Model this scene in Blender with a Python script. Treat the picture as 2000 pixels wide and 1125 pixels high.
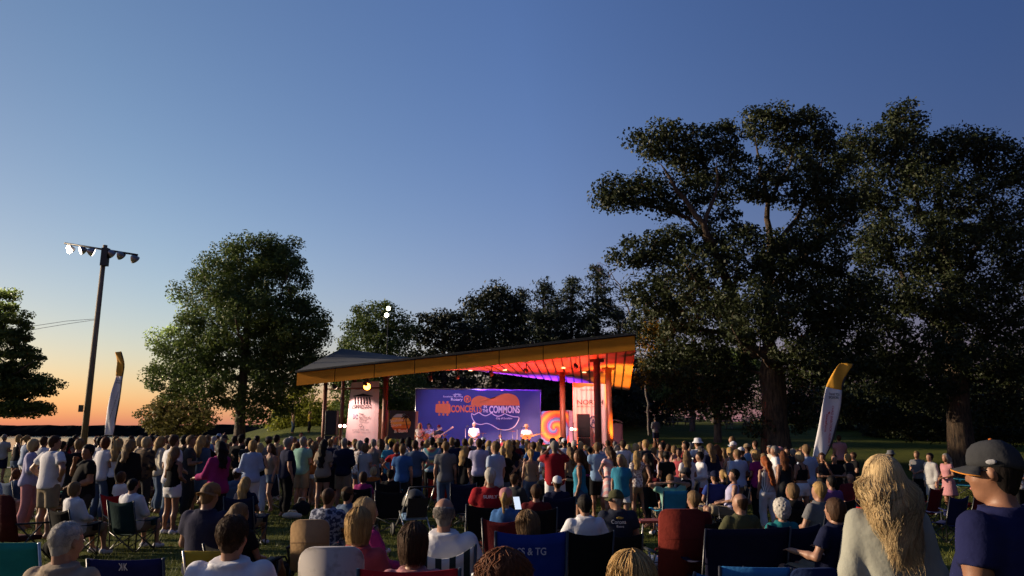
import bpy, bmesh, math, random
import numpy as np
from mathutils import Vector, Matrix, noise

# ------------------------------------------------------------------ clear
for o in list(bpy.data.objects):
    bpy.data.objects.remove(o, do_unlink=True)
SC = bpy.context.scene
COL = SC.collection
R = math.radians

# ------------------------------------------------------------------ camera
F_PX, HORIZON, CAM_Z = 1450.0, 845.0, 1.8
PITCH = math.atan((HORIZON - 562.5) / F_PX)
cam_d = bpy.data.cameras.new('camera')
cam_d.sensor_width = 36.0
cam_d.lens = F_PX / 2000.0 * 36.0
cam_d.clip_start = 0.1
cam_d.clip_end = 12000
cam = bpy.data.objects.new('camera', cam_d)
cam.location = (0, 0, CAM_Z)
cam.rotation_euler = (R(90) + PITCH, 0, 0)
COL.objects.link(cam)
SC.camera = cam

# ------------------------------------------------------------------ sky, sun, exposure
SUN_AZ, SUN_EL = R(-80), R(14.0)         # azimuth from +Y (negative = left)
SKY_AZ, SKY_EL = R(-68), R(-2.5)   # the sun has just set; its glow stands left
W = bpy.data.worlds.new('World')
SC.world = W
W.use_nodes = True
nt = W.node_tree
for n in list(nt.nodes):
    nt.nodes.remove(n)
wo = nt.nodes.new('ShaderNodeOutputWorld')
bg = nt.nodes.new('ShaderNodeBackground')
sky = nt.nodes.new('ShaderNodeTexSky')
sky.sky_type = 'NISHITA'
sky.sun_disc = False
sky.sun_elevation = SKY_EL
sky.sun_rotation = SKY_AZ
sky.altitude = 300
sky.air_density = 1.0
sky.dust_density = 1.0
sky.ozone_density = 2.0
bg.inputs['Strength'].default_value = 0.15
wb = nt.nodes.new('ShaderNodeMix')          # white balance of the dusk sky
wb.data_type = 'RGBA'; wb.blend_type = 'MULTIPLY'; wb.inputs[0].default_value = 1.0
wb.inputs[7].default_value = (1.06, 1.17, 1.04, 1)
nt.links.new(sky.outputs[0], wb.inputs[6])
def wmath(op, x, y=None):
    n = nt.nodes.new('ShaderNodeMath'); n.operation = op
    for i, v in enumerate((x, y)):
        if v is None: continue
        if isinstance(v, (int, float)): n.inputs[i].default_value = v
        else: nt.links.new(v, n.inputs[i])
    return n.outputs[0]
wtc = nt.nodes.new('ShaderNodeTexCoord')
wsx = nt.nodes.new('ShaderNodeSeparateXYZ'); nt.links.new(wtc.outputs['Generated'], wsx.inputs[0])
# dusk: the sky falls off from the sunset side to the far side
side = wmath('ADD', wmath('MULTIPLY', wsx.outputs['X'], math.sin(SKY_AZ)), wmath('MULTIPLY', wsx.outputs['Y'], math.cos(SKY_AZ)))
fall = nt.nodes.new('ShaderNodeValToRGB')
fe = fall.color_ramp.elements
fe[0].position = 0.0; fe[0].color = (.14, .19, .26, 1); fe[1].position = .96; fe[1].color = (1.02, .82, .66, 1)
for p_, c_ in ((.40, (.44, .60, .75, 1)), (.66, (.89, 1.02, 1.09, 1)), (.865, (.95, .95, .83, 1))):
    k_ = fe.new(p_); k_.color = c_
nt.links.new(wmath('MULTIPLY_ADD', side, .5), fall.inputs[0])
fall.inputs[0].links[0].from_node.inputs[2].default_value = .5
# evening haze: a little airlight everywhere, more of it low down
hz = wmath('POWER', 2.718, wmath('MULTIPLY', wmath('MAXIMUM', wsx.outputs['Z'], 0.0), -9.0))
hc = nt.nodes.new('ShaderNodeMix'); hc.data_type = 'RGBA'; hc.blend_type = 'MIX'
hc.inputs[6].default_value = (0.002, 0.005, 0.026, 1); hc.inputs[7].default_value = (0.150, 0.062, 0.072, 1)
nt.links.new(hz, hc.inputs[0])
ad = nt.nodes.new('ShaderNodeMix'); ad.data_type = 'RGBA'; ad.blend_type = 'ADD'; ad.inputs[0].default_value = 1.0
nt.links.new(wb.outputs[2], ad.inputs[6]); nt.links.new(hc.outputs[2], ad.inputs[7])
fm = nt.nodes.new('ShaderNodeVectorMath'); fm.operation = 'MULTIPLY'
nt.links.new(ad.outputs[2], fm.inputs[0]); nt.links.new(fall.outputs[0], fm.inputs[1])
nt.links.new(fm.outputs[0], bg.inputs['Color'])
nt.links.new(bg.outputs[0], wo.inputs['Surface'])
sd = bpy.data.lights.new('sun', 'SUN')
sd.energy = 0.37
sd.angle = R(2.0)
sd.color = (1.0, 0.80, 0.56)
sun = bpy.data.objects.new('sun', sd)
COL.objects.link(sun)
sdir = Vector((math.sin(SUN_AZ) * math.cos(SUN_EL), math.cos(SUN_AZ) * math.cos(SUN_EL), math.sin(SUN_EL)))
sun.rotation_euler = sdir.to_track_quat('Z', 'Y').to_euler()
sun.location = sdir * 60
vs = SC.view_settings
vs.view_transform = 'Standard'
vs.look = 'None'
vs.gamma = 1.0
vs.use_curve_mapping = False
vs.exposure = 4.2

LAMP = 2.0 ** -2.6                           # lamp brightness that goes with this exposure

# ------------------------------------------------------------------ helpers
def ss(a, b, x):
    t = min(1.0, max(0.0, (x - a) / (b - a)))
    return t * t * (3 - 2 * t)

def interp(x, xs, ys):
    return float(np.interp(x, xs, ys))

cP, sP = math.cos(PITCH), math.sin(PITCH)
def at(px, py, Y):
    """point of the photograph pixel (2000x1125) on the upright plane y = Y"""
    u = (px - 1000.0) / F_PX
    v = (562.5 - py) / F_PX
    t = Y / (cP - v * sP)
    return Vector((u * t, Y, CAM_Z + t * (sP + v * cP)))

def xat(px, Y, z=0.5):
    return (px - 1000.0) / F_PX * (Y * cP + (z - CAM_Z) * sP)

def gz(x, y):
    u = x / max(y, 1.0)
    m = ss(-0.46, -0.27, u)
    z = -0.25 * ss(0, 22, y)
    z += interp(y, [37, 48, 62, 95, 150], [0, 1.25, 2.5, 3.4, 4.0]) * m
    z -= (1 - m) * ss(95, 112, y) * 2.6
    z += 0.03 * math.sin(x * 0.7 + y * 0.31) * ss(4, 12, y)
    return z

def tag(o, label=None, cat=None, group=None, kind=None):
    if label: o['label'] = label
    if cat: o['category'] = cat
    if group: o['group'] = group
    if kind: o['kind'] = kind
    return o

def empty(name, loc=(0, 0, 0), rz=0.0, sc=1.0):
    o = bpy.data.objects.new(name, None)
    o.location = loc
    o.rotation_euler = (0, 0, rz)
    o.scale = (sc, sc, sc)
    o.empty_display_size = 0.1
    COL.objects.link(o)
    return o

def link(name, me, mat=None, parent=None, loc=None, rot=None, mtx=None):
    """one mesh object; the material sits on the object so that meshes can be shared"""
    o = bpy.data.objects.new(name, me)
    COL.objects.link(o)
    if mat is not None:
        if not me.materials:
            me.materials.append(None)
        o.material_slots[0].link = 'OBJECT'
        o.material_slots[0].material = mat
    if parent is not None:
        o.parent = parent
    if mtx is not None:
        o.matrix_local = mtx
    if loc is not None:
        o.location = loc
    if rot is not None:
        o.rotation_euler = rot
    return o

def to_mesh(bm, name='m', smooth=False):
    me = bpy.data.meshes.new(name)
    bmesh.ops.recalc_face_normals(bm, faces=bm.faces)
    bm.to_mesh(me)
    bm.free()
    if smooth:
        me.polygons.foreach_set('use_smooth', [True] * len(me.polygons))
    return me

def box(bm, c, s, mtx=None):
    hx, hy, hz = s[0] / 2, s[1] / 2, s[2] / 2
    vs_ = []
    for dx, dy, dz in ((-1,-1,-1),(1,-1,-1),(1,1,-1),(-1,1,-1),(-1,-1,1),(1,-1,1),(1,1,1),(-1,1,1)):
        p = Vector((c[0] + dx*hx, c[1] + dy*hy, c[2] + dz*hz))
        if mtx is not None: p = mtx @ p
        vs_.append(bm.verts.new(p))
    for f in ((0,3,2,1),(4,5,6,7),(0,1,5,4),(1,2,6,5),(2,3,7,6),(3,0,4,7)):
        bm.faces.new([vs_[i] for i in f])

def tube(bm, pts, rads, n=8, mtx=None, flat=None, cap=True):
    """tapered tube through pts; rads scalar/list of r or (ra, rb); flat = preferred side axis"""
    pts = [Vector(p) for p in pts]
    if not isinstance(rads, (list, tuple)):
        rads = [rads] * len(pts)
    rings = []
    ref = Vector(flat) if flat is not None else None
    prev = None
    for i, p in enumerate(pts):
        a = pts[max(0, i - 1)]; b = pts[min(len(pts) - 1, i + 1)]
        t = (b - a)
        if t.length < 1e-9: t = Vector((0, 0, 1))
        t.normalize()
        if prev is None:
            s = ref if ref is not None else (Vector((1, 0, 0)) if abs(t.x) < 0.9 else Vector((0, 1, 0)))
        else:
            s = prev
        s = s - t * s.dot(t)
        if s.length < 1e-6: s = t.orthogonal()
        s.normalize(); prev = s
        w = t.cross(s)
        r = rads[i]
        ra, rb = (r, r) if not isinstance(r, (tuple, list)) else r
        ring = []
        for k in range(n):
            an = 2 * math.pi * k / n
            q = p + s * (ra * math.cos(an)) + w * (rb * math.sin(an))
            if mtx is not None: q = mtx @ q
            ring.append(bm.verts.new(q))
        rings.append(ring)
    for a, b in zip(rings, rings[1:]):
        for k in range(n):
            bm.faces.new((a[k], a[(k+1) % n], b[(k+1) % n], b[k]))
    if cap:
        bm.faces.new(list(reversed(rings[0])))
        bm.faces.new(rings[-1])

def ball(bm, c, r, mtx=None, u=10, v=7):
    """ellipsoid; r scalar or (rx, ry, rz)"""
    if not isinstance(r, (tuple, list)): r = (r, r, r)
    rows = []
    top = None
    def mk(p):
        p = Vector(p)
        if mtx is not None: p = mtx @ p
        return bm.verts.new(p)
    top = mk((c[0], c[1], c[2] + r[2])); bot = mk((c[0], c[1], c[2] - r[2]))
    for i in range(1, v):
        th = math.pi * i / v
        rows.append([mk((c[0] + r[0]*math.sin(th)*math.cos(2*math.pi*k/u),
                         c[1] + r[1]*math.sin(th)*math.sin(2*math.pi*k/u),
                         c[2] + r[2]*math.cos(th))) for k in range(u)])
    for k in range(u):
        bm.faces.new((top, rows[0][k], rows[0][(k+1) % u]))
        bm.faces.new((bot, rows[-1][(k+1) % u], rows[-1][k]))
    for a, b in zip(rows, rows[1:]):
        for k in range(u):
            bm.faces.new((a[k], b[k], b[(k+1) % u], a[(k+1) % u]))

def lathe(bm, prof, c=(0, 0, 0), n=12, mtx=None):
    """surface of revolution about z; prof list of (r, z)"""
    rings = []
    for r, z in prof:
        ring = []
        for k in range(n):
            an = 2 * math.pi * k / n
            p = Vector((c[0] + r*math.cos(an), c[1] + r*math.sin(an), c[2] + z))
            if mtx is not None: p = mtx @ p
            ring.append(bm.verts.new(p))
        rings.append(ring)
    for a, b in zip(rings, rings[1:]):
        for k in range(n):
            bm.faces.new((a[k], a[(k+1) % n], b[(k+1) % n], b[k]))
    bm.faces.new(list(reversed(rings[0]))); bm.faces.new(rings[-1])

def sheet(bm, fn, nu, nv, thick=0.01, nrm=(0, 1, 0)):
    """closed thin panel: fn(u, v) -> point, u, v in 0..1"""
    nv_ = Vector(nrm) * thick
    A = [[bm.verts.new(Vector(fn(i / nu, j / nv))) for j in range(nv + 1)] for i in range(nu + 1)]
    B = [[bm.verts.new(Vector(fn(i / nu, j / nv)) + nv_) for j in range(nv + 1)] for i in range(nu + 1)]
    for i in range(nu):
        for j in range(nv):
            bm.faces.new((A[i][j], A[i+1][j], A[i+1][j+1], A[i][j+1]))
            bm.faces.new((B[i][j], B[i][j+1], B[i+1][j+1], B[i+1][j]))
    for i in range(nu):
        bm.faces.new((A[i][0], B[i][0], B[i+1][0], A[i+1][0]))
        bm.faces.new((A[i][nv], A[i+1][nv], B[i+1][nv], B[i][nv]))
    for j in range(nv):
        bm.faces.new((A[0][j], A[0][j+1], B[0][j+1], B[0][j]))
        bm.faces.new((A[nu][j], B[nu][j], B[nu][j+1], A[nu][j+1]))

def raw_mesh(name, verts, faces):
    me = bpy.data.meshes.new(name)
    me.from_pydata([tuple(v) for v in verts], [], faces)
    me.update()
    return me

# ------------------------------------------------------------------ materials
MATS = {}
def new_mat(name):
    m = bpy.data.materials.new(name)
    m.use_nodes = True
    b = m.node_tree.nodes['Principled BSDF']
    return m, m.node_tree, b

def rgb(c):
    return (c[0], c[1], c[2], 1.0)

def plain(name, col, rough=0.6, metal=0.0, var=0.15, scale=6.0, bump=0.0, bscale=40.0, spec=0.5, emit=None, est=0.0, stretch=(1, 1, 1)):
    """procedural: colour broken by noise, optional bump"""
    if name in MATS: return MATS[name]
    m, t, b = new_mat(name)
    tc = t.nodes.new('ShaderNodeTexCoord')
    mp = t.nodes.new('ShaderNodeMapping')
    mp.inputs['Scale'].default_value = stretch
    t.links.new(tc.outputs['Object'], mp.inputs['Vector'])
    nz = t.nodes.new('ShaderNodeTexNoise')
    nz.inputs['Scale'].default_value = scale
    nz.inputs['Detail'].default_value = 5
    t.links.new(mp.outputs[0], nz.inputs['Vector'])
    cr = t.nodes.new('ShaderNodeValToRGB')
    lo = [max(0, c * (1 - var)) for c in col]; hi = [min(1, c * (1 + var)) for c in col]
    cr.color_ramp.elements[0].position = 0.3; cr.color_ramp.elements[0].color = rgb(lo)
    cr.color_ramp.elements[1].position = 0.7; cr.color_ramp.elements[1].color = rgb(hi)
    t.links.new(nz.outputs['Fac'], cr.inputs[0])
    t.links.new(cr.outputs[0], b.inputs['Base Color'])
    b.inputs['Roughness'].default_value = rough
    b.inputs['Metallic'].default_value = metal
    b.inputs['Specular IOR Level'].default_value = spec
    if bump:
        n2 = t.nodes.new('ShaderNodeTexNoise')
        n2.inputs['Scale'].default_value = bscale
        n2.inputs['Detail'].default_value = 4
        t.links.new(mp.outputs[0], n2.inputs['Vector'])
        bp = t.nodes.new('ShaderNodeBump')
        bp.inputs['Strength'].default_value = bump
        bp.inputs['Distance'].default_value = 0.02
        t.links.new(n2.outputs['Fac'], bp.inputs['Height'])
        t.links.new(bp.outputs[0], b.inputs['Normal'])
    if emit:
        b.inputs['Emission Color'].default_value = rgb(emit)
        b.inputs['Emission Strength'].default_value = est
    MATS[name] = m
    return m

def cloth(col, rough=0.95):
    """woven cloth in a given colour"""
    key = 'cloth_%03d_%03d_%03d' % tuple(int(c * 999) for c in col)
    if key in MATS: return MATS[key]
    m = plain(key, col, rough, var=0.12, scale=7.0, bump=0.25, bscale=26.0, spec=0.15)
    return m

def hair_mat(col):
    key = 'hair_%03d_%03d_%03d' % tuple(int(c * 999) for c in col)
    if key in MATS: return MATS[key]
    m = plain(key, col, 0.65, var=0.4, scale=26.0, bump=0.35, bscale=42.0, spec=0.15, stretch=(1, 1, 0.16))
    return m

def strand_mat(col):
    key = 'strand_%03d_%03d_%03d' % tuple(int(c * 999) for c in col)
    if key in MATS: return MATS[key]
    m, t, b = new_mat(key)
    g = t.nodes.new('ShaderNodeNewGeometry')
    cr = t.nodes.new('ShaderNodeValToRGB')
    cr.color_ramp.elements[0].color = rgb([c * .62 for c in col]); cr.color_ramp.elements[1].color = rgb([min(1, c * 1.3) for c in col])
    t.links.new(g.outputs['Random Per Island'], cr.inputs[0]); t.links.new(cr.outputs[0], b.inputs['Base Color'])
    b.inputs['Roughness'].default_value = .62; b.inputs['Specular IOR Level'].default_value = .2
    MATS[key] = m
    return m

def skin_mat(i):
    cols = [(0.28, 0.14, 0.086), (0.31, 0.162, 0.106), (0.235, 0.11, 0.064), (0.19, 0.085, 0.048), (0.33, 0.18, 0.125)]
    key = 'skin_%d' % i
    if key in MATS: return MATS[key]
    m = plain(key, cols[i], 0.5, var=0.08, scale=9.0, bump=0.05, bscale=60.0, spec=0.35)
    return m

def leaf_mat(name, dark, light, trans=0.25):
    if name in MATS: return MATS[name]
    m, t, b = new_mat(name)
    g = t.nodes.new('ShaderNodeNewGeometry')
    cr = t.nodes.new('ShaderNodeValToRGB')
    cr.color_ramp.elements[0].color = rgb(dark); cr.color_ramp.elements[1].color = rgb(light)
    t.links.new(g.outputs['Random Per Island'], cr.inputs[0])
    t.links.new(cr.outputs[0], b.inputs['Base Color'])
    b.inputs['Roughness'].default_value = 0.55
    b.inputs['Specular IOR Level'].default_value = 0.25
    tr = t.nodes.new('ShaderNodeBsdfTranslucent')
    t.links.new(cr.outputs[0], tr.inputs['Color'])
    mx = t.nodes.new('ShaderNodeMixShader')
    mx.inputs[0].default_value = trans
    out = t.nodes['Material Output']
    t.links.new(b.outputs[0], mx.inputs[1]); t.links.new(tr.outputs[0], mx.inputs[2])
    t.links.new(mx.outputs[0], out.inputs['Surface'])
    MATS[name] = m
    return m

def bark_mat(name, dark, light):
    if name in MATS: return MATS[name]
    m, t, b = new_mat(name)
    tc = t.nodes.new('ShaderNodeTexCoord')
    mp = t.nodes.new('ShaderNodeMapping'); mp.inputs['Scale'].default_value = (1, 1, 0.18)
    t.links.new(tc.outputs['Object'], mp.inputs['Vector'])
    vo = t.nodes.new('ShaderNodeTexNoise'); vo.inputs['Scale'].default_value = 11; vo.inputs['Detail'].default_value = 6
    vo.inputs['Roughness'].default_value = 0.7
    t.links.new(mp.outputs[0], vo.inputs['Vector'])
    cr = t.nodes.new('ShaderNodeValToRGB')
    cr.color_ramp.elements[0].position = 0.38; cr.color_ramp.elements[0].color = rgb(dark)
    cr.color_ramp.elements[1].position = 0.62; cr.color_ramp.elements[1].color = rgb(light)
    t.links.new(vo.outputs['Fac'], cr.inputs[0]); t.links.new(cr.outputs[0], b.inputs['Base Color'])
    bp = t.nodes.new('ShaderNodeBump'); bp.inputs['Strength'].default_value = 1.0; bp.inputs['Distance'].default_value = 0.12
    t.links.new(vo.outputs['Fac'], bp.inputs['Height']); t.links.new(bp.outputs[0], b.inputs['Normal'])
    b.inputs['Roughness'].default_value = 0.95
    MATS[name] = m
    return m

def glow(name, col, strength):
    if name in MATS: return MATS[name]
    m, t, b = new_mat(name)
    b.inputs['Base Color'].default_value = rgb((0.8, 0.8, 0.8))
    b.inputs['Emission Color'].default_value = rgb(col)
    b.inputs['Emission Strength'].default_value = strength * LAMP
    MATS[name] = m
    return m

# ------------------------------------------------------------------ ground, lake, far shore
def build_ground():
    ys = list(np.concatenate([np.linspace(-25, 0, 8), np.linspace(1, 70, 90), np.linspace(72, 130, 40), np.linspace(140, 900, 24)]))
    us = np.linspace(-1.7, 1.7, 150)
    verts, faces = [], []
    for y in ys:
        w = max(y, 0) * 1.0 + 14
        for u in us:
            x = u * w
            verts.append((x, y, gz(x, max(y, 0.0))))
    n = len(us)
    for i in range(len(ys) - 1):
        for j in range(n - 1):
            a = i * n + j
            faces.append((a, a + 1, a + n + 1, a + n))
    me = raw_mesh('lawn', verts, faces)
    me.polygons.foreach_set('use_smooth', [True] * len(me.polygons))
    m, t, b = new_mat('lawn')
    tc = t.nodes.new('ShaderNodeTexCoord')
    n1 = t.nodes.new('ShaderNodeTexNoise'); n1.inputs['Scale'].default_value = 0.6; n1.inputs['Detail'].default_value = 8
    n2 = t.nodes.new('ShaderNodeTexNoise'); n2.inputs['Scale'].default_value = 30; n2.inputs['Detail'].default_value = 6
    t.links.new(tc.outputs['Object'], n1.inputs['Vector']); t.links.new(tc.outputs['Object'], n2.inputs['Vector'])
    c1 = t.nodes.new('ShaderNodeValToRGB')
    c1.color_ramp.elements[0].position = 0.3; c1.color_ramp.elements[0].color = (0.050, 0.066, 0.010, 1)
    c1.color_ramp.elements[1].position = 0.72; c1.color_ramp.elements[1].color = (0.12, 0.125, 0.022, 1)
    t.links.new(n1.outputs['Fac'], c1.inputs[0])
    c2 = t.nodes.new('ShaderNodeValToRGB')
    c2.color_ramp.elements[0].position = 0.3; c2.color_ramp.elements[0].color = (0.5, 0.5, 0.5, 1)
    c2.color_ramp.elements[1].position = 0.7; c2.color_ramp.elements[1].color = (1.25, 1.25, 1.2, 1)
    t.links.new(n2.outputs['Fac'], c2.inputs[0])
    mx = t.nodes.new('ShaderNodeMix'); mx.data_type = 'RGBA'; mx.blend_type = 'MULTIPLY'; mx.inputs[0].default_value = 1
    t.links.new(c1.outputs[0], mx.inputs[6]); t.links.new(c2.outputs[0], mx.inputs[7])
    t.links.new(mx.outputs[2], b.inputs['Base Color'])
    bp = t.nodes.new('ShaderNodeBump'); bp.inputs['Strength'].default_value = 0.9; bp.inputs['Distance'].default_value = 0.05
    t.links.new(n2.outputs['Fac'], bp.inputs['Height']); t.links.new(bp.outputs[0], b.inputs['Normal'])
    b.inputs['Roughness'].default_value = 0.9
    b.inputs['Specular IOR Level'].default_value = 0.1
    tag(link('ground', me, m), 'mown park lawn in front of the stage', kind='structure')
    # grass blades
    rng = np.random.default_rng(4)
    N = 130000
    y = 3.2 + 24.0 * rng.random(N) ** 1.5
    x = (rng.random(N) * 2 - 1) * (y * 0.76 + 0.6)
    z = np.array([gz(a, b_) for a, b_ in zip(x, y)])
    s = 0.7 + y * 0.06
    hgt = (0.022 + 0.035 * rng.random(N)) * np.minimum(s, 1.6)
    wid = 0.004 * s
    an = rng.random(N) * 2 * np.pi
    lx = (rng.random(N) - 0.5) * 0.05; ly = (rng.random(N) - 0.5) * 0.05
    V = np.empty((N, 3, 3))
    V[:, 0] = np.stack([x - np.cos(an)*wid, y - np.sin(an)*wid, z - 0.004], 1)
    V[:, 1] = np.stack([x + np.cos(an)*wid, y + np.sin(an)*wid, z - 0.004], 1)
    V[:, 2] = np.stack([x + lx, y + ly, z + hgt], 1)
    o = link('grass', np_tris('grass', V), leaf_mat('grass_blade', (0.045, 0.06, 0.008), (0.15, 0.155, 0.03), 0.2))
    tag(o, 'short green grass blades covering the lawn', 'grass', kind='stuff')

def np_tris(name, V):
    """V: (N, 3, 3) triangles"""
    N = len(V)
    me = bpy.data.meshes.new(name)
    me.vertices.add(N * 3); me.loops.add(N * 3); me.polygons.add(N)
    me.vertices.foreach_set('co', np.ascontiguousarray(V, dtype=np.float32).ravel())
    me.loops.foreach_set('vertex_index', np.arange(N * 3, dtype=np.int32))
    me.polygons.foreach_set('loop_start', np.arange(N, dtype=np.int32) * 3)
    me.polygons.foreach_set('loop_total', np.full(N, 3, dtype=np.int32))
    me.update(calc_edges=True)
    return me

def np_quads(name, V, smooth=False):
    N = len(V)
    me = bpy.data.meshes.new(name)
    me.vertices.add(N * 4); me.loops.add(N * 4); me.polygons.add(N)
    me.vertices.foreach_set('co', np.ascontiguousarray(V, dtype=np.float32).ravel())
    me.loops.foreach_set('vertex_index', np.arange(N * 4, dtype=np.int32))
    me.polygons.foreach_set('loop_start', np.arange(N, dtype=np.int32) * 4)
    me.polygons.foreach_set('loop_total', np.full(N, 4, dtype=np.int32))
    me.update(calc_edges=True)
    return me

build_ground()

def build_lake():
    me = raw_mesh('lake', [(-6000, 60, -1.5), (6000, 60, -1.5), (6000, 9000, -1.5), (-6000, 9000, -1.5)], [(0, 1, 2, 3)])
    m, t, b = new_mat('lake_water')
    b.inputs['Base Color'].default_value = (0.03, 0.045, 0.06, 1)
    b.inputs['Roughness'].default_value = 0.12
    tc = t.nodes.new('ShaderNodeTexCoord')
    mp = t.nodes.new('ShaderNodeMapping'); mp.inputs['Scale'].default_value = (0.25, 0.6, 1)
    t.links.new(tc.outputs['Object'], mp.inputs['Vector'])
    nz = t.nodes.new('ShaderNodeTexNoise'); nz.inputs['Scale'].default_value = 2.0; nz.inputs['Detail'].default_value = 4
    t.links.new(mp.outputs[0], nz.inputs['Vector'])
    bp = t.nodes.new('ShaderNodeBump'); bp.inputs['Strength'].default_value = 0.25; bp.inputs['Distance'].default_value = 0.1
    t.links.new(nz.outputs['Fac'], bp.inputs['Height']); t.links.new(bp.outputs[0], b.inputs['Normal'])
    tag(link('lake', me, m), 'calm grey lake beyond the lawn', kind='structure')
    # far wooded shore: one ridge of treetops, too far to tell trees apart
    rng = random.Random(7)
    verts, faces = [], []
    cols = 500
    for i in range(cols + 1):
        x = -1150 + 1900 * i / cols
        y0 = 690 + 30 * math.sin(i * 0.03)
        h = 9.5 + 2.0 * math.sin(i * 0.021 + 1) + 1.2 * noise.noise(Vector((i * 0.18, 0, 0))) + 0.9 * noise.noise(Vector((i * 0.9, 3, 0)))
        for (dy, hz) in ((0, -1.6), (1, 1.2), (4 + 2 * rng.random(), h * 0.55), (10 + 4 * rng.random(), h + 0.5 * rng.random()), (45, h * 0.9), (120, h + 1.5)):
            verts.append((x, y0 + dy, hz + 0.25 * rng.random()))
    n = 6
    for i in range(cols):
        for j in range(n - 1):
            a = i * n + j
            faces.append((a, a + n, a + n + 1, a + 1))
    me = raw_mesh('far_shore', verts, faces)
    tag(link('hill', me, plain('far_trees', (0.009, 0.011, 0.012), 0.95, var=0.4, scale=0.15, spec=0.0)),
        'dark wooded far shore across the lake', kind='structure')
    # paved path crossing the lawn on the left
    verts, faces = [], []
    for i in range(60):
        x = -75 + i * 0.9
        y = 45.5 + 0.03 * (x + 60) + 0.8 * math.sin(x * 0.06)
        verts += [(x, y - 0.9, gz(x, y - 0.9) + 0.03), (x, y + 0.9, gz(x, y + 0.9) + 0.03)]
    for i in range(59):
        a = 2 * i
        faces.append((a, a + 2, a + 3, a + 1))
    tag(link('path', raw_mesh('path', verts, faces), plain('concrete_path', (0.32, 0.30, 0.26), 0.9, bump=0.3)),
        'pale concrete path crossing the lawn behind the crowd on the left', kind='structure')
build_lake()

# ------------------------------------------------------------------ trees
def leaf_quads(rng, centers, radii, per, size, up=0.35, squash=0.75, aspect=0.6):
    """many small folded-diamond leaves spread through clumps"""
    C = np.repeat(np.array(centers), per, axis=0)
    Rr = np.repeat(np.array(radii), per)
    N = len(C)
    d = rng.normal(size=(N, 3)); d /= np.linalg.norm(d, axis=1)[:, None]
    rad = rng.random(N) ** 0.45
    off = d * (rad * Rr)[:, None]
    off[:, 2] *= squash
    P = C + off
    nrm = d * 0.6 + rng.normal(size=(N, 3)) * 0.6
    nrm[:, 2] += up
    nrm /= np.linalg.norm(nrm, axis=1)[:, None]
    a = rng.normal(size=(N, 3))
    a -= nrm * (a * nrm).sum(1)[:, None]
    a /= np.linalg.norm(a, axis=1)[:, None]
    b = np.cross(nrm, a)
    s = size * (0.6 + 0.8 * rng.random(N))
    L = a * s[:, None]; Wd = b * (s * aspect)[:, None]
    fold = nrm * (s * 0.18)[:, None]
    V = np.empty((N, 4, 3))
    V[:, 0] = P - L * 0.5; V[:, 1] = P + Wd * 0.5 + fold; V[:, 2] = P + L * 0.5; V[:, 3] = P - Wd * 0.5 + fold
    return V

class Skel:
    def __init__(self):
        self.p = []; self.par = []; self.r = []; self.kids = []
    def add(self, p, par, r=0.0):
        self.p.append(np.array(p, dtype=float)); self.par.append(par); self.r.append(r); self.kids.append([])
        i = len(self.p) - 1
        if par >= 0: self.kids[par].append(i)
        return i
    def poly(self, pts, r0, r1, par=-1, step=0.45, wig=0.0, rng=None):
        pts = [np.array(p, dtype=float) for p in pts]
        segs = [np.linalg.norm(b - a) for a, b in zip(pts, pts[1:])]
        tot = sum(segs); n = max(2, int(tot / step)); out = []
        for k in range(0 if par < 0 else 1, n + 1):
            t = tot * k / n; acc = 0
            for (a, b, s) in zip(pts, pts[1:], segs):
                if t <= acc + s + 1e-6: break
                acc += s
            f = min(1, (t - acc) / max(s, 1e-6))
            q = a + (b - a) * f
            if wig and rng is not None and 0 < k < n: q = q + rng.normal(size=3) * wig
            par = self.add(q, par, r0 + (r1 - r0) * k / n)
            out.append(par)
        return out
    def nearest(self, q, lo_z=None):
        P = np.array(self.p)
        d = np.linalg.norm(P - q, axis=1)
        d = d + np.maximum(0, P[:, 2] - q[2] + 0.2) * 0.8      # grow outwards and upwards
        if lo_z is not None: d = d + (P[:, 2] < lo_z) * 50
        return int(np.argmin(d)), float(d.min())
    def mesh(self, name, n=6, tip=0.012):
        """tubes along every chain; thin branches get their width from what they carry"""
        N = len(self.p)
        load = np.ones(N)
        for i in range(N - 1, -1, -1):
            if self.kids[i]: load[i] = sum(load[k] for k in self.kids[i])
        rr = np.array([max(self.r[i], min(tip * load[i] ** 0.42, 0.6 if self.r[i] == 0 else 9)) for i in range(N)])
        bm = bmesh.new()
        for i in range(N):
            for j, k in enumerate(self.kids[i]):
                if j == 0 and self.par[i] >= 0: continue     # continued by the chain that began earlier
                chain = [i, k]
                while self.kids[chain[-1]]: chain.append(self.kids[chain[-1]][0])
                pts = [self.p[c] for c in chain]
                rads = [rr[c] for c in chain]
                if self.par[i] >= 0: rads[0] = min(rads[0], rads[1] * 1.35)
                rads[-1] = min(rads[-1], tip)
                tube(bm, pts, rads, n=(12 if rads[0] > 0.2 else n if rads[0] > 0.05 else 4), cap=False)
        return to_mesh(bm, name, True)

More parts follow.
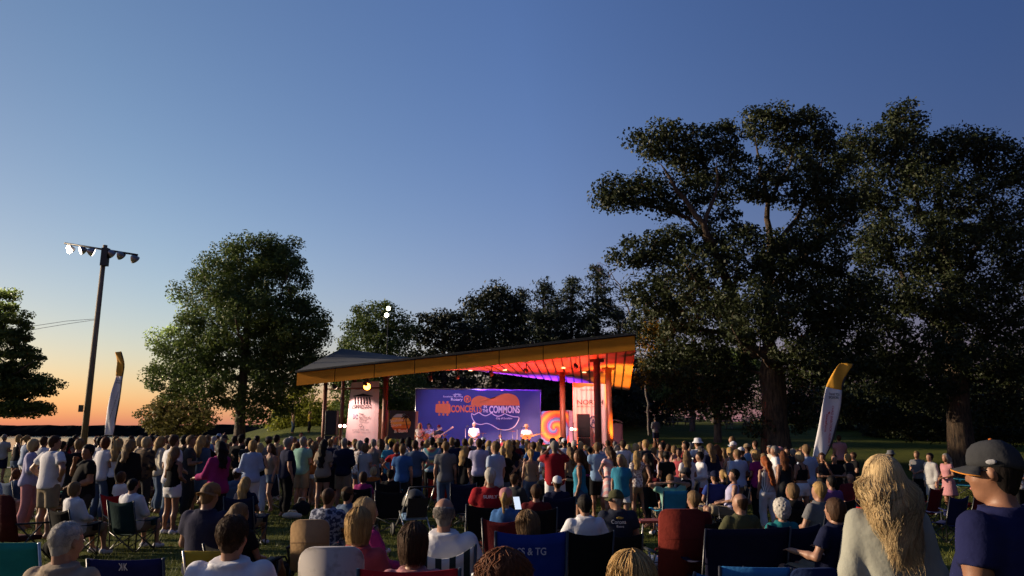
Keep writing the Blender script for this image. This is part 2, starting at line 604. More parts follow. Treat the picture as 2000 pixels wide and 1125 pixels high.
def tree(label, base, trunk, limbs, blobs, n_cl, per, leaf, cl_r, lmat, bmat, seed, name='tree', spacing=0.8, up=0.35,
         squash=0.75, inner=0.25, lo_z=None, twigs=0, tip=0.012, group=None, aspect=0.6, shell=0.55):
    """trunk: [(x,y,z,r)...] world; limbs: [(from_z, [(x,y,z)...], r0, r1)]; blobs: [(centre, (rx,ry,rz), weight)]"""
    rng = np.random.default_rng(seed)
    base = np.array(base, dtype=float)
    sk = Skel()
    tp = [np.array(t[:3]) for t in trunk]
    ids = [sk.add(tp[0], -1, trunk[0][3])]
    for a, b in zip(trunk, trunk[1:]):
        n = max(1, int(np.linalg.norm(np.array(b[:3]) - np.array(a[:3])) / 0.5))
        for k in range(1, n + 1):
            f = k / n
            q = np.array(a[:3]) * (1 - f) + np.array(b[:3]) * f
            ids.append(sk.add(q, ids[-1], a[3] * (1 - f) + b[3] * f))
    for (fz, pts, r0, r1) in limbs:
        P = np.array(sk.p)
        cand = int(np.argmin(np.linalg.norm(P - np.array(pts[0]), axis=1)))
        sk.poly([sk.p[cand]] + list(pts), r0, r1, par=cand, wig=0.05, rng=rng)
    # clump centres
    W_ = np.array([b[2] for b in blobs], dtype=float); W_ /= W_.sum()
    cs = []
    tries = 0
    while len(cs) < n_cl and tries < n_cl * 40:
        tries += 1
        b = blobs[rng.choice(len(blobs), p=W_)]
        d = rng.normal(size=3); d /= np.linalg.norm(d)
        r = rng.random() ** (1 / 3.0)
        if rng.random() < shell: r = 0.72 + 0.28 * rng.random()
        q = np.array(b[0]) + d * r * np.array(b[1])
        if cs and np.min(np.linalg.norm(np.array(cs) - q, axis=1)) < spacing * (0.6 + 0.5 * rng.random()): continue
        cs.append(q)
    top = np.array(tp[-1])
    cs.sort(key=lambda q: min(np.linalg.norm(q - p) for p in tp[len(tp)//2:]))
    rad = []
    for q in cs:
        i, d = sk.nearest(q, lo_z)
        p0 = sk.p[i]
        n = max(1, int(d / 0.6))
        mid = (p0 + q) / 2 + rng.normal(size=3) * 0.12 * np.linalg.norm(q - p0) + np.array([0, 0, -0.08 * np.linalg.norm(q - p0)])
        par = i
        for k in range(1, n + 1):
            f = k / n
            w = p0 * (1 - f) ** 2 + mid * 2 * f * (1 - f) + q * f * f
            par = sk.add(w, par)
        rad.append(cl_r * (0.65 + 0.7 * rng.random()))
    e = empty(name, tuple(base))
    tag(e, label, 'tree', group)
    off = Matrix.Translation(-Vector(base))
    me = sk.mesh('trunk', tip=tip)
    me.transform(off)
    link('trunk', me, bmat, e)
    V = leaf_quads(rng, cs, rad, per, leaf, up, squash, aspect)
    V -= base
    me = np_quads('crown', V)
    o = link('crown', me, lmat, e)
    return e, sk, rng

LEAF_EDGE = leaf_mat('edge_leaf', (0.05, 0.085, 0.020), (0.17, 0.21, 0.05), 0.35)
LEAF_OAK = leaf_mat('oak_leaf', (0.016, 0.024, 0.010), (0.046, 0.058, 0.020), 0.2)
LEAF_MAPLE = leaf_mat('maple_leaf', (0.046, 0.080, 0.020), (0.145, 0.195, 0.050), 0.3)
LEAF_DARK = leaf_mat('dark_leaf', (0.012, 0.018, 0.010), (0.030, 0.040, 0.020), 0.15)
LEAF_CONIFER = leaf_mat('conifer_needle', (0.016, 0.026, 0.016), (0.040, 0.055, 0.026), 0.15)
LEAF_YELLOW_LIT = leaf_mat('yellow_lit_leaf', (0.14, 0.16, 0.02), (0.36, 0.36, 0.05), 0.35)  # yellow green leaves, colour brightened to stand for floodlight on the bushes
BARK_OAK = bark_mat('oak_bark', (0.025, 0.017, 0.012), (0.13, 0.085, 0.052))
BARK = bark_mat('bark', (0.035, 0.028, 0.022), (0.15, 0.115, 0.085))

def B(px, py, Y, rx, rz, ry=None, w=1.0):
    """crown lobe seen at pixel (px, py), rx/rz in pixels, standing at distance Y"""
    k = Y / F_PX
    c = at(px, py, Y)
    ry = ry if ry is not None else (rx + rz) * 0.5 * k
    return ((c.x, c.y, c.z), (rx * k, ry, rz * k), w)

def tpt(px, py, Y, r):
    c = at(px, py, Y)
    return (c.x, c.y, c.z, r)

def L(*pts):
    return [tuple(at(*p)) for p in pts]

def gbase(px, Y):
    x = xat(px, Y, 1.0)
    return (x, Y, gz(x, Y))

# big maple left of the stage
b = gbase(467, 45)
tree('large round green maple standing left of the stage roof', b,
     [(b[0], b[1], b[2] - 0.3, 0.42), tpt(468, 845, 45, 0.34), tpt(470, 800, 45, 0.28), tpt(475, 740, 45, 0.26), tpt(482, 640, 45, 0.2), tpt(490, 540, 45, 0.1)],
     [(0, L((440, 740, 45), (400, 690, 44.5), (360, 650, 44)), 0.16, 0.05), (0, L((520, 720, 45), (565, 670, 45.5), (600, 630, 46)), 0.16, 0.05),
      (0, L((455, 680, 45), (425, 610, 45.5), (410, 550, 46)), 0.14, 0.04), (0, L((515, 650, 45), (545, 590, 44.5), (560, 530, 44)), 0.13, 0.04),
      (0, L((480, 700, 45), (470, 660, 42), (460, 620, 40.5)), 0.14, 0.04)],
     [B(490, 515, 45, 92, 52, w=1.1), B(545, 560, 45, 66, 80), B(430, 575, 45, 80, 70), B(480, 640, 44, 120, 90, w=1.6), B(565, 650, 45, 76, 70, w=1.1),
      B(385, 680, 45, 88, 68, w=1.2), B(480, 740, 44.5, 130, 56, w=1.3), B(570, 710, 45, 72, 50), B(345, 730, 45, 46, 46, w=0.5), B(510, 790, 45, 72, 28, w=.5), B(540, 490, 45, 40, 30, w=.3)],
     430, 210, 0.16, 0.76, LEAF_MAPLE, BARK, 11, spacing=0.62, lo_z=3.0)

# tree at the left edge, its trunk just outside the picture
b = gbase(-25, 36)
tree('leafy tree with layered sprays cut off by the left edge', b,
     [(b[0], b[1], b[2] - 0.3, 0.22), tpt(-25, 800, 36, 0.18), tpt(-22, 720, 36, 0.15), tpt(-15, 640, 36, 0.1), tpt(0, 580, 36, 0.04)],
     [(0, L((10, 760, 36), (60, 765, 36), (105, 765, 36)), 0.06, 0.015), (0, L((10, 740, 36), (50, 715, 35), (80, 700, 35)), 0.06, 0.015),
      (0, L((5, 810, 36), (30, 810, 35.5), (80, 800, 35)), 0.05, 0.015), (0, L((5, 690, 36), (40, 665, 36), (68, 650, 36)), 0.05, 0.015), (0, L((0, 650, 36), (20, 620, 36), (42, 590, 36)), 0.05, 0.015)],
     [B(-25, 650, 36, 30, 50, w=.8), B(-25, 745, 36, 66, 62, w=1.4), B(28, 650, 36, 20, 44, w=.5), B(46, 700, 36, 32, 26, w=.5), B(60, 752, 36, 48, 22, w=.7), B(50, 798, 36, 50, 14, w=.5), B(8, 596, 36, 20, 36, w=.4),
      B(-60, 760, 36, 70, 70, w=.8)],
     260, 150, 0.14, 0.5, LEAF_EDGE, BARK, 12, spacing=0.5, lo_z=2.0, squash=0.45, name='tree')

# small airy tree beneath the maple, catching the light
b = gbase(345, 58)
tree('small airy yellow green tree below the maple, at left', b,
     [(b[0], b[1], -0.6, 0.14), tpt(345, 840, 58, 0.12), tpt(350, 800, 58, 0.09), tpt(345, 770, 58, 0.05)],
     [(0, L((320, 815, 58), (300, 805, 58)), 0.05, 0.015), (0, L((375, 815, 58), (405, 815, 58)), 0.05, 0.015)],
     [B(345, 785, 58, 40, 22), B(310, 812, 58, 34, 30), B(375, 812, 58, 42, 26), B(345, 830, 58, 56, 22)],
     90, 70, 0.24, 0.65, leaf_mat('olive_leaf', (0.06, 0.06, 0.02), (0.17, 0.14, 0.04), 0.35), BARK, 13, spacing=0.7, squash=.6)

# floodlit bush trees left of the pavilion
for (px, Y, tp_, rx, seed, lab) in ((585, 66, 758, 46, 14, 'yellow green shrubby tree, leaves coloured as floodlit, behind the couple on the mound'),
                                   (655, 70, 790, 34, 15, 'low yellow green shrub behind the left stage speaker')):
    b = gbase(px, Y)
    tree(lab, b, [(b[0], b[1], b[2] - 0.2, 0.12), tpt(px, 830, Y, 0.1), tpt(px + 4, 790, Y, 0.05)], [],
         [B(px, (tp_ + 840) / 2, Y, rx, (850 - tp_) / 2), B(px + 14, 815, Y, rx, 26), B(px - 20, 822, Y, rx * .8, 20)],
         85, 90, 0.24, 0.7, LEAF_YELLOW_LIT, BARK, seed, spacing=0.6)

# round tree behind the left end of the roof
b = gbase(735, 54)
tree('dark green tree rising behind the left peak of the stage roof', b,
     [(b[0], b[1], b[2] - 0.3, 0.26), tpt(735, 800, 54, 0.22), tpt(735, 720, 54, 0.16), tpt(738, 640, 54, 0.07)],
     [(0, L((700, 720, 54), (680, 690, 54)), 0.1, 0.02), (0, L((770, 720, 54), (800, 690, 54)), 0.1, 0.02)],
     [B(735, 635, 54, 52, 46), B(735, 690, 54, 78, 50, w=1.4), B(700, 670, 54, 36, 40, w=.5), B(775, 650, 54, 30, 36, w=.6), B(690, 745, 54, 45, 30, w=.6), B(770, 755, 54, 70, 40), B(735, 790, 54, 80, 30, w=.8)],
     200, 140, 0.18, 0.75, LEAF_MAPLE, BARK, 16, spacing=0.75, lo_z=4)

# flat topped dark pines and conifers behind the stage
def conifer(label, px, Y, ytop, half, seed, ybot=845, mat=LEAF_CONIFER, droop=0.25, dens=1.0, lean=0.0):
    rng = np.random.default_rng(seed)
    b = np.array(gbase(px, Y)); t = at(px + lean, ytop, Y)
    H = t.z - b[2]; rad = half * Y / F_PX
    e = empty('conifer_tree', tuple(b)); tag(e, label, 'tree', 'conifers behind the stage')
    bm = bmesh.new()
    tube(bm, [(0, 0, -.3), (0, 0, H * .5), (t.x - b[0], 0, H)], [0.28, 0.17, 0.02], n=8)
    cs, axs = [], []
    z = H * 0.12
    while z < H * 0.985:
        f = z / H
        R_ = rad * 1.35 * (1 - f) ** 0.72 * (0.75 + 0.45 * rng.random()) + 0.2
        for k in range(int(5 + 3 * rng.random())):
            a = rng.random() * 2 * math.pi
            rl = R_ * (0.6 + 0.5 * rng.random())
            ex = np.array([math.cos(a) * rl + (t.x - b[0]) * f, math.sin(a) * rl, z - droop * rl + 0.25 * rng.normal()])
            st = np.array([(t.x - b[0]) * f, 0, z])
            tube(bm, [st, (st + ex) / 2 + np.array([0, 0, 0.1]), ex], [0.035, 0.025, 0.008], n=4)
            for q in np.linspace(0.3, 1.0, max(2, int(rl / 0.42))):
                cs.append(st + (ex - st) * q + rng.normal(size=3) * 0.08)
        z += 0.30 + 0.25 * rng.random()
    link('trunk', to_mesh(bm, 'trunk', True), BARK, e)
    V = leaf_quads(rng, cs, [0.55] * len(cs), int(15 * dens), 0.33, up=0.1, squash=0.55, aspect=0.3)
    link('crown', np_quads('crown', V), mat, e)
    return e

conifer('tall pointed conifer behind the right end of the roof, beside bare twigs', 1168, 60, 512, 86, 21)
conifer('slender conifer just left of the tallest pointed one behind the roof', 1118, 62, 538, 74, 22)
conifer('pointed conifer behind the middle right of the stage roof', 1062, 60, 545, 80, 23)
conifer('narrow conifer with thin top behind the middle of the roof', 1022, 64, 560, 70, 24)
conifer('broad conifer filling the line behind the right middle of the roof', 1090, 66, 580, 80, 27)
conifer('low dark conifer behind the roof beside the dead twigs', 1210, 64, 600, 70, 28)
b = gbase(965, 62)
tree('dark broad crowned tree behind the middle of the stage roof', b,
     [(b[0], b[1], b[2] - .3, .35), tpt(962, 780, 62, .28), tpt(962, 680, 62, .2), tpt(965, 600, 62, .08)], [],
     [B(970, 600, 62, 46, 42), B(935, 620, 62, 42, 36), B(990, 640, 62, 40, 56), B(950, 680, 62, 72, 50), B(960, 740, 62, 80, 50)],
     170, 90, .26, .85, LEAF_DARK, BARK, 25, spacing=.8, lo_z=5)
b = gbase(870, 58)
tree('dark flat topped pine behind the left middle of the roof', b,
     [(b[0], b[1], b[2] - .3, .3), tpt(868, 780, 58, .24), tpt(866, 690, 58, .18), tpt(866, 630, 58, .08)],
     [(0, L((840, 680, 58), (812, 650, 58)), .08, .02), (0, L((900, 670, 58), (930, 640, 58)), .08, .02)],
     [B(870, 630, 58, 60, 20), B(840, 655, 58, 52, 24), B(900, 660, 58, 60, 36), B(860, 700, 58, 66, 36), B(820, 720, 58, 50, 30), B(870, 770, 58, 90, 40)],
     170, 90, .24, .8, LEAF_DARK, BARK, 26, spacing=.75, lo_z=5, squash=.5)

# main oak, right of the stage
b = gbase(1515, 32)
OAK_LIMBS = [
    (0, L((1470, 690, 32), (1455, 640, 31.5), (1425, 560, 31), (1400, 500, 30.5), (1375, 440, 30), (1330, 380, 30), (1290, 320, 30)), .30, .05),
    (0, L((1400, 500, 30.5), (1350, 430, 31), (1270, 400, 31), (1200, 395, 31)), .12, .03),
    (0, L((1455, 640, 31.5), (1400, 575, 31), (1330, 520, 31), (1250, 490, 31)), .15, .03),
    (0, L((1480, 700, 32), (1420, 650, 33), (1340, 640, 34), (1275, 640, 36)), .16, .03),
    (0, L((1500, 690, 32), (1500, 600, 32.5), (1505, 500, 33), (1500, 400, 33), (1480, 300, 33)), .28, .05),
    (0, L((1505, 500, 33), (1560, 420, 33), (1600, 340, 33), (1610, 270, 33)), .14, .03),
    (0, L((1500, 560, 32.5), (1550, 520, 32), (1610, 470, 31.5), (1660, 430, 31)), .13, .03),
    (0, L((1540, 700, 32), (1590, 640, 32), (1650, 590, 32), (1700, 560, 32)), .2, .04),
    (0, L((1375, 440, 30), (1400, 370, 30), (1400, 310, 30)), .1, .03),
    (0, L((1500, 400, 33), (1545, 320, 33), (1560, 250, 33)), .1, .03),
    (0, L((1510, 720, 32), (1480, 690, 29), (1440, 660, 27.5)), .16, .04),
]
tree('huge spreading oak with thick furrowed trunk right of the stage', b,
     [(b[0], b[1], b[2] - .4, .85), tpt(1515, 862, 32, .62), tpt(1513, 820, 32, .52), tpt(1512, 770, 32, .52), tpt(1508, 735, 32, .56), tpt(1503, 690, 32, .36)],
     OAK_LIMBS,
     [B(1290, 275, 31, 62, 34, w=.9), B(1350, 295, 31, 60, 46, w=.8), B(1405, 270, 31, 34, 34, w=.5), B(1500, 245, 33, 56, 34, w=.9), B(1570, 260, 33, 62, 46, w=.9), B(1610, 320, 33, 50, 50, w=.7),
      B(1195, 380, 31, 34, 30, w=.5), B(1255, 375, 31, 60, 34, w=.9), B(1330, 380, 31, 62, 48, w=.8), B(1420, 350, 32, 70, 60, w=.6), B(1530, 350, 32, 80, 56, w=.7), B(1620, 400, 32, 64, 60, w=.8),
      B(1240, 495, 31, 46, 34, w=.8), B(1310, 480, 31, 56, 38, w=.7), B(1290, 570, 33, 84, 46, w=1.1), B(1400, 450, 31, 64, 40, w=.5), B(1370, 540, 30, 80, 60, w=.8), B(1480, 500, 30, 80, 60, w=.9), B(1590, 490, 31, 80, 60, w=1),
      B(1290, 640, 36, 60, 50, w=.9), B(1370, 640, 33, 84, 60, w=1.1), B(1460, 610, 28.5, 80, 60, w=1), B(1560, 600, 31, 90, 70, w=1.1), B(1650, 600, 32, 70, 70, w=1),
      B(1310, 720, 36.5, 60, 46, w=.7), B(1400, 720, 33, 74, 50, w=.9), B(1580, 710, 30, 66, 46, w=.9), B(1640, 690, 32, 60, 60, w=.8), B(1420, 780, 34, 46, 40, w=.35), B(1560, 800, 33, 34, 46, w=.3), B(1345, 780, 37, 44, 30, w=.3), B(1470, 835, 32, 18, 24, w=.12)],
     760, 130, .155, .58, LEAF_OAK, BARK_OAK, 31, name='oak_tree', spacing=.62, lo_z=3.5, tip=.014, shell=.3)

# second oak at the right edge
b = gbase(1880, 36)
tree('second tall dark oak whose crown runs off the right edge', b,
     [(b[0], b[1], b[2] - .4, .8), tpt(1878, 880, 36, .6), tpt(1872, 800, 36, .5), tpt(1868, 720, 36, .48), tpt(1862, 640, 36, .36), tpt(1850, 540, 36, .26), tpt(1840, 440, 36, .18), tpt(1830, 330, 36, .08)],
     [(0, L((1900, 690, 36), (1950, 640, 36), (2010, 600, 36)), .2, .04), (0, L((1830, 640, 36), (1780, 570, 36), (1740, 500, 36), (1720, 420, 36)), .2, .04),
      (0, L((1840, 480, 36), (1790, 400, 36), (1770, 320, 36), (1765, 260, 36)), .14, .03), (0, L((1870, 560, 36), (1920, 460, 36), (1960, 380, 36)), .16, .04),
      (0, L((1850, 680, 36), (1800, 680, 34), (1740, 660, 33)), .16, .03), (0, L((1890, 740, 36), (1940, 745, 36), (1990, 760, 35)), .16, .03)],
     [B(1770, 235, 36, 38, 32, w=.5), B(1700, 285, 36, 60, 44, w=.9), B(1790, 300, 36, 80, 56, w=1), B(1880, 290, 36, 64, 36, w=.9), B(1950, 310, 36, 60, 40, w=.9), B(2010, 330, 36, 50, 40, w=.6),
      B(1720, 380, 36, 70, 60, w=1), B(1830, 380, 35, 90, 60, w=1.1), B(1940, 400, 36, 90, 70, w=1.2), B(1720, 480, 35, 66, 56, w=.9), B(1810, 480, 34, 80, 60, w=1.1), B(1920, 500, 35, 90, 70, w=1.2), B(2010, 480, 36, 60, 90, w=.8),
      B(1720, 580, 35, 70, 56, w=1), B(1820, 590, 33.5, 90, 60, w=1.2), B(1930, 610, 35, 90, 60, w=1.2), B(1740, 670, 34, 70, 50, w=.9), B(1840, 690, 33, 70, 40, w=.8), B(1950, 700, 35, 80, 50, w=1), B(2030, 640, 36, 60, 80, w=.7),
      B(1720, 740, 36, 60, 40, w=.8), B(1800, 760, 36, 60, 40, w=.7), B(1960, 790, 36, 60, 40, w=.8), B(1720, 800, 40, 70, 36, w=.8), B(1800, 820, 41, 70, 36, w=.8), B(1930, 840, 40, 60, 30, w=.7), B(2000, 820, 40, 60, 50, w=.7), B(1660, 790, 41, 50, 40, w=.6)],
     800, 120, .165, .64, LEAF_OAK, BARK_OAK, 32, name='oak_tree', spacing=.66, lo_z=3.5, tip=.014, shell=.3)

# lighter trunked young trees under the oak
b = gbase(1353, 58)
tree('young tree with straight pale trunk beside the picnic table', b,
     [(b[0], b[1], b[2] - .2, .24), tpt(1353, 820, 58, .2), tpt(1352, 775, 58, .17), tpt(1350, 720, 58, .1)], [],
     [B(1345, 735, 58, 60, 40), B(1310, 755, 58, 44, 30), B(1385, 750, 58, 40, 30)], 80, 80, .24, .7, LEAF_MAPLE, BARK, 41, spacing=.7, lo_z=6)
b = gbase(1402, 50)
tree('young tree with forked trunk leaning right, under the oak', b,
     [(b[0], b[1], b[2] - .2, .3), tpt(1402, 850, 50, .26), tpt(1401, 800, 50, .22), tpt(1415, 780, 50, .17), tpt(1440, 750, 50, .13), tpt(1452, 720, 50, .08)],
     [(0, L((1398, 780, 50), (1385, 750, 50)), .12, .04)],
     [B(1380, 745, 50, 56, 36), B(1440, 720, 50, 56, 36), B(1395, 790, 50, 26, 26, w=.25), B(1340, 720, 50, 50, 36)], 90, 80, .22, .7, LEAF_MAPLE, BARK, 42, spacing=.7, lo_z=5)

# woods behind, right of the stage
WOODS = [(1255, 72, 700, 56), (1300, 80, 690, 60), (1395, 84, 670, 60), (1500, 88, 680, 66), (1590, 80, 690, 66), (1660, 60, 680, 66), (1745, 54, 690, 76),
         (1830, 52, 690, 80), (1930, 53, 690, 84), (2020, 50, 690, 80), (1090, 76, 690, 60), (1190, 70, 700, 56), (1010, 74, 720, 60), (800, 70, 720, 50)]
PLACE = ['just right of the stage roof corner', 'behind the portable toilet', 'behind the leaning young tree', 'left behind the thick oak trunk', 'right behind the thick oak trunk',
         'behind the white and gold flag on the right', 'far behind the blonde woman in grey', 'behind the right oak, left of its trunk', 'behind the man in the dark cap', 'at the right edge of the picture',
         'seen through the stage beside the tie-dye hanging', 'behind the right front posts of the stage', 'behind the blue stage banner', 'seen between the left posts of the stage']
for i, (px, Y, yt, hw) in enumerate(WOODS):
    b = gbase(px, Y)
    dx = -8 + (i * 7) % 17
    yb = 838 if px < 1600 else 868
    hi = (yt + yb) / 2
    bl = [B(px, (yt + hi) / 2, Y, hw * .8, (hi - yt) * .55), B(px - hw * .3, hi, Y, hw * .8, 40), B(px + hw * .4, hi + 5, Y, hw * .7, 40), B(px, yb - 36, Y, hw * 1.0, 30), B(px + hw * .2, yb - 16, Y, hw * .9, 18, w=.6)]
    if px in (1300, 1395): bl = bl[:3]
    tree('dark woodland tree ' + PLACE[i], b,
         [(b[0], b[1], b[2] - .3, .26), tpt(px, yb - 30, Y, .2), tpt(px + dx, hi, Y, .14), tpt(px + dx, yt + 15, Y, .05)], [],
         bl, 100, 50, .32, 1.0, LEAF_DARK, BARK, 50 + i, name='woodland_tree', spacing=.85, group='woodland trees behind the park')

# bare twigs reaching left of the oak
def twigs():
    rng = np.random.default_rng(5)
    e = empty('dead_branch_tree', gbase(1235, 44))
    tag(e, 'bare leafless small tree between the conifers and the oak', 'tree')
    sk = Skel()
    base = at(1240, 845, 44)
    ids = sk.poly([tuple(at(1268, 850, 44)), tuple(at(1262, 740, 44)), tuple(at(1245, 650, 44)), tuple(at(1215, 570, 44))], .08, .02, wig=.04, rng=rng)
    tips = [(1180, 505), (1190, 540), (1205, 520), (1178, 560), (1220, 500), (1240, 540), (1195, 600), (1260, 590), (1170, 530), (1210, 560), (1200, 640), (1235, 520)]
    for (a, c) in tips:
        q = np.array(at(a, c, 44 + rng.normal() * .6))
        i, d = sk.nearest(q)
        ch = sk.poly([sk.p[i], (sk.p[i] + q) / 2 + rng.normal(size=3) * .15, q], .022, .008, par=i, wig=.05, rng=rng)
        for _ in range(3):
            j = ch[rng.integers(len(ch) // 2, len(ch))]
            sk.poly([sk.p[j], sk.p[j] + np.array([rng.normal() * .35, rng.normal() * .2, .15 + rng.random() * .4])], .010, .006, par=j, step=.25, wig=.02, rng=rng)
    me = sk.mesh('branches', tip=.01)
    me.transform(Matrix.Translation(-e.location))
    link('branches', me, plain('dead_wood', (.11, .095, .08), .9), e)
twigs()

# dense understorey far behind the park on the right: one mass
def understorey():
    rng = np.random.default_rng(77)
    cs = []
    for k in range(900):
        px = 830 + 1300 * rng.random()
        Y = 92 + 14 * rng.random()
        if 1425 < px < 1492 and rng.random() < .8: continue
        yt = 800 + 30 * rng.random() - 40 * (px > 1560) * rng.random()
        p = at(px, yt + (848 - yt) * rng.random(), Y)
        cs.append((p.x, p.y, p.z))
    V = leaf_quads(rng, cs, [1.5] * len(cs), 40, .42)
    tag(link('undergrowth', np_quads('undergrowth', V), LEAF_DARK), 'dark undergrowth closing the view behind the woods on the right', 'undergrowth', kind='stuff')
understorey()

# ------------------------------------------------------------------ stage pavilion
STEEL = plain('post_steel', (0.16, 0.055, 0.035), 0.5, var=0.15, metal=0.2)
ROOFM = plain('roof_membrane', (0.03, 0.036, 0.045), 0.85, var=0.1)
FASCIA = plain('fascia_wood', (0.52, 0.20, 0.018), 0.85, spec=.1, var=0.12, scale=3, stretch=(0.4, 1, 3))
BLACK = plain('black_plastic', (0.012, 0.012, 0.014), 0.6)
DARKSTEEL = plain('dark_steel', (0.03, 0.03, 0.032), 0.45, metal=0.5)
CHROME = plain('bare_steel', (0.5, 0.5, 0.5), 0.3, metal=0.9, var=.05)
WOODPLY = plain('plywood', (0.42, 0.22, 0.10), 0.7, var=0.15, scale=4, stretch=(1, 1, .2))

def ceiling_mat():
    m, t, b = new_mat('ceiling_boards')
    tc = t.nodes.new('ShaderNodeTexCoord')
    sx = t.nodes.new('ShaderNodeSeparateXYZ'); t.links.new(tc.outputs['Object'], sx.inputs[0])
    mm = t.nodes.new('ShaderNodeMath'); mm.operation = 'MULTIPLY'; mm.inputs[1].default_value = 4.2
    t.links.new(sx.outputs['Y'], mm.inputs[0])
    fr = t.nodes.new('ShaderNodeMath'); fr.operation = 'FRACT'; t.links.new(mm.outputs[0], fr.inputs[0])
    cr = t.nodes.new('ShaderNodeValToRGB')
    e = cr.color_ramp.elements
    e[0].position = 0.0; e[0].color = (0.15, 0.085, 0.05, 1); e[1].position = 0.16; e[1].color = (0.42, 0.27, 0.17, 1)
    t.links.new(fr.outputs[0], cr.inputs[0])
    nz = t.nodes.new('ShaderNodeTexNoise'); nz.inputs['Scale'].default_value = 3; nz.inputs['Detail'].default_value = 6
    t.links.new(tc.outputs['Object'], nz.inputs['Vector'])
    mx = t.nodes.new('ShaderNodeMix'); mx.data_type = 'RGBA'; mx.blend_type = 'MULTIPLY'; mx.inputs[0].default_value = .5
    t.links.new(cr.outputs[0], mx.inputs[6]); t.links.new(nz.outputs['Fac'], mx.inputs[7])
    t.links.new(mx.outputs[2], b.inputs['Base Color'])
    b.inputs['Roughness'].default_value = .45
    return m

YF_L, YF_R, YB_L, YB_R = 35.0, 31.0, 44.0, 40.0
FL, FR = at(580, 728, YF_L), at(1240, 656, YF_R)
BL, BR = at(668, 684, YB_L), at(1229, 757, YB_R)
def roof(u, v, dz=0.0):
    """hyperbolic roof sheet: u left-right, v front-back"""
    a = FL.lerp(FR, u); b = BL.lerp(BR, u)
    p = a.lerp(b, v)
    return Vector((p.x, p.y, p.z + dz))

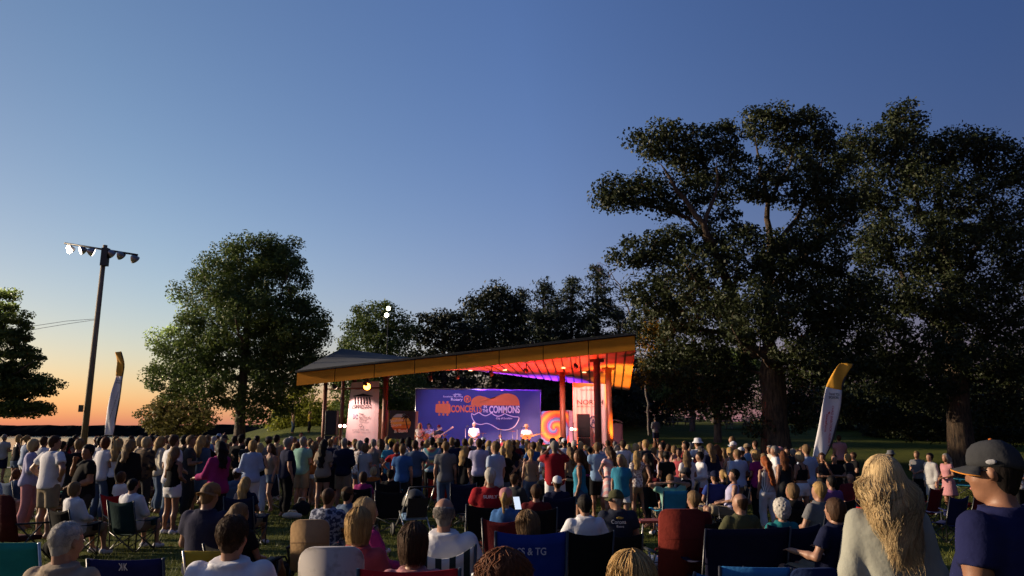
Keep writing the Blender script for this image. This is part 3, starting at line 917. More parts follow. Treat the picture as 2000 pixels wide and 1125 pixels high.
def build_pavilion():
    org = Vector((-2.0, 37.0, gz(-2, 37)))
    e = empty('stage_pavilion', org)
    tag(e, 'open stage pavilion with twisted roof and glowing wooden ceiling', 'pavilion')
    T = Matrix.Translation(-org)
    def part(name, bm, mat, smooth=False, parent=None):
        me = to_mesh(bm, name, smooth)
        me.transform(T)
        return link(name, me, mat, parent or e)
    bm = bmesh.new()
    sheet(bm, lambda u, v: roof(-.004 + u * 1.008, -.01 + v * 1.02, .02), 30, 16, .06, (0, 0, 1))
    rf = part('roof', bm, ROOFM)
    bm = bmesh.new(); sheet(bm, lambda u, v: roof(-.004 + u * 1.008, -.012 - .004 * v, .085), 30, 1, .035, (0, 0, 1))
    part('roof_edge', bm, BLACK)
    # soffit body just under the roof
    DEP = 0.60
    nP = 8
    for i in range(nP):                           # front fascia, one board length at a time
        bm = bmesh.new()
        u0, u1 = i / nP + .0012, (i + 1) / nP - .0012
        sheet(bm, lambda a, b: roof(u0 + (u1 - u0) * a, -.002, -.005 - b * (DEP - .12 * (u0 + (u1 - u0) * a) * 0)), 4, 1, .05, (0, 1, 0))
        part('fascia_panel', bm, FASCIA)
    for i in range(4):                            # right and left ends
        for uu, nx in ((1.0, -1), (0.0, 1)):
            bm = bmesh.new()
            v0, v1 = i / 4 + .006, (i + 1) / 4 - .004
            sheet(bm, lambda a, b: roof(uu, v0 + (v1 - v0) * a, -.005 - b * (DEP * (1 - .75 * (v0 + (v1 - v0) * a)))), 3, 1, .05, (nx, 0, 0))
            part('fascia_panel', bm, FASCIA)
    # wooden ceiling, plank by plank
    cm = ceiling_mat()
    nC = 40
    for i in range(nC):
        bm = bmesh.new()
        u0, u1 = i / nC + .0028, (i + 1) / nC - .0028
        sheet(bm, lambda a, b: roof(u0 + (u1 - u0) * a, .006 + .985 * b, -(DEP * .96) * (1 - .75 * b) - .03), 1, 10, .03, (0, 0, 1))
        part('ceiling_plank', bm, cm)
    bm = bmesh.new()
    sheet(bm, lambda a, b: roof(.002 + .996 * a, .008 + .982 * b, -(DEP * .96) * (1 - .75 * b) + .008), 20, 10, .02, (0, 0, 1))
    part('ceiling_backing', bm, BLACK)
    # posts
    posts = [(634, 36, .10), (668, 41, .10), (690, 37.2, .11), (752, 35.8, .13), (716, 42, .10), (1099, 36.5, .14), (1141, 40, .11), (1167, 32.6, .15), (1190, 34.6, .14)]
    for (px, Y, r) in posts:
        x = xat(px, Y, 3)
        # height of ceiling there
        best = None
        for a in range(41):
            for b in range(21):
                q = roof(a / 40, b / 20)
                d = (q.x - x) ** 2 + (q.y - Y) ** 2
                if best is None or d < best[0]: best = (d, q, b / 20)
        zt = best[1].z - DEP * .96 * (1 - .75 * best[2]) - .02
        bm = bmesh.new()
        zb = gz(x, Y)
        tube(bm, [(x, Y, zb - .1), (x, Y, zt)], r, n=14)
        po = part('post', bm, STEEL, True)
        bm = bmesh.new()
        box(bm, (x, Y, zt - .06), (.62, .2, .12)); box(bm, (x, Y, zt - .16), (.3, .2, .1))
        part('bracket', bm, STEEL, parent=po)
    # deck
    bm = bmesh.new()
    P = [(-10.6, 34.4), (5.2, 33.2), (6.8, 41.6), (-10.6, 43.6)]
    lo = [bm.verts.new((p[0], p[1], -.6)) for p in P]; hi = [bm.verts.new((p[0], p[1], .5)) for p in P]
    bm.faces.new(hi); bm.faces.new(list(reversed(lo)))
    for k in range(4): bm.faces.new((lo[k], lo[(k+1) % 4], hi[(k+1) % 4], hi[k]))
    part('stage_deck', bm, plain('concrete_deck', (.22, .20, .18), .85, bump=.2))
    # rail beam between left posts
    bm = bmesh.new(); a = at(634, 760, 36); c = at(760, 757, 36)
    tube(bm, [a, c], .035, n=8); part('cross_bar', bm, STEEL, True)
    # recessed downlights
    for (u, v) in ((.86, .50), (.80, .34), (.93, .42), (.62, .42), (.5, .6)):
        q = roof(u, v, -(DEP * .96) * (1 - .75 * v) - .035)
        bm = bmesh.new(); lathe(bm, [(.05, -.02), (.09, -.02), (.1, 0), (.1, .03)], tuple(q), 12)
        part('downlight', bm, glow('downlight_glow', (1.0, .62, .22), 1.2 if u != .86 else 1.2), True)
    return e
build_pavilion()

# ------------------------------------------------------------------ lettering
def text_mesh(s, w=None, h=None, bold=0.0, align='CENTER', sx=1.0):
    cu = bpy.data.curves.new('txt', 'FONT')
    cu.body = s
    cu.size = 1.0
    cu.offset = bold
    cu.align_x = align
    cu.extrude = 0.0
    ob = bpy.data.objects.new('txt', cu)
    COL.objects.link(ob)
    dg = bpy.context.evaluated_depsgraph_get()
    me = bpy.data.meshes.new_from_object(ob.evaluated_get(dg))
    bpy.data.objects.remove(ob, do_unlink=True)
    co = np.empty(len(me.vertices) * 3); me.vertices.foreach_get('co', co); co = co.reshape(-1, 3)
    mn, mx = co.min(0), co.max(0)
    kx = (w / (mx[0] - mn[0])) if w else None
    ky = (h / (mx[1] - mn[1])) if h else None
    if kx is None: kx = ky * sx
    if ky is None: ky = kx / sx
    co[:, 0] = (co[:, 0] - (mn[0] + mx[0]) / 2) * kx
    co[:, 1] = (co[:, 1] - (mn[1] + mx[1]) / 2) * ky
    me.vertices.foreach_set('co', co.ravel())
    return me

UPR = Matrix.Rotation(R(90), 4, 'X')      # text plane -> upright, facing the camera (-y)

class Panel:
    """flat print on an upright cloth: marks are placed by picture position on the plane y = Y"""
    def __init__(self, root, Y):
        self.root = root; self.Y = Y; self.k = 0
    def p(self, px, py):
        return at(px, py, self.Y)
    def lay(self):
        self.k += 1
        return .006 + .0022 * self.k
    def text(self, s, x0, y0, x1, y1, mat, bold=0.0, rot=0.0, name='lettering'):
        a, b = self.p(x0, y0), self.p(x1, y1)
        me = text_mesh(s, abs(b.x - a.x), abs(a.z - b.z), bold)
        c = (a + b) / 2
        o = link(name, me, mat, self.root)
        o.matrix_local = Matrix.Translation(Vector((c.x, self.Y - self.lay(), c.z)) - self.root.location) @ Matrix.Rotation(rot, 4, 'Y') @ UPR
        return o
    def poly(self, pts, mat, name='mark'):
        d = self.lay()
        vs_ = [Vector((q.x, self.Y - d, q.z)) - self.root.location for q in (self.p(*t) for t in pts)]
        bm = bmesh.new()
        f = bm.faces.new([bm.verts.new(v) for v in vs_])
        bmesh.ops.triangulate(bm, faces=[f])
        me = to_mesh(bm, name)
        return link(name, me, mat, self.root)
    def line(self, pts, wpx, mat, name='outline', closed=False):
        d = self.lay()
        P = [self.p(*t) for t in pts]
        if closed: P = P + [P[0], P[1]]
        w = wpx * self.Y / F_PX / 2
        bm = bmesh.new(); prev = None
        L_, R_ = [], []
        for i, q in enumerate(P):
            a = P[max(0, i - 1)]; b = P[min(len(P) - 1, i + 1)]
            t = Vector((b.x - a.x, 0, b.z - a.z)); t.normalize()
            n = Vector((-t.z, 0, t.x)) * w
            c = Vector((q.x, self.Y - d, q.z)) - self.root.location
            L_.append(bm.verts.new(c + n)); R_.append(bm.verts.new(c - n))
        for i in range(len(P) - 1):
            bm.faces.new((L_[i], L_[i+1], R_[i+1], R_[i]))
        return link(name, to_mesh(bm, name), mat, self.root)
    def disc(self, cx, cy, r, mat, n=24, name='mark', ry=None):
        return self.poly([(cx + r*math.cos(2*math.pi*k/n), cy + (ry or r)*math.sin(2*math.pi*k/n)) for k in range(n)], mat, name)

def spline(pts, n=6, closed=False):
    """Catmull-Rom through picture points"""
    out = []
    m = len(pts)
    rng_ = range(m) if closed else range(m - 1)
    for i in rng_:
        g = lambda k: pts[k % m] if closed else pts[min(max(k, 0), m - 1)]
        p0, p1, p2, p3 = g(i-1), g(i), g(i+1), g(i+2)
        for j in range(n):
            t = j / n
            out.append(tuple(.5*((2*p1[a]) + (-p0[a]+p2[a])*t + (2*p0[a]-5*p1[a]+4*p2[a]-p3[a])*t*t + (-p0[a]+3*p1[a]-3*p2[a]+p3[a])*t**3) for a in (0, 1)))
    if not closed: out.append(tuple(pts[-1]))
    return out

INK_W = plain('ink_white', (.78, .74, .74), .8, var=.02)
INK_O = plain('ink_orange', (.72, .20, .045), .8, var=.04)
INK_K = plain('ink_dark', (.03, .025, .035), .8, var=.05)
INK_G = plain('ink_grey', (.20, .18, .20), .8, var=.05)
INK_R = plain('ink_red', (.45, .02, .03), .8, var=.05)
INK_Y = plain('ink_gold', (.75, .40, .05), .8, var=.05)

def cloth_panel(name, label, cat, corners, Y, mat, wave=.02, thick=.01, nu=16, nv=8, nw=5):
    """hanging cloth; corners (tl, tr, br, bl) in picture pixels"""
    P = [at(c[0], c[1], Y) for c in corners]
    org = (P[3] + P[2]) / 2
    e = empty(name, org); tag(e, label, cat)
    bm = bmesh.new()
    def fn(u, v):
        q = P[3].lerp(P[2], u).lerp(P[0].lerp(P[1], u), v)
        return q + Vector((0, .005 + wave * (1 + math.sin(u * nw * 2 * math.pi + v * 1.3)), 0)) - org
    sheet(bm, fn, nu, nv, thick, (0, 1, 0))
    link('cloth', to_mesh(bm, 'cloth', False), mat, e)
    return e, Panel(e, Y)

# blue backdrop
YB = 40.0
def big_banner():
    e, p = cloth_panel('stage_banner', 'big blue stage banner with orange and white guitar artwork', 'banner', [(812, 760), (1055, 764), (1055, 872), (812, 870)], YB,
                       plain('banner_blue', (.040, .054, .19), .75, var=.10, scale=1.2), wave=.012, nu=30, nv=10, nw=4)
    # frame tube around it
    for (a, b) in (((812, 758), (812, 880)), ((1055.5, 762), (1055.5, 880)), ((811, 758.5), (1057, 762.5))):
        bm = bmesh.new(); tube(bm, [at(a[0], a[1], YB + .1) - e.location, at(b[0], b[1], YB + .1) - e.location], .03, n=8)
        link('frame_tube', to_mesh(bm, 'frame_tube', True), CHROME, e)
    # guitar: orange upper half of the body
    up = spline([(920, 792), (921, 782), (927, 776), (936, 773), (946, 775), (957, 778), (966, 777), (975, 772), (985, 769), (996, 769), (1007, 773), (1013, 781), (1015, 792)])
    p.poly(up, INK_O, 'guitar_top')
    # wavy white outline below
    lo = spline([(921, 808), (926, 810), (932, 807), (936, 806), (942, 810), (949, 812), (956, 809), (960, 807), (966, 811), (974, 813), (982, 810), (986, 808), (993, 811), (1004, 814), (1013, 815),
                 (1012, 822), (1006, 832), (996, 838), (984, 840), (972, 837), (960, 830), (950, 827), (940, 829), (930, 827), (923, 818)], 5, True)
    p.line(lo, 1.5, INK_W, 'guitar_outline', True)
    # headstock
    p.poly([(852, 789), (878, 788), (880, 792), (880, 804), (878, 808), (852, 806), (850, 804), (851, 791)], INK_O, 'headstock')
    for x in (857, 865, 873):
        p.poly([(x, 785), (x + 2, 785), (x + 2, 811), (x, 811)], INK_O, 'tuning_peg')
        p.disc(x + 1, 785.5, 2.2, INK_O, 10, 'tuning_peg'); p.disc(x + 1, 810, 2.2, INK_O, 10, 'tuning_peg')
    p.text('CONCERTS', 881, 791.5, 941, 805.5, INK_O, .03)
    p.text('IN', 945, 791.5, 951, 797.5, INK_W, .02)
    p.text('THE', 942.5, 799, 953.5, 805.5, INK_W, .02)
    p.text('COMMONS', 955.5, 792.5, 1015, 807, INK_W, .03)
    p.text('City of Excelsior', 969, 815, 1001, 820, INK_W, .012)
    p.text('Rotary', 881, 777.5, 904, 784.5, INK_W, .02)
    p.text('Excelsior Morning', 866, 773, 904, 777, INK_W, .004)
    for k in range(7):                              # rising fan above the name
        a = R(20 + k * 23)
        p.line([(893 + 3 * math.cos(a), 773 - 2 * math.sin(a)), (893 + 9 * math.cos(a), 773 - 5 * math.sin(a))], .9, INK_W, 'fan_ray')
    ring = [(913 + 6.2 * math.cos(2*math.pi*k/24), 779.5 + 6.2 * math.sin(2*math.pi*k/24)) for k in range(24)]
    p.line(ring, 2.0, INK_O, 'wheel_rim', True)
    for k in range(6):
        a = 2 * math.pi * k / 6
        p.line([(913, 779.5), (913 + 5.5 * math.cos(a), 779.5 + 5.5 * math.sin(a))], 1.2, INK_O, 'wheel_spoke')
    p.disc(913, 779.5, 1.8, INK_O, 12, 'wheel_hub')
big_banner()

WHITE_CLOTH = plain('white_banner', (.74, .66, .66), .85, var=.05, scale=2)
def left_banner():
    e, p = cloth_panel('sponsor_banner', 'white sponsor banner with columned logo under the orange stage lamp', 'banner', [(686, 747), (741, 744), (737, 880), (672, 880)], 36.3, WHITE_CLOTH, .012, nw=2)
    p.text('THANK YOU SPONSORS', 693, 758.5, 726, 762, INK_K, .01)
    p.poly([(690, 773), (709, 768.5), (728, 773), (728, 774.5), (690, 774.5)], INK_K, 'pediment')
    for k in range(6):
        x = 692.5 + k * 5.6
        p.poly([(x, 775.5), (x + 2.6, 775.5), (x + 2.6, 789.5), (x, 789.5)], INK_K, 'column')
    p.poly([(689, 790.6), (726, 790.6), (726, 791.4), (689, 791.4)], INK_K, 'baseline')
    p.text('OPPIDAN', 687, 792.5, 725, 798, INK_K, .012)
    for (dx, dy) in ((0, 0), (3, -2.5), (-3, 2), (2.5, 3), (-2.5, -3)):
        p.disc(693.5 + dx, 812.5 + dy, 1.9, plain('ink_pale_blue', (.42, .44, .58), .8), 10, 'logo_dot')
    p.text('The', 701.5, 807, 711, 811, INK_K, .006); p.text('Bernard', 701.5, 813, 722, 817, INK_K, .006); p.text('Group', 701.5, 819, 717, 824, INK_K, .006)
    ring = [(705 + 3 * math.cos(2*math.pi*k/16), 831 + 3 * math.sin(2*math.pi*k/16)) for k in range(16)]
    p.line(ring, .9, INK_G, 'logo_ring', True)
    p.text('SMARTFILLER', 688.5, 838.5, 721, 841.3, INK_G, 0)
left_banner()

def right_banner():
    e, p = cloth_panel('sponsor_banner', 'white sponsor banner reading NORTH beside the right stage posts', 'banner', [(1119, 747), (1184, 750), (1186, 882), (1120, 880)], 35.4, WHITE_CLOTH, .04, nu=40, nw=7)
    p.poly([(1119.5, 747.5), (1163, 750), (1163, 752), (1155, 755), (1143, 754), (1132, 757), (1120, 756)], INK_O, 'wave_band')
    p.text('THANK YOU SPONSORS', 1133, 760, 1163, 763.5, INK_K, .01)
    p.text('NORTH', 1127, 781, 1178, 790, INK_K, .006)
    p.text('MEMORIAL HEALTH', 1127, 792.5, 1176, 795.5, INK_G, .004)
    r_ = [(1158.5 + 7 * math.cos(2*math.pi*k/24), 824 + 11 * math.sin(2*math.pi*k/24)) for k in range(24)]
    p.line(r_, 2.2, plain('ink_navy', (.05, .05, .16), .8), 'ring', True)
    p.text('A', 1154, 818, 1163, 830, plain('ink_navy', (.05, .05, .16), .8), .02)
    # carrying stand
    bm = bmesh.new()
    for px in (1119.5, 1185): tube(bm, [at(px, 746, 35.55) - e.location, at(px, 884, 35.55) - e.location], .025, n=8)
    link('stand', to_mesh(bm, 'stand', True), STEEL, e)
right_banner()

def band_sign():
    e, p = cloth_panel('band_sign', 'dark blue band sign with orange sunset and palm tree', 'sign', [(762, 801), (812, 803), (809, 860), (757, 856)], 38.4,
                       plain('sign_navy', (.012, .02, .05), .6), .004, nw=1)
    # sunset disc in bands
    for (yy, col) in ((0, (.30, .55, .75)), (1, (.85, .62, .18)), (2, (.85, .48, .10)), (3, (.75, .26, .05)), (4, (.55, .12, .05))):
        y0, y1 = 808 + yy * 7.2 + .3, 808 + (yy + 1) * 7.2 - .3
        pts = []
        cx, cy, r = 783, 826, 19.5
        h = lambda y: math.sqrt(max(0.2, r*r - (y - cy)**2))
        pts = [(cx - h(y0), y0), (cx + h(y0), y0), (cx + h((y0+y1)/2), (y0+y1)/2), (cx + h(y1), y1), (cx - h(y1), y1), (cx - h((y0+y1)/2), (y0+y1)/2)]
        p.poly(pts, plain('sunset_%d' % yy, col, .7), 'sunset_band')
    p.line(spline([(797, 842), (795, 832), (793, 822), (794, 815)]), 2.2, INK_K, 'palm_trunk')
    for (dx, dy) in ((-10, 2), (-8, -4), (-2, -6), (5, -5), (9, 1), (8, 7), (-7, 8)):
        p.line(spline([(794, 815), (794 + dx * .6, 815 + dy * .6 - 2.5), (794 + dx, 815 + dy + 1)]), 2.0, INK_K, 'palm_frond')
    p.text('Southside', 762, 818, 788, 824, INK_W, .02, R(-6)); p.text('Shore', 764, 827, 784, 833, INK_W, .02, R(-6))
    p.text('& Band', 770, 838, 796, 845, INK_W, .02, R(-4))
band_sign()

def tie_dye():
    m, t, b = new_mat('tie_dye')
    tc = t.nodes.new('ShaderNodeTexCoord')
    c = at(1081, 832, 39.0)
    mp = t.nodes.new('ShaderNodeVectorMath'); mp.operation = 'SUBTRACT'
    mp.inputs[1].default_value = (0, 0, 0)
    t.links.new(tc.outputs['Object'], mp.inputs[0])
    sx = t.nodes.new('ShaderNodeSeparateXYZ'); t.links.new(mp.outputs[0], sx.inputs[0])
    def M(op, a, b_=None):
        n = t.nodes.new('ShaderNodeMath'); n.operation = op
        for i, v in enumerate((a, b_)):
            if v is None: continue
            if isinstance(v, (int, float)): n.inputs[i].default_value = v
            else: t.links.new(v, n.inputs[i])
        return n.outputs[0]
    zz = M('SUBTRACT', sx.outputs['Z'], 0.78)
    r_ = M('SQRT', M('ADD', M('MULTIPLY', sx.outputs['X'], sx.outputs['X']), M('MULTIPLY', zz, zz)))
    an = M('ARCTAN2', zz, sx.outputs['X'])
    nz = t.nodes.new('ShaderNodeTexNoise'); nz.inputs['Scale'].default_value = 9
    t.links.new(tc.outputs['Object'], nz.inputs['Vector'])
    sp = M('FRACT', M('ADD', M('ADD', M('MULTIPLY', r_, 1.55), M('MULTIPLY', an, 0.159155)), M('MULTIPLY', nz.outputs['Fac'], .16)))
    cr = t.nodes.new('ShaderNodeValToRGB'); cr.color_ramp.interpolation = 'LINEAR'
    e = cr.color_ramp.elements
    cols = [(0, (.16, .30, .62)), (.14, (.10, .10, .40)), (.24, (.55, .06, .10)), (.42, (.80, .16, .06)), (.6, (.85, .42, .05)), (.74, (.80, .20, .07)), (.86, (.45, .05, .12)), (1, (.16, .30, .62))]
    e[0].position = 0; e[0].color = rgb(cols[0][1]); e[1].position = 1; e[1].color = rgb(cols[-1][1])
    for (p_, c_) in cols[1:-1]:
        k = e.new(p_); k.color = rgb(c_)
    t.links.new(sp, cr.inputs[0]); t.links.new(cr.outputs[0], b.inputs['Base Color'])
    b.inputs['Roughness'].default_value = .9
    e_, p = cloth_panel('tie_dye_hanging', 'spiral tie-dye cloth hanging right of the blue banner', 'wall hanging', [(1057, 803), (1110, 801), (1112, 866), (1057, 868)], 39.0, m, .012, nw=2)
tie_dye()

def flats():
    for (c, lab) in (([(739, 799), (760, 801), (758, 880), (736, 880)], 'orange plywood flat between the columned banner and the band sign'),
                     ([(812.5, 803), (817, 803), (814, 880), (806, 880)], 'narrow plywood flat at the right side of the band sign')):
        e, p = cloth_panel('plywood_flat', lab, 'panel', c, 38.8, WOODPLY, 0.0, .03, nu=1, nv=1)
    e, p = cloth_panel('purple_panel', 'violet lit panel between the tie-dye cloth and the NORTH banner', 'panel', [(1111, 801), (1119, 803), (1119, 880), (1112, 880)], 38.6, plain('lilac', (.42, .30, .50), .8), .005, nu=4, nw=1)
flats()

def speaker_stack(px, Y, y0, y1, wpx, lab):
    w = wpx * Y / F_PX; a = at(px, y0, Y); zb = .5
    e = empty('loudspeaker', (a.x, Y, zb)); tag(e, lab, 'loudspeaker', 'loudspeaker stacks at the stage sides')
    H = a.z - zb
    n = 2
    for k in range(n):
        z0, z1 = H * k / n + .01, H * (k + 1) / n - .01
        bm = bmesh.new(); box(bm, (0, .25, (z0 + z1) / 2), (w, .5, z1 - z0))
        bmesh.ops.bevel(bm, geom=bm.edges[:], offset=.015, segments=1, affect='EDGES')
        c = link('cabinet', to_mesh(bm, 'cabinet'), BLACK, e)
        bm = bmesh.new(); box(bm, (0, -.008, (z0 + z1) / 2), (w * .9, .02, (z1 - z0) * .92))
        link('grille', to_mesh(bm, 'grille'), plain('speaker_grille', (.02, .02, .022), .5, bump=.6, bscale=120, metal=.4), c)
speaker_stack(647, 35.6, 801, 0, 22, 'black loudspeaker stack at the left end of the stage')
speaker_stack(1140, 34.2, 808, 0, 24, 'black loudspeaker stack in front of the NORTH banner')

def lamp_head(root, p, d, r, ln, mat_glow, name='lamp_head', gname='lens'):
    """par can at p pointing along d"""
    q = Vector(d).normalized().to_track_quat('Z', 'Y').to_matrix().to_4x4()
    m = Matrix.Translation(Vector(p)) @ q
    bm = bmesh.new(); lathe(bm, [(r * .5, -ln), (r * .8, -ln * .7), (r, -ln * .2), (r * 1.04, 0), (r * .96, -.005)], (0, 0, 0), 14)
    h = link(name, to_mesh(bm, name, True), BLACK, root, mtx=m)
    bm = bmesh.new(); lathe(bm, [(r * .93, 0.0), (r * .7, .012), (r * .2, .02)], (0, 0, 0), 14)
    link(gname, to_mesh(bm, gname, True), mat_glow, h, mtx=Matrix.Translation((0, 0, .012)))
    return h

def spot(name, p, tgt, energy, col, ang=60, blend=.6, size=.1, parent=None):
    d = bpy.data.lights.new(name, 'SPOT'); d.energy = energy * LAMP; d.color = col; d.spot_size = R(ang); d.spot_blend = blend; d.shadow_soft_size = size
    o = bpy.data.objects.new(name, d); COL.objects.link(o)
    o.location = p
    o.rotation_euler = (Vector(tgt) - Vector(p)).to_track_quat('-Z', 'Y').to_euler()
    return o

def stage_lamps():
    # big orange lamp hung over the left banner, shining at the crowd
    p = at(717, 755, 34.6)
    e = empty('stage_lamp', p); tag(e, 'glowing orange stage lamp hung above the columned banner', 'lamp')
    lamp_head(e, (0, 0, 0), (.1, -1, -.12), .17, .4, glow('orange_glow', (1.0, .30, .03), 6))
    bm = bmesh.new(); tube(bm, [(0, .2, .1), (0, .2, .75)], .03, n=8); box(bm, (0, .2, .78), (.5, .12, .1)); link('hanger', to_mesh(bm, 'hanger', True), STEEL, e)
    spot('stage_lamp_light', p + Vector((0, -.12, -.05)), p + Vector((.6, -.7, -2)), 60, (1, .32, .06), 120, .8, .12)
    # twin white lamps on a stand
    q = at(739, 832, 34.4)
    e = empty('stand_lamp', (q.x, q.y, .5)); tag(e, 'pair of small white lamps on a stand left of the columned banner', 'lamp')
    e.location.x = at(668.5, 832, 34.4).x
    z = q.z - .5
    for dx in (-.09, .11):
        lamp_head(e, (dx, -.02, z), (.1, -1, 0), .075, .16, glow('pink_white_glow', (1.0, .45, .38), 5))
    bm = bmesh.new(); tube(bm, [(0, .1, 0), (0, .1, z + .05)], .02, n=8); tube(bm, [(-.2, .1, z + .05), (.2, .1, z + .05)], .02, n=8)
    tube(bm, [(0, .1, .5), (.3, -.2, 0)], .012, n=6); tube(bm, [(0, .1, .5), (-.3, -.2, 0)], .012, n=6); link('stand', to_mesh(bm, 'stand', True), DARKSTEEL, e)
    # twin lamps on the right, white and red
    q = at(1120, 838, 34.6)
    e = empty('stand_lamp', (q.x, q.y, .5)); tag(e, 'white and red twin lamps on a stand left of the right loudspeaker', 'lamp')
    z = q.z - .5
    lamp_head(e, (-.08, -.02, z), (-.1, -1, 0), .07, .16, glow('warm_white_glow', (1, .85, .6), 8))
    lamp_head(e, (.09, -.02, z), (.1, -1, 0), .07, .16, glow('red_glow', (1, .04, .03), 5))
    bm = bmesh.new(); tube(bm, [(0, .1, 0), (0, .1, z + .3)], .02, n=8); tube(bm, [(-.16, .1, z + .05), (.16, .1, z + .05)], .02, n=8); link('stand', to_mesh(bm, 'stand', True), DARKSTEEL, e)
    # ceiling wash lamps: bars of LED cans up on the posts
    def wash(px, Y, tgt, energy, col, lab, ang=80):
        x = xat(px, Y, .7)
        z = .5 if Y < 42 and x < 5.4 else gz(x, Y)
        p = Vector((x, Y, z + .28))
        e = empty('wash_lamp', (x, Y, z)); tag(e, lab, 'lamp', 'coloured uplights on the stage floor')
        d = (Vector(tgt) - p).normalized()
        lamp_head(e, (0, 0, .28), d, .13, .24, glow('wash_' + '_'.join('%02d' % int(c * 10) for c in col), col, 5))
        bm = bmesh.new(); tube(bm, [(-.17, 0, .26), (-.17, 0, .02), (.17, 0, .02), (.17, 0, .26)], .015, n=6); link('yoke', to_mesh(bm, 'yoke', True), DARKSTEEL, e)
        spot('wash_light', p + d * .06, tgt, energy, col, ang, .7, .1)
    RED, AMB, VIO = (1, .025, .02), (1, .30, .03), (.20, .03, 1)
    wash(1060, 34.0, roof(.77, .22, -.7), 1250, RED, 'red uplight on the stage floor left of the right front posts', 96)
    wash(985, 34.8, roof(.62, .28, -.7), 650, (1, .08, .02), 'red uplight on the stage floor at the middle right', 96)
    wash(905, 35.2, roof(.47, .3, -.7), 620, (1, .10, .03), 'orange red uplight on the stage floor at the middle', 86)
    wash(1118, 34.6, roof(.87, .3, -.7), 800, (1, .10, .02), 'red uplight on the stage floor by the right loudspeaker', 80)
    wash(1208, 34.0, roof(.955, .42, -.7), 1700, AMB, 'amber uplight at the outer right post', 48)
    wash(1206, 37.5, roof(.97, .75, -.5), 900, AMB, 'amber uplight behind the outer right post', 54)
    wash(1085, 40.6, roof(.77, .93, -.4), 2600, VIO, 'violet uplight behind the tie-dye cloth', 62)
    wash(940, 41.3, roof(.55, .93, -.4), 1800, VIO, 'violet uplight behind the middle of the banner', 62)
    wash(1015, 41.0, roof(.65, .93, -.4), 2200, VIO, 'violet uplight behind the right end of the banner', 62)
    # front light on the players: warm pink cans under the front edge
    def key(u, tgt, energy, col, lab, ang=34):
        p = roof(u, .06, -.95)
        e = empty('key_lamp', p); tag(e, lab, 'lamp', 'front stage lamps hung below the fascia')
        d = (Vector(tgt) - p).normalized()
        lamp_head(e, (0, 0, 0), d, .1, .25, glow('key_glow', (1, .6, .4), 2))
        bm = bmesh.new(); tube(bm, [(0, 0, .02), (0, .05, .35)], .02, n=6); link('yoke', to_mesh(bm, 'yoke', True), DARKSTEEL, e)
        spot('key_light', p + d * .06, tgt, energy, col, ang, .5, .06)
    key(.22, (-4.6, 37.6, 1.8), 1500, (1, .46, .30), 'front lamp aimed at the three players on the left', 40)
    key(.42, (-1.9, 37.0, 1.8), 1100, (1, .55, .42), 'front lamp aimed at the singer in the middle', 34)
    key(.60, (.7, 37.4, 1.8), 1200, (1, .50, .36), 'front lamp aimed at the seated guitar player', 36)
    key(.50, (-1.6, 40, 2.4), 500, (.40, .36, 1), 'blue front lamp aimed at the big banner', 70)
    key(.12, (-7.2, 36.3, 2.4), 170, (1, .56, .48), 'pink front lamp aimed at the columned banner', 60)
    key(.84, (4.2, 36, 2.2), 260, (1, .52, .46), 'pink front lamp aimed at the NORTH banner', 60)
    key(.70, (2.4, 39, 1.8), 700, (1, .45, .34), 'front lamp aimed at the tie-dye cloth', 44)
stage_lamps()

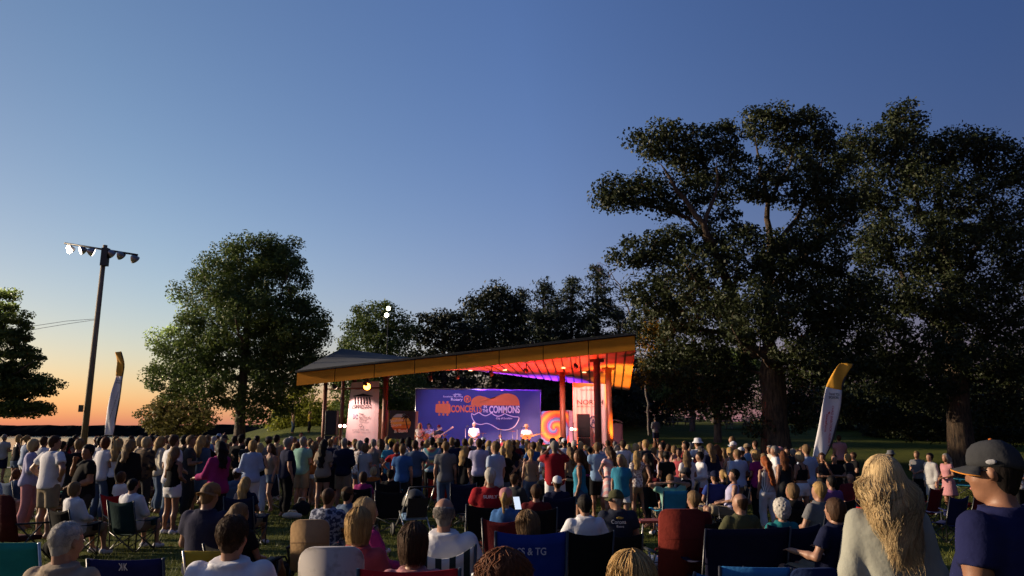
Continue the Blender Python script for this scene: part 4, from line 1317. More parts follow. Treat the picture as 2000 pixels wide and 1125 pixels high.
# ------------------------------------------------------------------ floodlight pole, flags, wires
def light_pole():
    Y = 40.0
    b = at(164, 858, Y); t = at(205.5, 479, Y)
    x0 = b.x; z0 = gz(b.x, Y)
    e = empty('light_pole', (x0, Y, z0)); tag(e, 'tall wooden floodlight pole on the left, left lamps lit', 'light pole')
    H = t.z - z0
    tx = t.x - x0 
    bm = bmesh.new(); tube(bm, [(0, 0, -.3), (tx * .5, 0, H * .5), (tx, 0, H)], [.175, .145, .115], n=14)
    link('pole', to_mesh(bm, 'pole', True), plain('pole_wood', (.27, .215, .15), .85, var=.25, scale=8, stretch=(1, 1, .1), bump=.4), e)
    A, C = at(126, 475, Y) - e.location, at(269, 498, Y) - e.location
    bm = bmesh.new(); tube(bm, [A, C], .055, n=8); link('cross_arm', to_mesh(bm, 'cross_arm', True), DARKSTEEL, e)
    bm = bmesh.new(); box(bm, (tx + .12, -.1, H - .7), (.34, .3, 1.0)); link('ballast_box', to_mesh(bm, 'ballast_box'), DARKSTEEL, e)
    bm = bmesh.new(); p = at(163, 798, Y) - e.location; box(bm, (p.x - .02, -.2, p.z), (.18, .16, .36)); link('junction_box', to_mesh(bm, 'junction_box'), plain('grey_box', (.2, .17, .14), .7), e)
    for (px, py, on, d) in ((137, 487, True, (-.55, -.8, -.28)), (160, 489, True, (-.75, -.6, -.35)), (179, 492, True, (.72, .62, -.30)), (218, 496, False, (.5, .75, -.5)), (236, 499, False, (.3, .9, -.55)), (263, 506, False, (.35, .85, -.6))):
        q = at(px, py, Y) - e.location
        f = (q.x - A.x) / (C.x - A.x); arm = A.lerp(C, f)
        dv = Vector(d).normalized()
        m = Matrix.Translation(q) @ dv.to_track_quat('Z', 'Y').to_matrix().to_4x4()
        bm = bmesh.new(); lathe(bm, [(.05, -.26), (.10, -.22), (.20, -.08), (.25, .06), (.255, .08), (.24, .07)], (0, 0, 0), 16)
        h = link('floodlight', to_mesh(bm, 'floodlight', True), plain('aluminium', (.32, .31, .30), .35, metal=.7), e, mtx=m)
        bm = bmesh.new(); lathe(bm, [(.24, 0), (.2, .05), (.08, .075)], (0, 0, .055), 16)
        link('lens', to_mesh(bm, 'lens', True), glow('flood_glow_%d' % (px < 150), (1, .84, .70), 16 if px < 150 else 3) if on else plain('dead_lens', (.25, .25, .27), .15), h)
        bm = bmesh.new(); tube(bm, [arm, arm.lerp(q, .5) + Vector((0, .06, 0)), q + Vector((0, .05, .1))], .025, n=6); link('bracket', to_mesh(bm, 'bracket', True), DARKSTEEL, e)
        if on and px < 165:
            w = e.location + q + dv * .2
            spot('flood_light', w, w + dv * 10, 2200, (1, .86, .66), 100, .6, .2)
        if px == 179:
            w = e.location + q + dv * .2
            spot('flood_light', w, (xat(480, 60), 60, 1.0), 4200, (1, .86, .56), 60, 1.0, .2)
light_pole()

def far_floodlight():
    p = at(757, 607, 47)
    e = empty('floodlight', (p.x, p.y, gz(p.x, p.y))); tag(e, 'lit floodlight on a thin pole in front of the tree behind the roof', 'light pole')
    H = p.z - e.location.z
    bm = bmesh.new(); tube(bm, [(0, .3, -.2), (0, .3, H + .3)], [.05, .025], n=8); link('pole', to_mesh(bm, 'pole', True), DARKSTEEL, e)
    for (dz, g) in ((.15, 0), (-.28, 1)):
        lamp_head(e, (.05 - .1 * g, 0, H + dz), (-.1, -1, -.1), .15, .3, glow('green_white_glow', (1, .97, .62), 4), 'lamp_head')
far_floodlight()

def wires():
    for (pts, lab, r) in (([(184, 623, 40), (130, 627, 39), (70, 636, 37.5), (-60, 640, 35)], 'upper thin cable from the light pole to the left tree', .012),
                     ([(184, 625, 40), (135, 632, 39), (80, 641, 37.5), (-60, 668, 35)], 'lower thin cable from the light pole to the left tree', .012)):
        P = [at(*q) for q in pts]
        bm = bmesh.new(); tube(bm, [q - P[0] for q in P], r, n=5)
        tag(link('cable', to_mesh(bm, 'cable', True), plain('cable_grey', (.35, .35, .36), .5), loc=P[0]), lab, 'cable', 'cables on the light pole')
wires()

def feather_flag(lab, px_of, Y, prof_l, prof_r, ycap, texts, marks=None, thick=.012):
    """prof_l/prof_r: left and right outline, [(px,py)...] from bottom to top, same length"""
    b = at(prof_r[0][0], prof_r[0][1], Y)
    zg = gz(b.x, Y)
    e = empty('feather_flag', (b.x, Y, zg)); tag(e, lab, 'flag', 'feather flags at the sides of the crowd')
    L_ = spline(prof_l, 5); R_ = spline(prof_r, 5)
    n = len(L_)
    def panel(i0, i1, mat, name):
        bm = bmesh.new()
        def fn(u, v):
            k = i0 + v * (i1 - i0); a = int(min(k, n - 2)); f = k - a
            l = (L_[a][0] * (1-f) + L_[a+1][0] * f, L_[a][1] * (1-f) + L_[a+1][1] * f)
            r = (R_[a][0] * (1-f) + R_[a+1][0] * f, R_[a][1] * (1-f) + R_[a+1][1] * f)
            x = l[0] * (1-u) + r[0] * u; y = l[1] * (1-u) + r[1] * u
            return at(x, y, Y) + Vector((0, .03 * math.sin(u * 5 + v * 7 + i0), 0)) - e.location
        sheet(bm, fn, 8, (i1 - i0) * 2, thick, (0, 1, 0))
        return link(name, to_mesh(bm, name, True), mat, e)
    i_cap = min(range(n), key=lambda i: abs(L_[i][1] - ycap))
    panel(0, i_cap, plain('flag_white', (.72, .70, .72), .85, var=.04), 'flag_cloth')
    panel(i_cap, n - 1, plain('flag_gold', (.75, .36, .03), .8, var=.06), 'flag_tip')
    bm = bmesh.new()
    edge = [Vector((at(q[0], q[1], Y + .03).x, Y + .03, at(q[0], q[1], Y + .03).z)) - e.location for q in R_]
    tube(bm, [(edge[0].x, 0.03, -.2)] + edge, [.028] * (len(edge)) + [.012], n=8)
    link('flag_pole', to_mesh(bm, 'flag_pole', True), BLACK, e)
    p = Panel(e, Y - .09)
    for (s, cx, cy, w, h, rot, mat, bold) in texts:
        a = at(cx, cy, p.Y); k = p.Y / F_PX
        o = link('lettering', text_mesh(s, w * k, h * k, bold), mat, e)
        o.matrix_local = Matrix.Translation(a - e.location - Vector((0, p.lay(), 0))) @ Matrix.Rotation(rot, 4, 'Y') @ UPR
    for m_ in (marks or []): p.poly(*m_)
    return e
# right flag: pole on its left/bottom edge, leaning right
feather_flag('white feather flag with gold tip and red lettering, right of the oak trunk', None, 20.0,
             [(1588, 892), (1596, 850), (1606, 790), (1617, 748), (1634, 716), (1645, 709)],
             [(1608, 895), (1626, 860), (1640, 800), (1645, 755), (1655, 728), (1667, 711)], 752,
             [('THANK YOU', 1629, 770, 20, 5, R(3), INK_K, .03), ('SPONSORS', 1628, 776.5, 19, 5, R(3), INK_K, .03),
              ('CHAD BABCOCK AGENCY', 1622.5, 832, 78, 4.2, R(101), INK_R, .012), ('StateFarm', 1613.5, 826, 34, 4, R(101), INK_R, .02), ('Providing Insurance', 1607, 832, 42, 2, R(101), INK_G, 0)],
             [([(1617, 806), (1620, 803), (1620.5, 807.5), (1616, 809)], INK_R, 'logo')])
bpy.data.objects['feather_flag'].location.y += 0
feather_flag('narrow white feather flag with orange tip beside the floodlight pole', None, 30.0,
             [(204, 850), (207, 812), (215, 775), (225, 740), (228, 712), (225, 688)],
             [(221, 850), (226, 818), (233, 780), (238, 742), (242, 712), (236, 686)], 735,
             [('THANK YOU', 231.5, 743, 9, 3, R(8), INK_K, .02), ('SPONSORS', 231, 747.5, 9, 3, R(8), INK_K, .02), ('CHAD BABCOCK AGENCY', 222, 795, 60, 3.0, R(103), INK_G, .01)])

def portable_toilet():
    Y = 42
    a = at(1201, 822, Y); w = 22 * Y / F_PX
    e = empty('portable_toilet', (a.x, Y, gz(a.x, Y))); tag(e, 'violet grey portable toilet right of the stage posts', 'toilet')
    H = a.z - e.location.z
    bm = bmesh.new(); box(bm, (0, 0, H * .47), (w * 1.1, 1.1, H * .94)); bmesh.ops.bevel(bm, geom=bm.edges[:], offset=.03, segments=1, affect='EDGES')
    M_ = plain('toilet_plastic', (.12, .08, .12), .5)
    link('cabin', to_mesh(bm, 'cabin'), M_, e)
    bm = bmesh.new(); sheet(bm, lambda u, v: (-w * .58 + u * w * 1.16, -.62 + v * 1.24, H * .945 + .16 * math.sin(u * math.pi)), 10, 1, .03, (0, 0, 1)); link('roof', to_mesh(bm, 'roof', True), plain('toilet_roof', (.25, .2, .24), .5), e)
    bm = bmesh.new(); box(bm, (0, -.565, H * .45), (w * .8, .03, H * .82)); d = link('door', to_mesh(bm, 'door'), plain('toilet_door', (.15, .10, .15), .5), e)
    bm = bmesh.new(); box(bm, (w * .28, -.6, H * .45), (.08, .04, .16)); link('handle', to_mesh(bm, 'handle'), CHROME, d)
portable_toilet()

def picnic_table(px, Y, lab, back=False):
    x = xat(px, Y, 2.5)
    e = empty('picnic_table', (x, Y, gz(x, Y)), .1); tag(e, lab, 'picnic table', 'picnic tables under the trees')
    M_ = plain('table_wood', (.22, .20, .19), .85, var=.2, stretch=(.2, 1, 1), scale=10)
    for k in range(5):
        bm = bmesh.new(); box(bm, (0, -.32 + k * .16, .75), (1.9, .145, .045)); link('table_plank', to_mesh(bm, 'plank'), M_, e)
    for s in (-.68, .68):
        for k in range(2):
            bm = bmesh.new(); box(bm, (0, s + (k - .5) * .15, .45), (1.9, .135, .045)); link('seat_plank', to_mesh(bm, 'plank'), M_, e)
    for sx in (-.7, .7):
        for s in (-1, 1):
            bm = bmesh.new(); tube(bm, [(sx, s * .68, 0), (sx, s * .2, .73)], .045, n=4); link('leg', to_mesh(bm, 'leg'), M_, e)
        bm = bmesh.new(); box(bm, (sx + .05, 0, .41), (.05, 1.6, .1)); link('cross_beam', to_mesh(bm, 'beam'), M_, e)
picnic_table(1327, 64, 'grey picnic table left of the straight young trunk')
picnic_table(1440, 60, 'dark picnic table in the gap between the young tree and oak')
picnic_table(1475, 66, 'picnic table nearest the left side of the thick oak trunk')

# ------------------------------------------------------------------ figures: signed-distance modelling
def surface_net(f, lo, hi, h):
    """mesh of f(P) = 0 on a grid of step h; P is (n, 3)"""
    lo = np.array(lo, dtype=np.float64); hi = np.array(hi, dtype=np.float64)
    n = np.maximum(4, np.ceil((hi - lo) / h).astype(int) + 1)
    ax = [lo[i] + h * np.arange(n[i]) for i in range(3)]
    X, Y, Z = np.meshgrid(*ax, indexing='ij')
    P = np.stack([X.ravel(), Y.ravel(), Z.ravel()], 1)
    if len(P) < 30000:
        v = f(P).reshape(n).astype(np.float32)
    else:                                            # evaluate finely only near the surface
        S = 3
        ci = [np.minimum(np.arange(0, n[i] + S - 1, S), n[i] - 1) for i in range(3)]
        CX, CY, CZ = np.meshgrid(ax[0][ci[0]], ax[1][ci[1]], ax[2][ci[2]], indexing='ij')
        cv = f(np.stack([CX.ravel(), CY.ravel(), CZ.ravel()], 1)).reshape(CX.shape)
        ni = [np.minimum((np.arange(n[i]) + S // 2) // S, cv.shape[i] - 1) for i in range(3)]
        v = cv[np.ix_(*ni)].astype(np.float32)
        m = (np.abs(v) < h * 3.4 + .012).ravel()
        vf = v.ravel()
        vf[m] = f(P[m])
        v = vf.reshape(n)
    s = v < 0
    acc = np.zeros((n[0]-1, n[1]-1, n[2]-1, 3), np.float32); cnt = np.zeros((n[0]-1, n[1]-1, n[2]-1), np.float32)
    for axis in range(3):
        o1, o2 = [a for a in range(3) if a != axis]
        for d1 in (0, 1):
            for d2 in (0, 1):
                st = [None] * 3; en = [None] * 3
                st[axis] = slice(0, n[axis]-1); en[axis] = slice(1, n[axis])
                for o, d in ((o1, d1), (o2, d2)):
                    st[o] = slice(d, n[o]-1+d); en[o] = slice(d, n[o]-1+d)
                a = v[tuple(st)]; b = v[tuple(en)]
                m = (a < 0) != (b < 0)
                t = np.where(m, a / np.where(m, a - b, 1), 0)
                cnt += m
                acc[..., axis] += np.where(m, t, 0)
                acc[..., o1] += m * d1
                acc[..., o2] += m * d2
    mask = cnt > 0
    idx = -np.ones(mask.shape, np.int64); K = int(mask.sum()); idx[mask] = np.arange(K)
    cell = np.stack(np.nonzero(mask), 1)
    verts = lo + h * (cell + acc[mask] / cnt[mask][:, None])
    quads = []
    for axis in range(3):
        o1, o2 = [(1, 2), (2, 0), (0, 1)][axis]
        st = [slice(None)] * 3; en = [slice(None)] * 3
        st[axis] = slice(0, n[axis]-1); en[axis] = slice(1, n[axis])
        a = s[tuple(st)]; b = s[tuple(en)]
        ch = a != b
        ijk = np.stack(np.nonzero(ch), 1)
        ok = (ijk[:, o1] > 0) & (ijk[:, o2] > 0) & (ijk[:, o1] < n[o1]-1) & (ijk[:, o2] < n[o2]-1)
        ijk = ijk[ok]
        flip = a[tuple(ijk.T)]
        def cid(d1, d2):
            q = ijk.copy(); q[:, o1] -= d1; q[:, o2] -= d2
            return idx[tuple(q.T)]
        q = np.stack([cid(1, 1), cid(0, 1), cid(0, 0), cid(1, 0)], 1)
        q[~flip] = q[~flip][:, ::-1]
        quads.append(q)
    return verts, np.concatenate(quads)

def net_mesh(name, f, lo, hi, h):
    v, q = surface_net(f, lo, hi, h)
    me = bpy.data.meshes.new(name)
    N, M = len(v), len(q)
    me.vertices.add(N); me.loops.add(M * 4); me.polygons.add(M)
    me.vertices.foreach_set('co', v.astype(np.float32).ravel())
    me.loops.foreach_set('vertex_index', q.astype(np.int32).ravel())
    me.polygons.foreach_set('loop_start', np.arange(M, dtype=np.int32) * 4)
    me.polygons.foreach_set('loop_total', np.full(M, 4, dtype=np.int32))
    me.polygons.foreach_set('use_smooth', [True] * M)
    me.update(calc_edges=True)
    return me

def smin(a, b, k):
    h = np.maximum(k - np.abs(a - b), 0) / k
    return np.minimum(a, b) - h * h * k * .25

def d_cone(P, a, b, ra, rb):
    a = np.array(a, float); b = np.array(b, float)
    ab = b - a
    t = np.clip(((P - a) @ ab) / max(ab @ ab, 1e-9), 0, 1)
    return np.linalg.norm(P - a - t[:, None] * ab, axis=1) - (ra + (rb - ra) * t)

def near(P, a, b, m):
    lo = np.minimum(a, b) - m; hi = np.maximum(a, b) + m
    return np.nonzero(((P > lo) & (P < hi)).all(1))[0]

def d_ell(P, c, r):
    q = (P - np.array(c, float)); r = np.array(r, float)
    k0 = np.linalg.norm(q / r, axis=1); k1 = np.linalg.norm(q / (r * r), axis=1)
    return k0 * (k0 - 1) / np.maximum(k1, 1e-6)

def d_stack(P, rings, g=0.0):
    """body of stacked ellipses, rings (z, rx, ry, yoff) rising"""
    z = P[:, 2]
    zs = [r[0] for r in rings]
    rx = np.interp(z, zs, [r[1] for r in rings]) + g; ry = np.interp(z, zs, [r[2] for r in rings]) + g; yo = np.interp(z, zs, [r[3] for r in rings])
    k = (np.abs(P[:, 0] / rx) ** 2.3 + np.abs((P[:, 1] - yo) / ry) ** 2.3) ** (1 / 2.3)
    d = (k - 1) * np.minimum(rx, ry)
    return np.maximum(d, np.maximum(zs[0] - g - z, z - zs[-1] - g))

def wrinkle(P, amp, seed=0, f=(14, 14, 7)):
    r = np.random.default_rng(seed)
    out = np.zeros(len(P))
    for k in range(6):
        w = r.normal(size=3) * np.array(f) * (0.6 + .35 * k)
        out += np.sin(P @ w + r.random() * 6.3) / (1 + .5 * k)
    return out * amp / 2.0

TORSO = {
    'm': [(.80, .105, .095, -.005), (.88, .160, .118, -.012), (.96, .168, .120, -.010), (1.06, .158, .110, .004), (1.18, .168, .116, .004), (1.30, .186, .122, -.004), (1.38, .186, .110, -.012), (1.43, .150, .088, -.016), (1.47, .085, .066, -.018)],
    'M': [(.80, .115, .11, 0), (.88, .178, .14, 0), (.96, .190, .155, .015), (1.06, .192, .165, .03), (1.18, .192, .155, .02), (1.30, .200, .135, 0), (1.38, .195, .115, -.012), (1.43, .158, .092, -.016), (1.47, .09, .07, -.018)],
    'f': [(.80, .105, .10, -.01), (.88, .170, .125, -.016), (.95, .172, .122, -.014), (1.08, .132, .095, 0), (1.18, .140, .100, .002), (1.29, .158, .112, .006), (1.37, .158, .095, -.008), (1.42, .128, .076, -.014), (1.46, .07, .058, -.016)],
}
SHX = {'m': .178, 'M': .19, 'f': .150}
def arm_pts(sex, pose, side):
    s = side; sh = SHX[sex]; e_ = sh + .052
    S_ = (s * sh, -.012, 1.405)
    P = {'down': ((s*e_, -.03, 1.13), (s*(e_+.005), .045, .895)),
         'front': ((s*(e_+.01), -.02, 1.14), (s*.06, .22, 1.06)),
         'crossed': ((s*(e_+.02), .03, 1.15), (-s*.07, .19 + .02*s, 1.17)),
         'hips': ((s*(e_+.14), -.07, 1.18), (s*(sh+.03), .02, 1.01)),
         'phone': ((s*(e_+.05), .17, 1.31), (s*.12, .30, 1.56)) if s > 0 else ((s*e_, -.03, 1.13), (s*(e_+.005), .045, .895)),
         'bothup': ((s*(e_+.06), .14, 1.36), (s*.07, .22, 1.60)),
         'wave': ((s*(e_+.07), .04, 1.62), (s*(e_+.02), .08, 1.87)) if s > 0 else ((s*e_, -.03, 1.13), (s*(e_+.005), .045, .895)),
         'cup': ((s*(e_+.01), -.02, 1.14), (s*(sh-.02), .23, 1.16)) if s > 0 else ((s*e_, -.03, 1.13), (s*(e_+.005), .045, .895)),
         'drink': ((s*(e_+.05), .14, 1.25), (s*.09, .17, 1.47)) if s > 0 else ((s*(e_+.01), -.02, 1.14), (s*.06, .22, 1.06)),
         'rest': ((s*(e_+.05), .00, 1.15), (s*(e_+.04), .25, 1.13)),
         'lap': ((s*(e_+.02), .01, 1.14), (s*.09, .24, 1.03)),
         'behindhead': ((s*(e_+.20), .05, 1.52), (s*.08, -.08, 1.60)),
         'headside': ((s*(e_+.16), .10, 1.50), (s*.10, .0, 1.64)) if s < 0 else ((s*(e_+.02), .01, 1.14), (s*.09, .24, 1.03)),
         'guitar': ((s*(e_+.05), .02, 1.16), (s*.10, .24, 1.12)) if s > 0 else ((s*(e_+.08), .10, 1.16), (s*.46, .26, 1.24)),
         'chin': ((s*(e_-.02), .12, 1.15), (s*.05, .14, 1.42)) if s < 0 else ((s*(e_-.02), .06, 1.13), (-s*.06, .2, 1.14)),
         'carry': ((s*(e_+.0), .10, 1.14), (s*.22, .34, 1.10)),
         }[pose]
    return [np.array(S_), np.array(P[0]), np.array(P[1])]

def leg_pts(pose, side):
    s = side
    return [np.array(p) for p in {
        'stand': ((s*.092, -.005, .88), (s*.105, .01, .48), (s*.115, -.03, .085), (s*.135, .11, .03)),
        'shift': ((s*.092, -.005, .88), (s*.115 + .02, .01 + (.06 if s < 0 else 0), .48), (s*.15 + .02, -.03 + (.02 if s < 0 else 0), .085), (s*.19 + .02, .10, .03)),
        'walk': ((s*.085, 0, .88), (s*.095, .10 if s > 0 else .02, .49), (s*.10, .20 if s > 0 else -.22, .09 if s > 0 else .15), (s*.11, .34 if s > 0 else -.10, .04)),
        'sit': ((s*.095, .0, .43), (s*.14, .43, .50), (s*.14, .47, .09), (s*.16, .61, .03)),
        'low': ((s*.095, .0, .30), (s*.15, .38, .44), (s*.14, .60, .09), (s*.15, .74, .06)),
    }[pose]]

class Pose:
    """where upper body and head stand for a leg pose; lean is leaning back"""
    def __init__(self, legs='stand', lean=None, head=(0, 0, 0)):
        self.legs = legs
        hz = {'sit': .43, 'low': .30}.get(legs, .88)
        ln = lean if lean is not None else {'sit': R(12), 'low': R(14)}.get(legs, 0.0)
        self.U = Matrix.Translation((0, 0, hz)) @ Matrix.Rotation(ln, 4, 'X') @ Matrix.Translation((0, 0, -.88))
        # head: stays near upright, turned by yaw (left +), pitch (down +), roll
        yaw, pit, rol = [R(a) for a in head]
        nk = Matrix.Translation((0, -.012, 1.50))
        self.H = self.U @ nk @ Matrix.Rotation(-ln * .8, 4, 'X') @ Matrix.Rotation(yaw, 4, 'Z') @ Matrix.Rotation(-pit, 4, 'X') @ Matrix.Rotation(rol, 4, 'Y') @ Matrix.Translation((0, .012, .13))
        self.top = (self.H @ Vector((0, 0, .12))).z

def inv_pts(P, M_):
    I = np.array(M_.inverted())
    return P @ I[:3, :3].T + I[:3, 3]

def fwd(M_, p):
    return np.array(M_ @ Vector(p))

def hand_prims(W_, E_, flip=1, curl=.5):
    """palm and five fingers at wrist W_ continuing the forearm from E_"""
    d = W_ - E_; d /= np.linalg.norm(d)
    side = np.cross(d, np.array([0, 0, 1.0]))
    if np.linalg.norm(side) < .2: side = np.cross(d, np.array([0, 1.0, 0]))
    side /= np.linalg.norm(side)
    nor = np.cross(side, d)
    if nor[2] > 0: nor = -nor
    out = [(W_ - d*.01, W_ + d*.05, .024, .030), (W_ + d*.03 + side*.02, W_ + d*.085 + side*.028, .017, .013), (W_ + d*.03 - side*.02, W_ + d*.085 - side*.028, .017, .013)]
    for k, ln in zip((-1.5, -.5, .5, 1.5), (.060, .074, .078, .068)):
        a = W_ + d*.085 + side*.019*k
        b = a + d*ln*.5 + nor*ln*.3*curl
        c = b + d*ln*.32 + nor*ln*.55*curl
        out += [(a, b, .0095, .009), (b, c, .009, .0078)]
    a = W_ + d*.025 + side*.026*flip
    b = a + d*.035 + side*.026*flip + nor*.008
    out += [(a, b, .013, .011), (b, b + d*.03 + side*.008*flip, .011, .009)]
    return out

def body_sdf(sex, arms, pose, fine=False):
    segs = []
    for s in (-1, 1):
        S_, E_, W_ = [fwd(pose.U, p) for p in arm_pts(sex, arms, s)]
        k = {'m': 1.0, 'M': 1.15, 'f': .82}[sex]
        M1 = (S_ * .55 + E_ * .45)
        segs += [(S_, M1, .056*k, .050*k), (M1, E_, .050*k, .038*k), (E_, E_*.65 + W_*.35, .038*k, .039*k), (E_*.65 + W_*.35, W_, .039*k, .025)]
        segs += hand_prims(W_, E_, -s)
        A, K, N, T_ = leg_pts(pose.legs, s)
        q = {'m': 1.0, 'M': 1.12, 'f': 1.02}[sex]
        C_ = K*.66 + N*.34 + np.array([0, -.018, 0])
        segs += [(A, K, .090*q, .056*q), (K, C_, .054*q, .057*q), (C_, N, .055*q, .034), (N - np.array([0, .035, .035]), T_, .038, .026), (N, N*.5+T_*.5+np.array([0, 0, .02]), .036, .032)]
    def f(P):
        PU = inv_pts(P, pose.U)
        d = d_stack(PU, TORSO[sex])
        d = smin(d, d_cone(PU, (0, -.022, 1.42), (0, -.010, 1.58), .056 if sex != 'f' else .046, .049 if sex != 'f' else .041), .05)
        for (a, b, ra, rb) in segs:
            i = near(P, a, b, max(ra, rb) + .05)
            if len(i): d[i] = smin(d[i], d_cone(P[i], a, b, ra, rb), .012 if max(ra, rb) < .02 else .03)
        PH = inv_pts(P, pose.H)
        i = near(PH, np.zeros(3), np.zeros(3), .22)
        d[i] = smin(d[i], head_sdf(PH[i]), .018)
        return d
    allp = np.array([s_[0] for s_ in segs] + [s_[1] for s_ in segs] + [fwd(pose.H, (0, 0, .1)), fwd(pose.U, (.24, .2, 1.2)), fwd(pose.U, (-.24, -.16, .9))])
    return f, allp.min(0) - .16, allp.max(0) + .16

def head_sdf(P):
    d = d_ell(P, (0, -.014, .026), (.0765, .097, .092))
    d = smin(d, d_ell(P, (0, .024, -.036), (.060, .070, .084)), .04)
    d = smin(d, d_ell(P, (0, .054, -.096), (.034, .036, .028)), .03)
    d = smin(d, d_cone(P, (0, .088, .016), (0, .108, -.028), .008, .0135), .012)
    d = smin(d, d_ell(P, (0, .078, .022), (.048, .016, .011)), .014)
    for s in (-1, 1):
        d = smin(d, d_ell(P, (s*.036, .060, -.030), (.024, .027, .028)), .02)
        d = smin(d, d_ell(P, (s*.079, -.010, -.006), (.011, .021, .033)), .008)
        d = np.maximum(d, -d_ell(P, (s*.031, .100, .002), (.015, .014, .009)))
    d = smin(d, d_ell(P, (0, .086, -.067), (.021, .012, .009)), .010)
    return d

def top_sdf(sex, arms, pose, kind, loose=.016, seed=1, amp=.006):
    """kind: tee, long, tank, polo, dress, hoodie"""
    hem = {'tee': .84, 'polo': .84, 'long': .83, 'tank': .92, 'crop': 1.08, 'dress': .56, 'hoodie': .84, 'blouse': .82}[kind]
    if pose.legs in ('sit', 'low'): hem = max(hem, .845)
    sl = {'tee': .62, 'polo': .66, 'blouse': .8, 'long': 1.85, 'hoodie': 1.88, 'tank': 0, 'crop': 0, 'dress': .34}[kind]
    neck = {'tank': 1.385, 'crop': 1.34, 'dress': 1.43}.get(kind, 1.475)
    g = loose + (.008 if kind in ('hoodie', 'long', 'blouse') else 0)
    sle = []
    for s in (-1, 1):
        A = [fwd(pose.U, p) for p in arm_pts(sex, arms, s)]
        if sl <= 0: continue
        k = {'m': 1.0, 'M': 1.15, 'f': .85}[sex]
        flare = .016 if sl < 1 else .006
        if sl < 1:
            end = A[0] + (A[1] - A[0]) * sl
            sle.append([(A[0], end + (A[1] - A[0]) * .1, .060*k + g*.6, .052*k + g*.6 + flare)]); sle[-1].append((end, (A[1] - A[0]) / np.linalg.norm(A[1] - A[0])))
        else:
            e2 = A[1] + (A[2] - A[1]) * (sl - 1)
            sle.append([(A[0], A[1], .060*k + g*.6, .046*k + g), (A[1], e2 + (A[2]-A[1])*.1, .046*k + g, .034 + g)]); sle[-1].append((e2, (A[2] - A[1]) / np.linalg.norm(A[2] - A[1])))
    rings = TORSO[sex]
    if kind == 'dress':
        rings = [(.50, .23, .20, 0), (.75, .195, .155, -.01)] + rings[1:]
    elif sex == 'f' and kind in ('tee', 'blouse', 'long', 'hoodie', 'polo'):
        rings = [r if not 1.0 < r[0] < 1.2 else (r[0], r[1] + .014, r[2] + .010, r[3]) for r in rings]
    def f(P):
        PU = inv_pts(P, pose.U)
        d = d_stack(PU, rings, g)
        fl = np.clip((1.02 - PU[:, 2]) * .10, 0, .03)
        d = d - fl * (kind in ('tee', 'blouse', 'long', 'polo', 'hoodie'))
        if kind == 'hoodie':
            d = smin(d, d_ell(PU, (0, -.10, 1.42), (.11, .05, .075)), .04)
        if kind == 'polo':
            d = smin(d, d_cone(PU, (0, -.02, 1.44), (0, -.014, 1.50), .072, .062), .02)
        up = hem - PU[:, 2]
        d = np.maximum(d, up)
        if neck < 1.45:                       # low necked: straps only
            strap = np.minimum(np.abs(np.abs(PU[:, 0]) - .075) - .022, 9)
            d = np.maximum(d, np.minimum(PU[:, 2] - neck, np.maximum(strap, PU[:, 2] - 1.46)))
        else:
            d = np.maximum(d, PU[:, 2] - neck - .03)
        for sv in sle:
            end, dr = sv[-1]
            ds = None
            for (a, b, ra, rb) in sv[:-1]:
                q = d_cone(P, a, b, ra, rb)
                ds = q if ds is None else smin(ds, q, .03)
            ds = np.maximum(ds, (P - end) @ dr)
            d = smin(d, ds, .035)
        d = d + wrinkle(P, amp, seed)
        if amp > .007: d = d + wrinkle(P, amp * .4, seed + 9, (42, 42, 24))
        return d
    pts = [fwd(pose.U, (x, y, z)) for x in (-.3, .3) for y in (-.26, .26) for z in (hem, 1.5)]
    for sv in sle:
        for (a, b, ra, rb) in sv[:-1]: pts += [a, b]
    pts = np.array(pts)
    return f, pts.min(0) - .10, pts.max(0) + .10

def bottom_sdf(sex, pose, kind, seed=2, amp=.004):
    """kind: pants, shorts, short_shorts, skirt"""
    cut = {'pants': .93, 'shorts': .90, 'short_shorts': .40, 'skirt': .8}[kind]
    g = .016
    q = {'m': 1.0, 'M': 1.12, 'f': 1.02}[sex]
    ls = []
    for s in (-1, 1):
        A, K, N, _ = leg_pts(pose.legs, s)
        if kind == 'pants':
            e2 = K + (N - K) * cut
            ls.append(([(A, K, .092*q + g, .064*q + g), (K, N*.55+K*.45+np.array([0,-.014,0]), .064*q + g, .064*q + g), (N*.55+K*.45+np.array([0,-.014,0]), N, .064*q + g, .050 + g)], e2, (N - K) / np.linalg.norm(N - K)))
        else:
            e2 = A + (K - A) * cut
            ls.append(([(A, K, .094*q + g, .066*q + g*1.9)], e2, (K - A) / np.linalg.norm(K - A)))
    rings = [r for r in TORSO[sex] if r[0] < 1.1]
    def f(P):
        PU = inv_pts(P, pose.U)
        d = d_stack(PU, rings, .010)
        d = np.maximum(d, PU[:, 2] - 1.02)
        if kind == 'skirt':
            z = PU[:, 2]
            r_ = .16 + np.clip(1.0 - z, 0, 1) * .20
            d = np.maximum(np.hypot(P[:, 0], P[:, 1] * 1.2) - r_ + wrinkle(P, .01, seed, (30, 30, 2)), np.maximum(z - 1.02, .52 - z))
            return d
        for (cs, end, dr) in ls:
            ds = None
            for (a, b, ra, rb) in cs:
                x = d_cone(P, a, b, ra, rb)
                ds = x if ds is None else smin(ds, x, .03)
            ds = np.maximum(ds, (P - end) @ dr)
            d = smin(d, ds, .03)
        return d + wrinkle(P, amp, seed)
    pts = [fwd(pose.U, (x, y, z)) for x in (-.32, .32) for y in (-.28, .28) for z in (.72, 1.04)]
    for (cs, end, dr) in ls:
        for (a, b, ra, rb) in cs: pts += [a, end, b if kind == 'pants' else end]
    if kind == 'skirt': pts += [np.array((.4, .4, .48)), np.array((-.4, -.4, .48))]
    pts = np.array(pts)
    return f, pts.min(0) - .12, pts.max(0) + .12

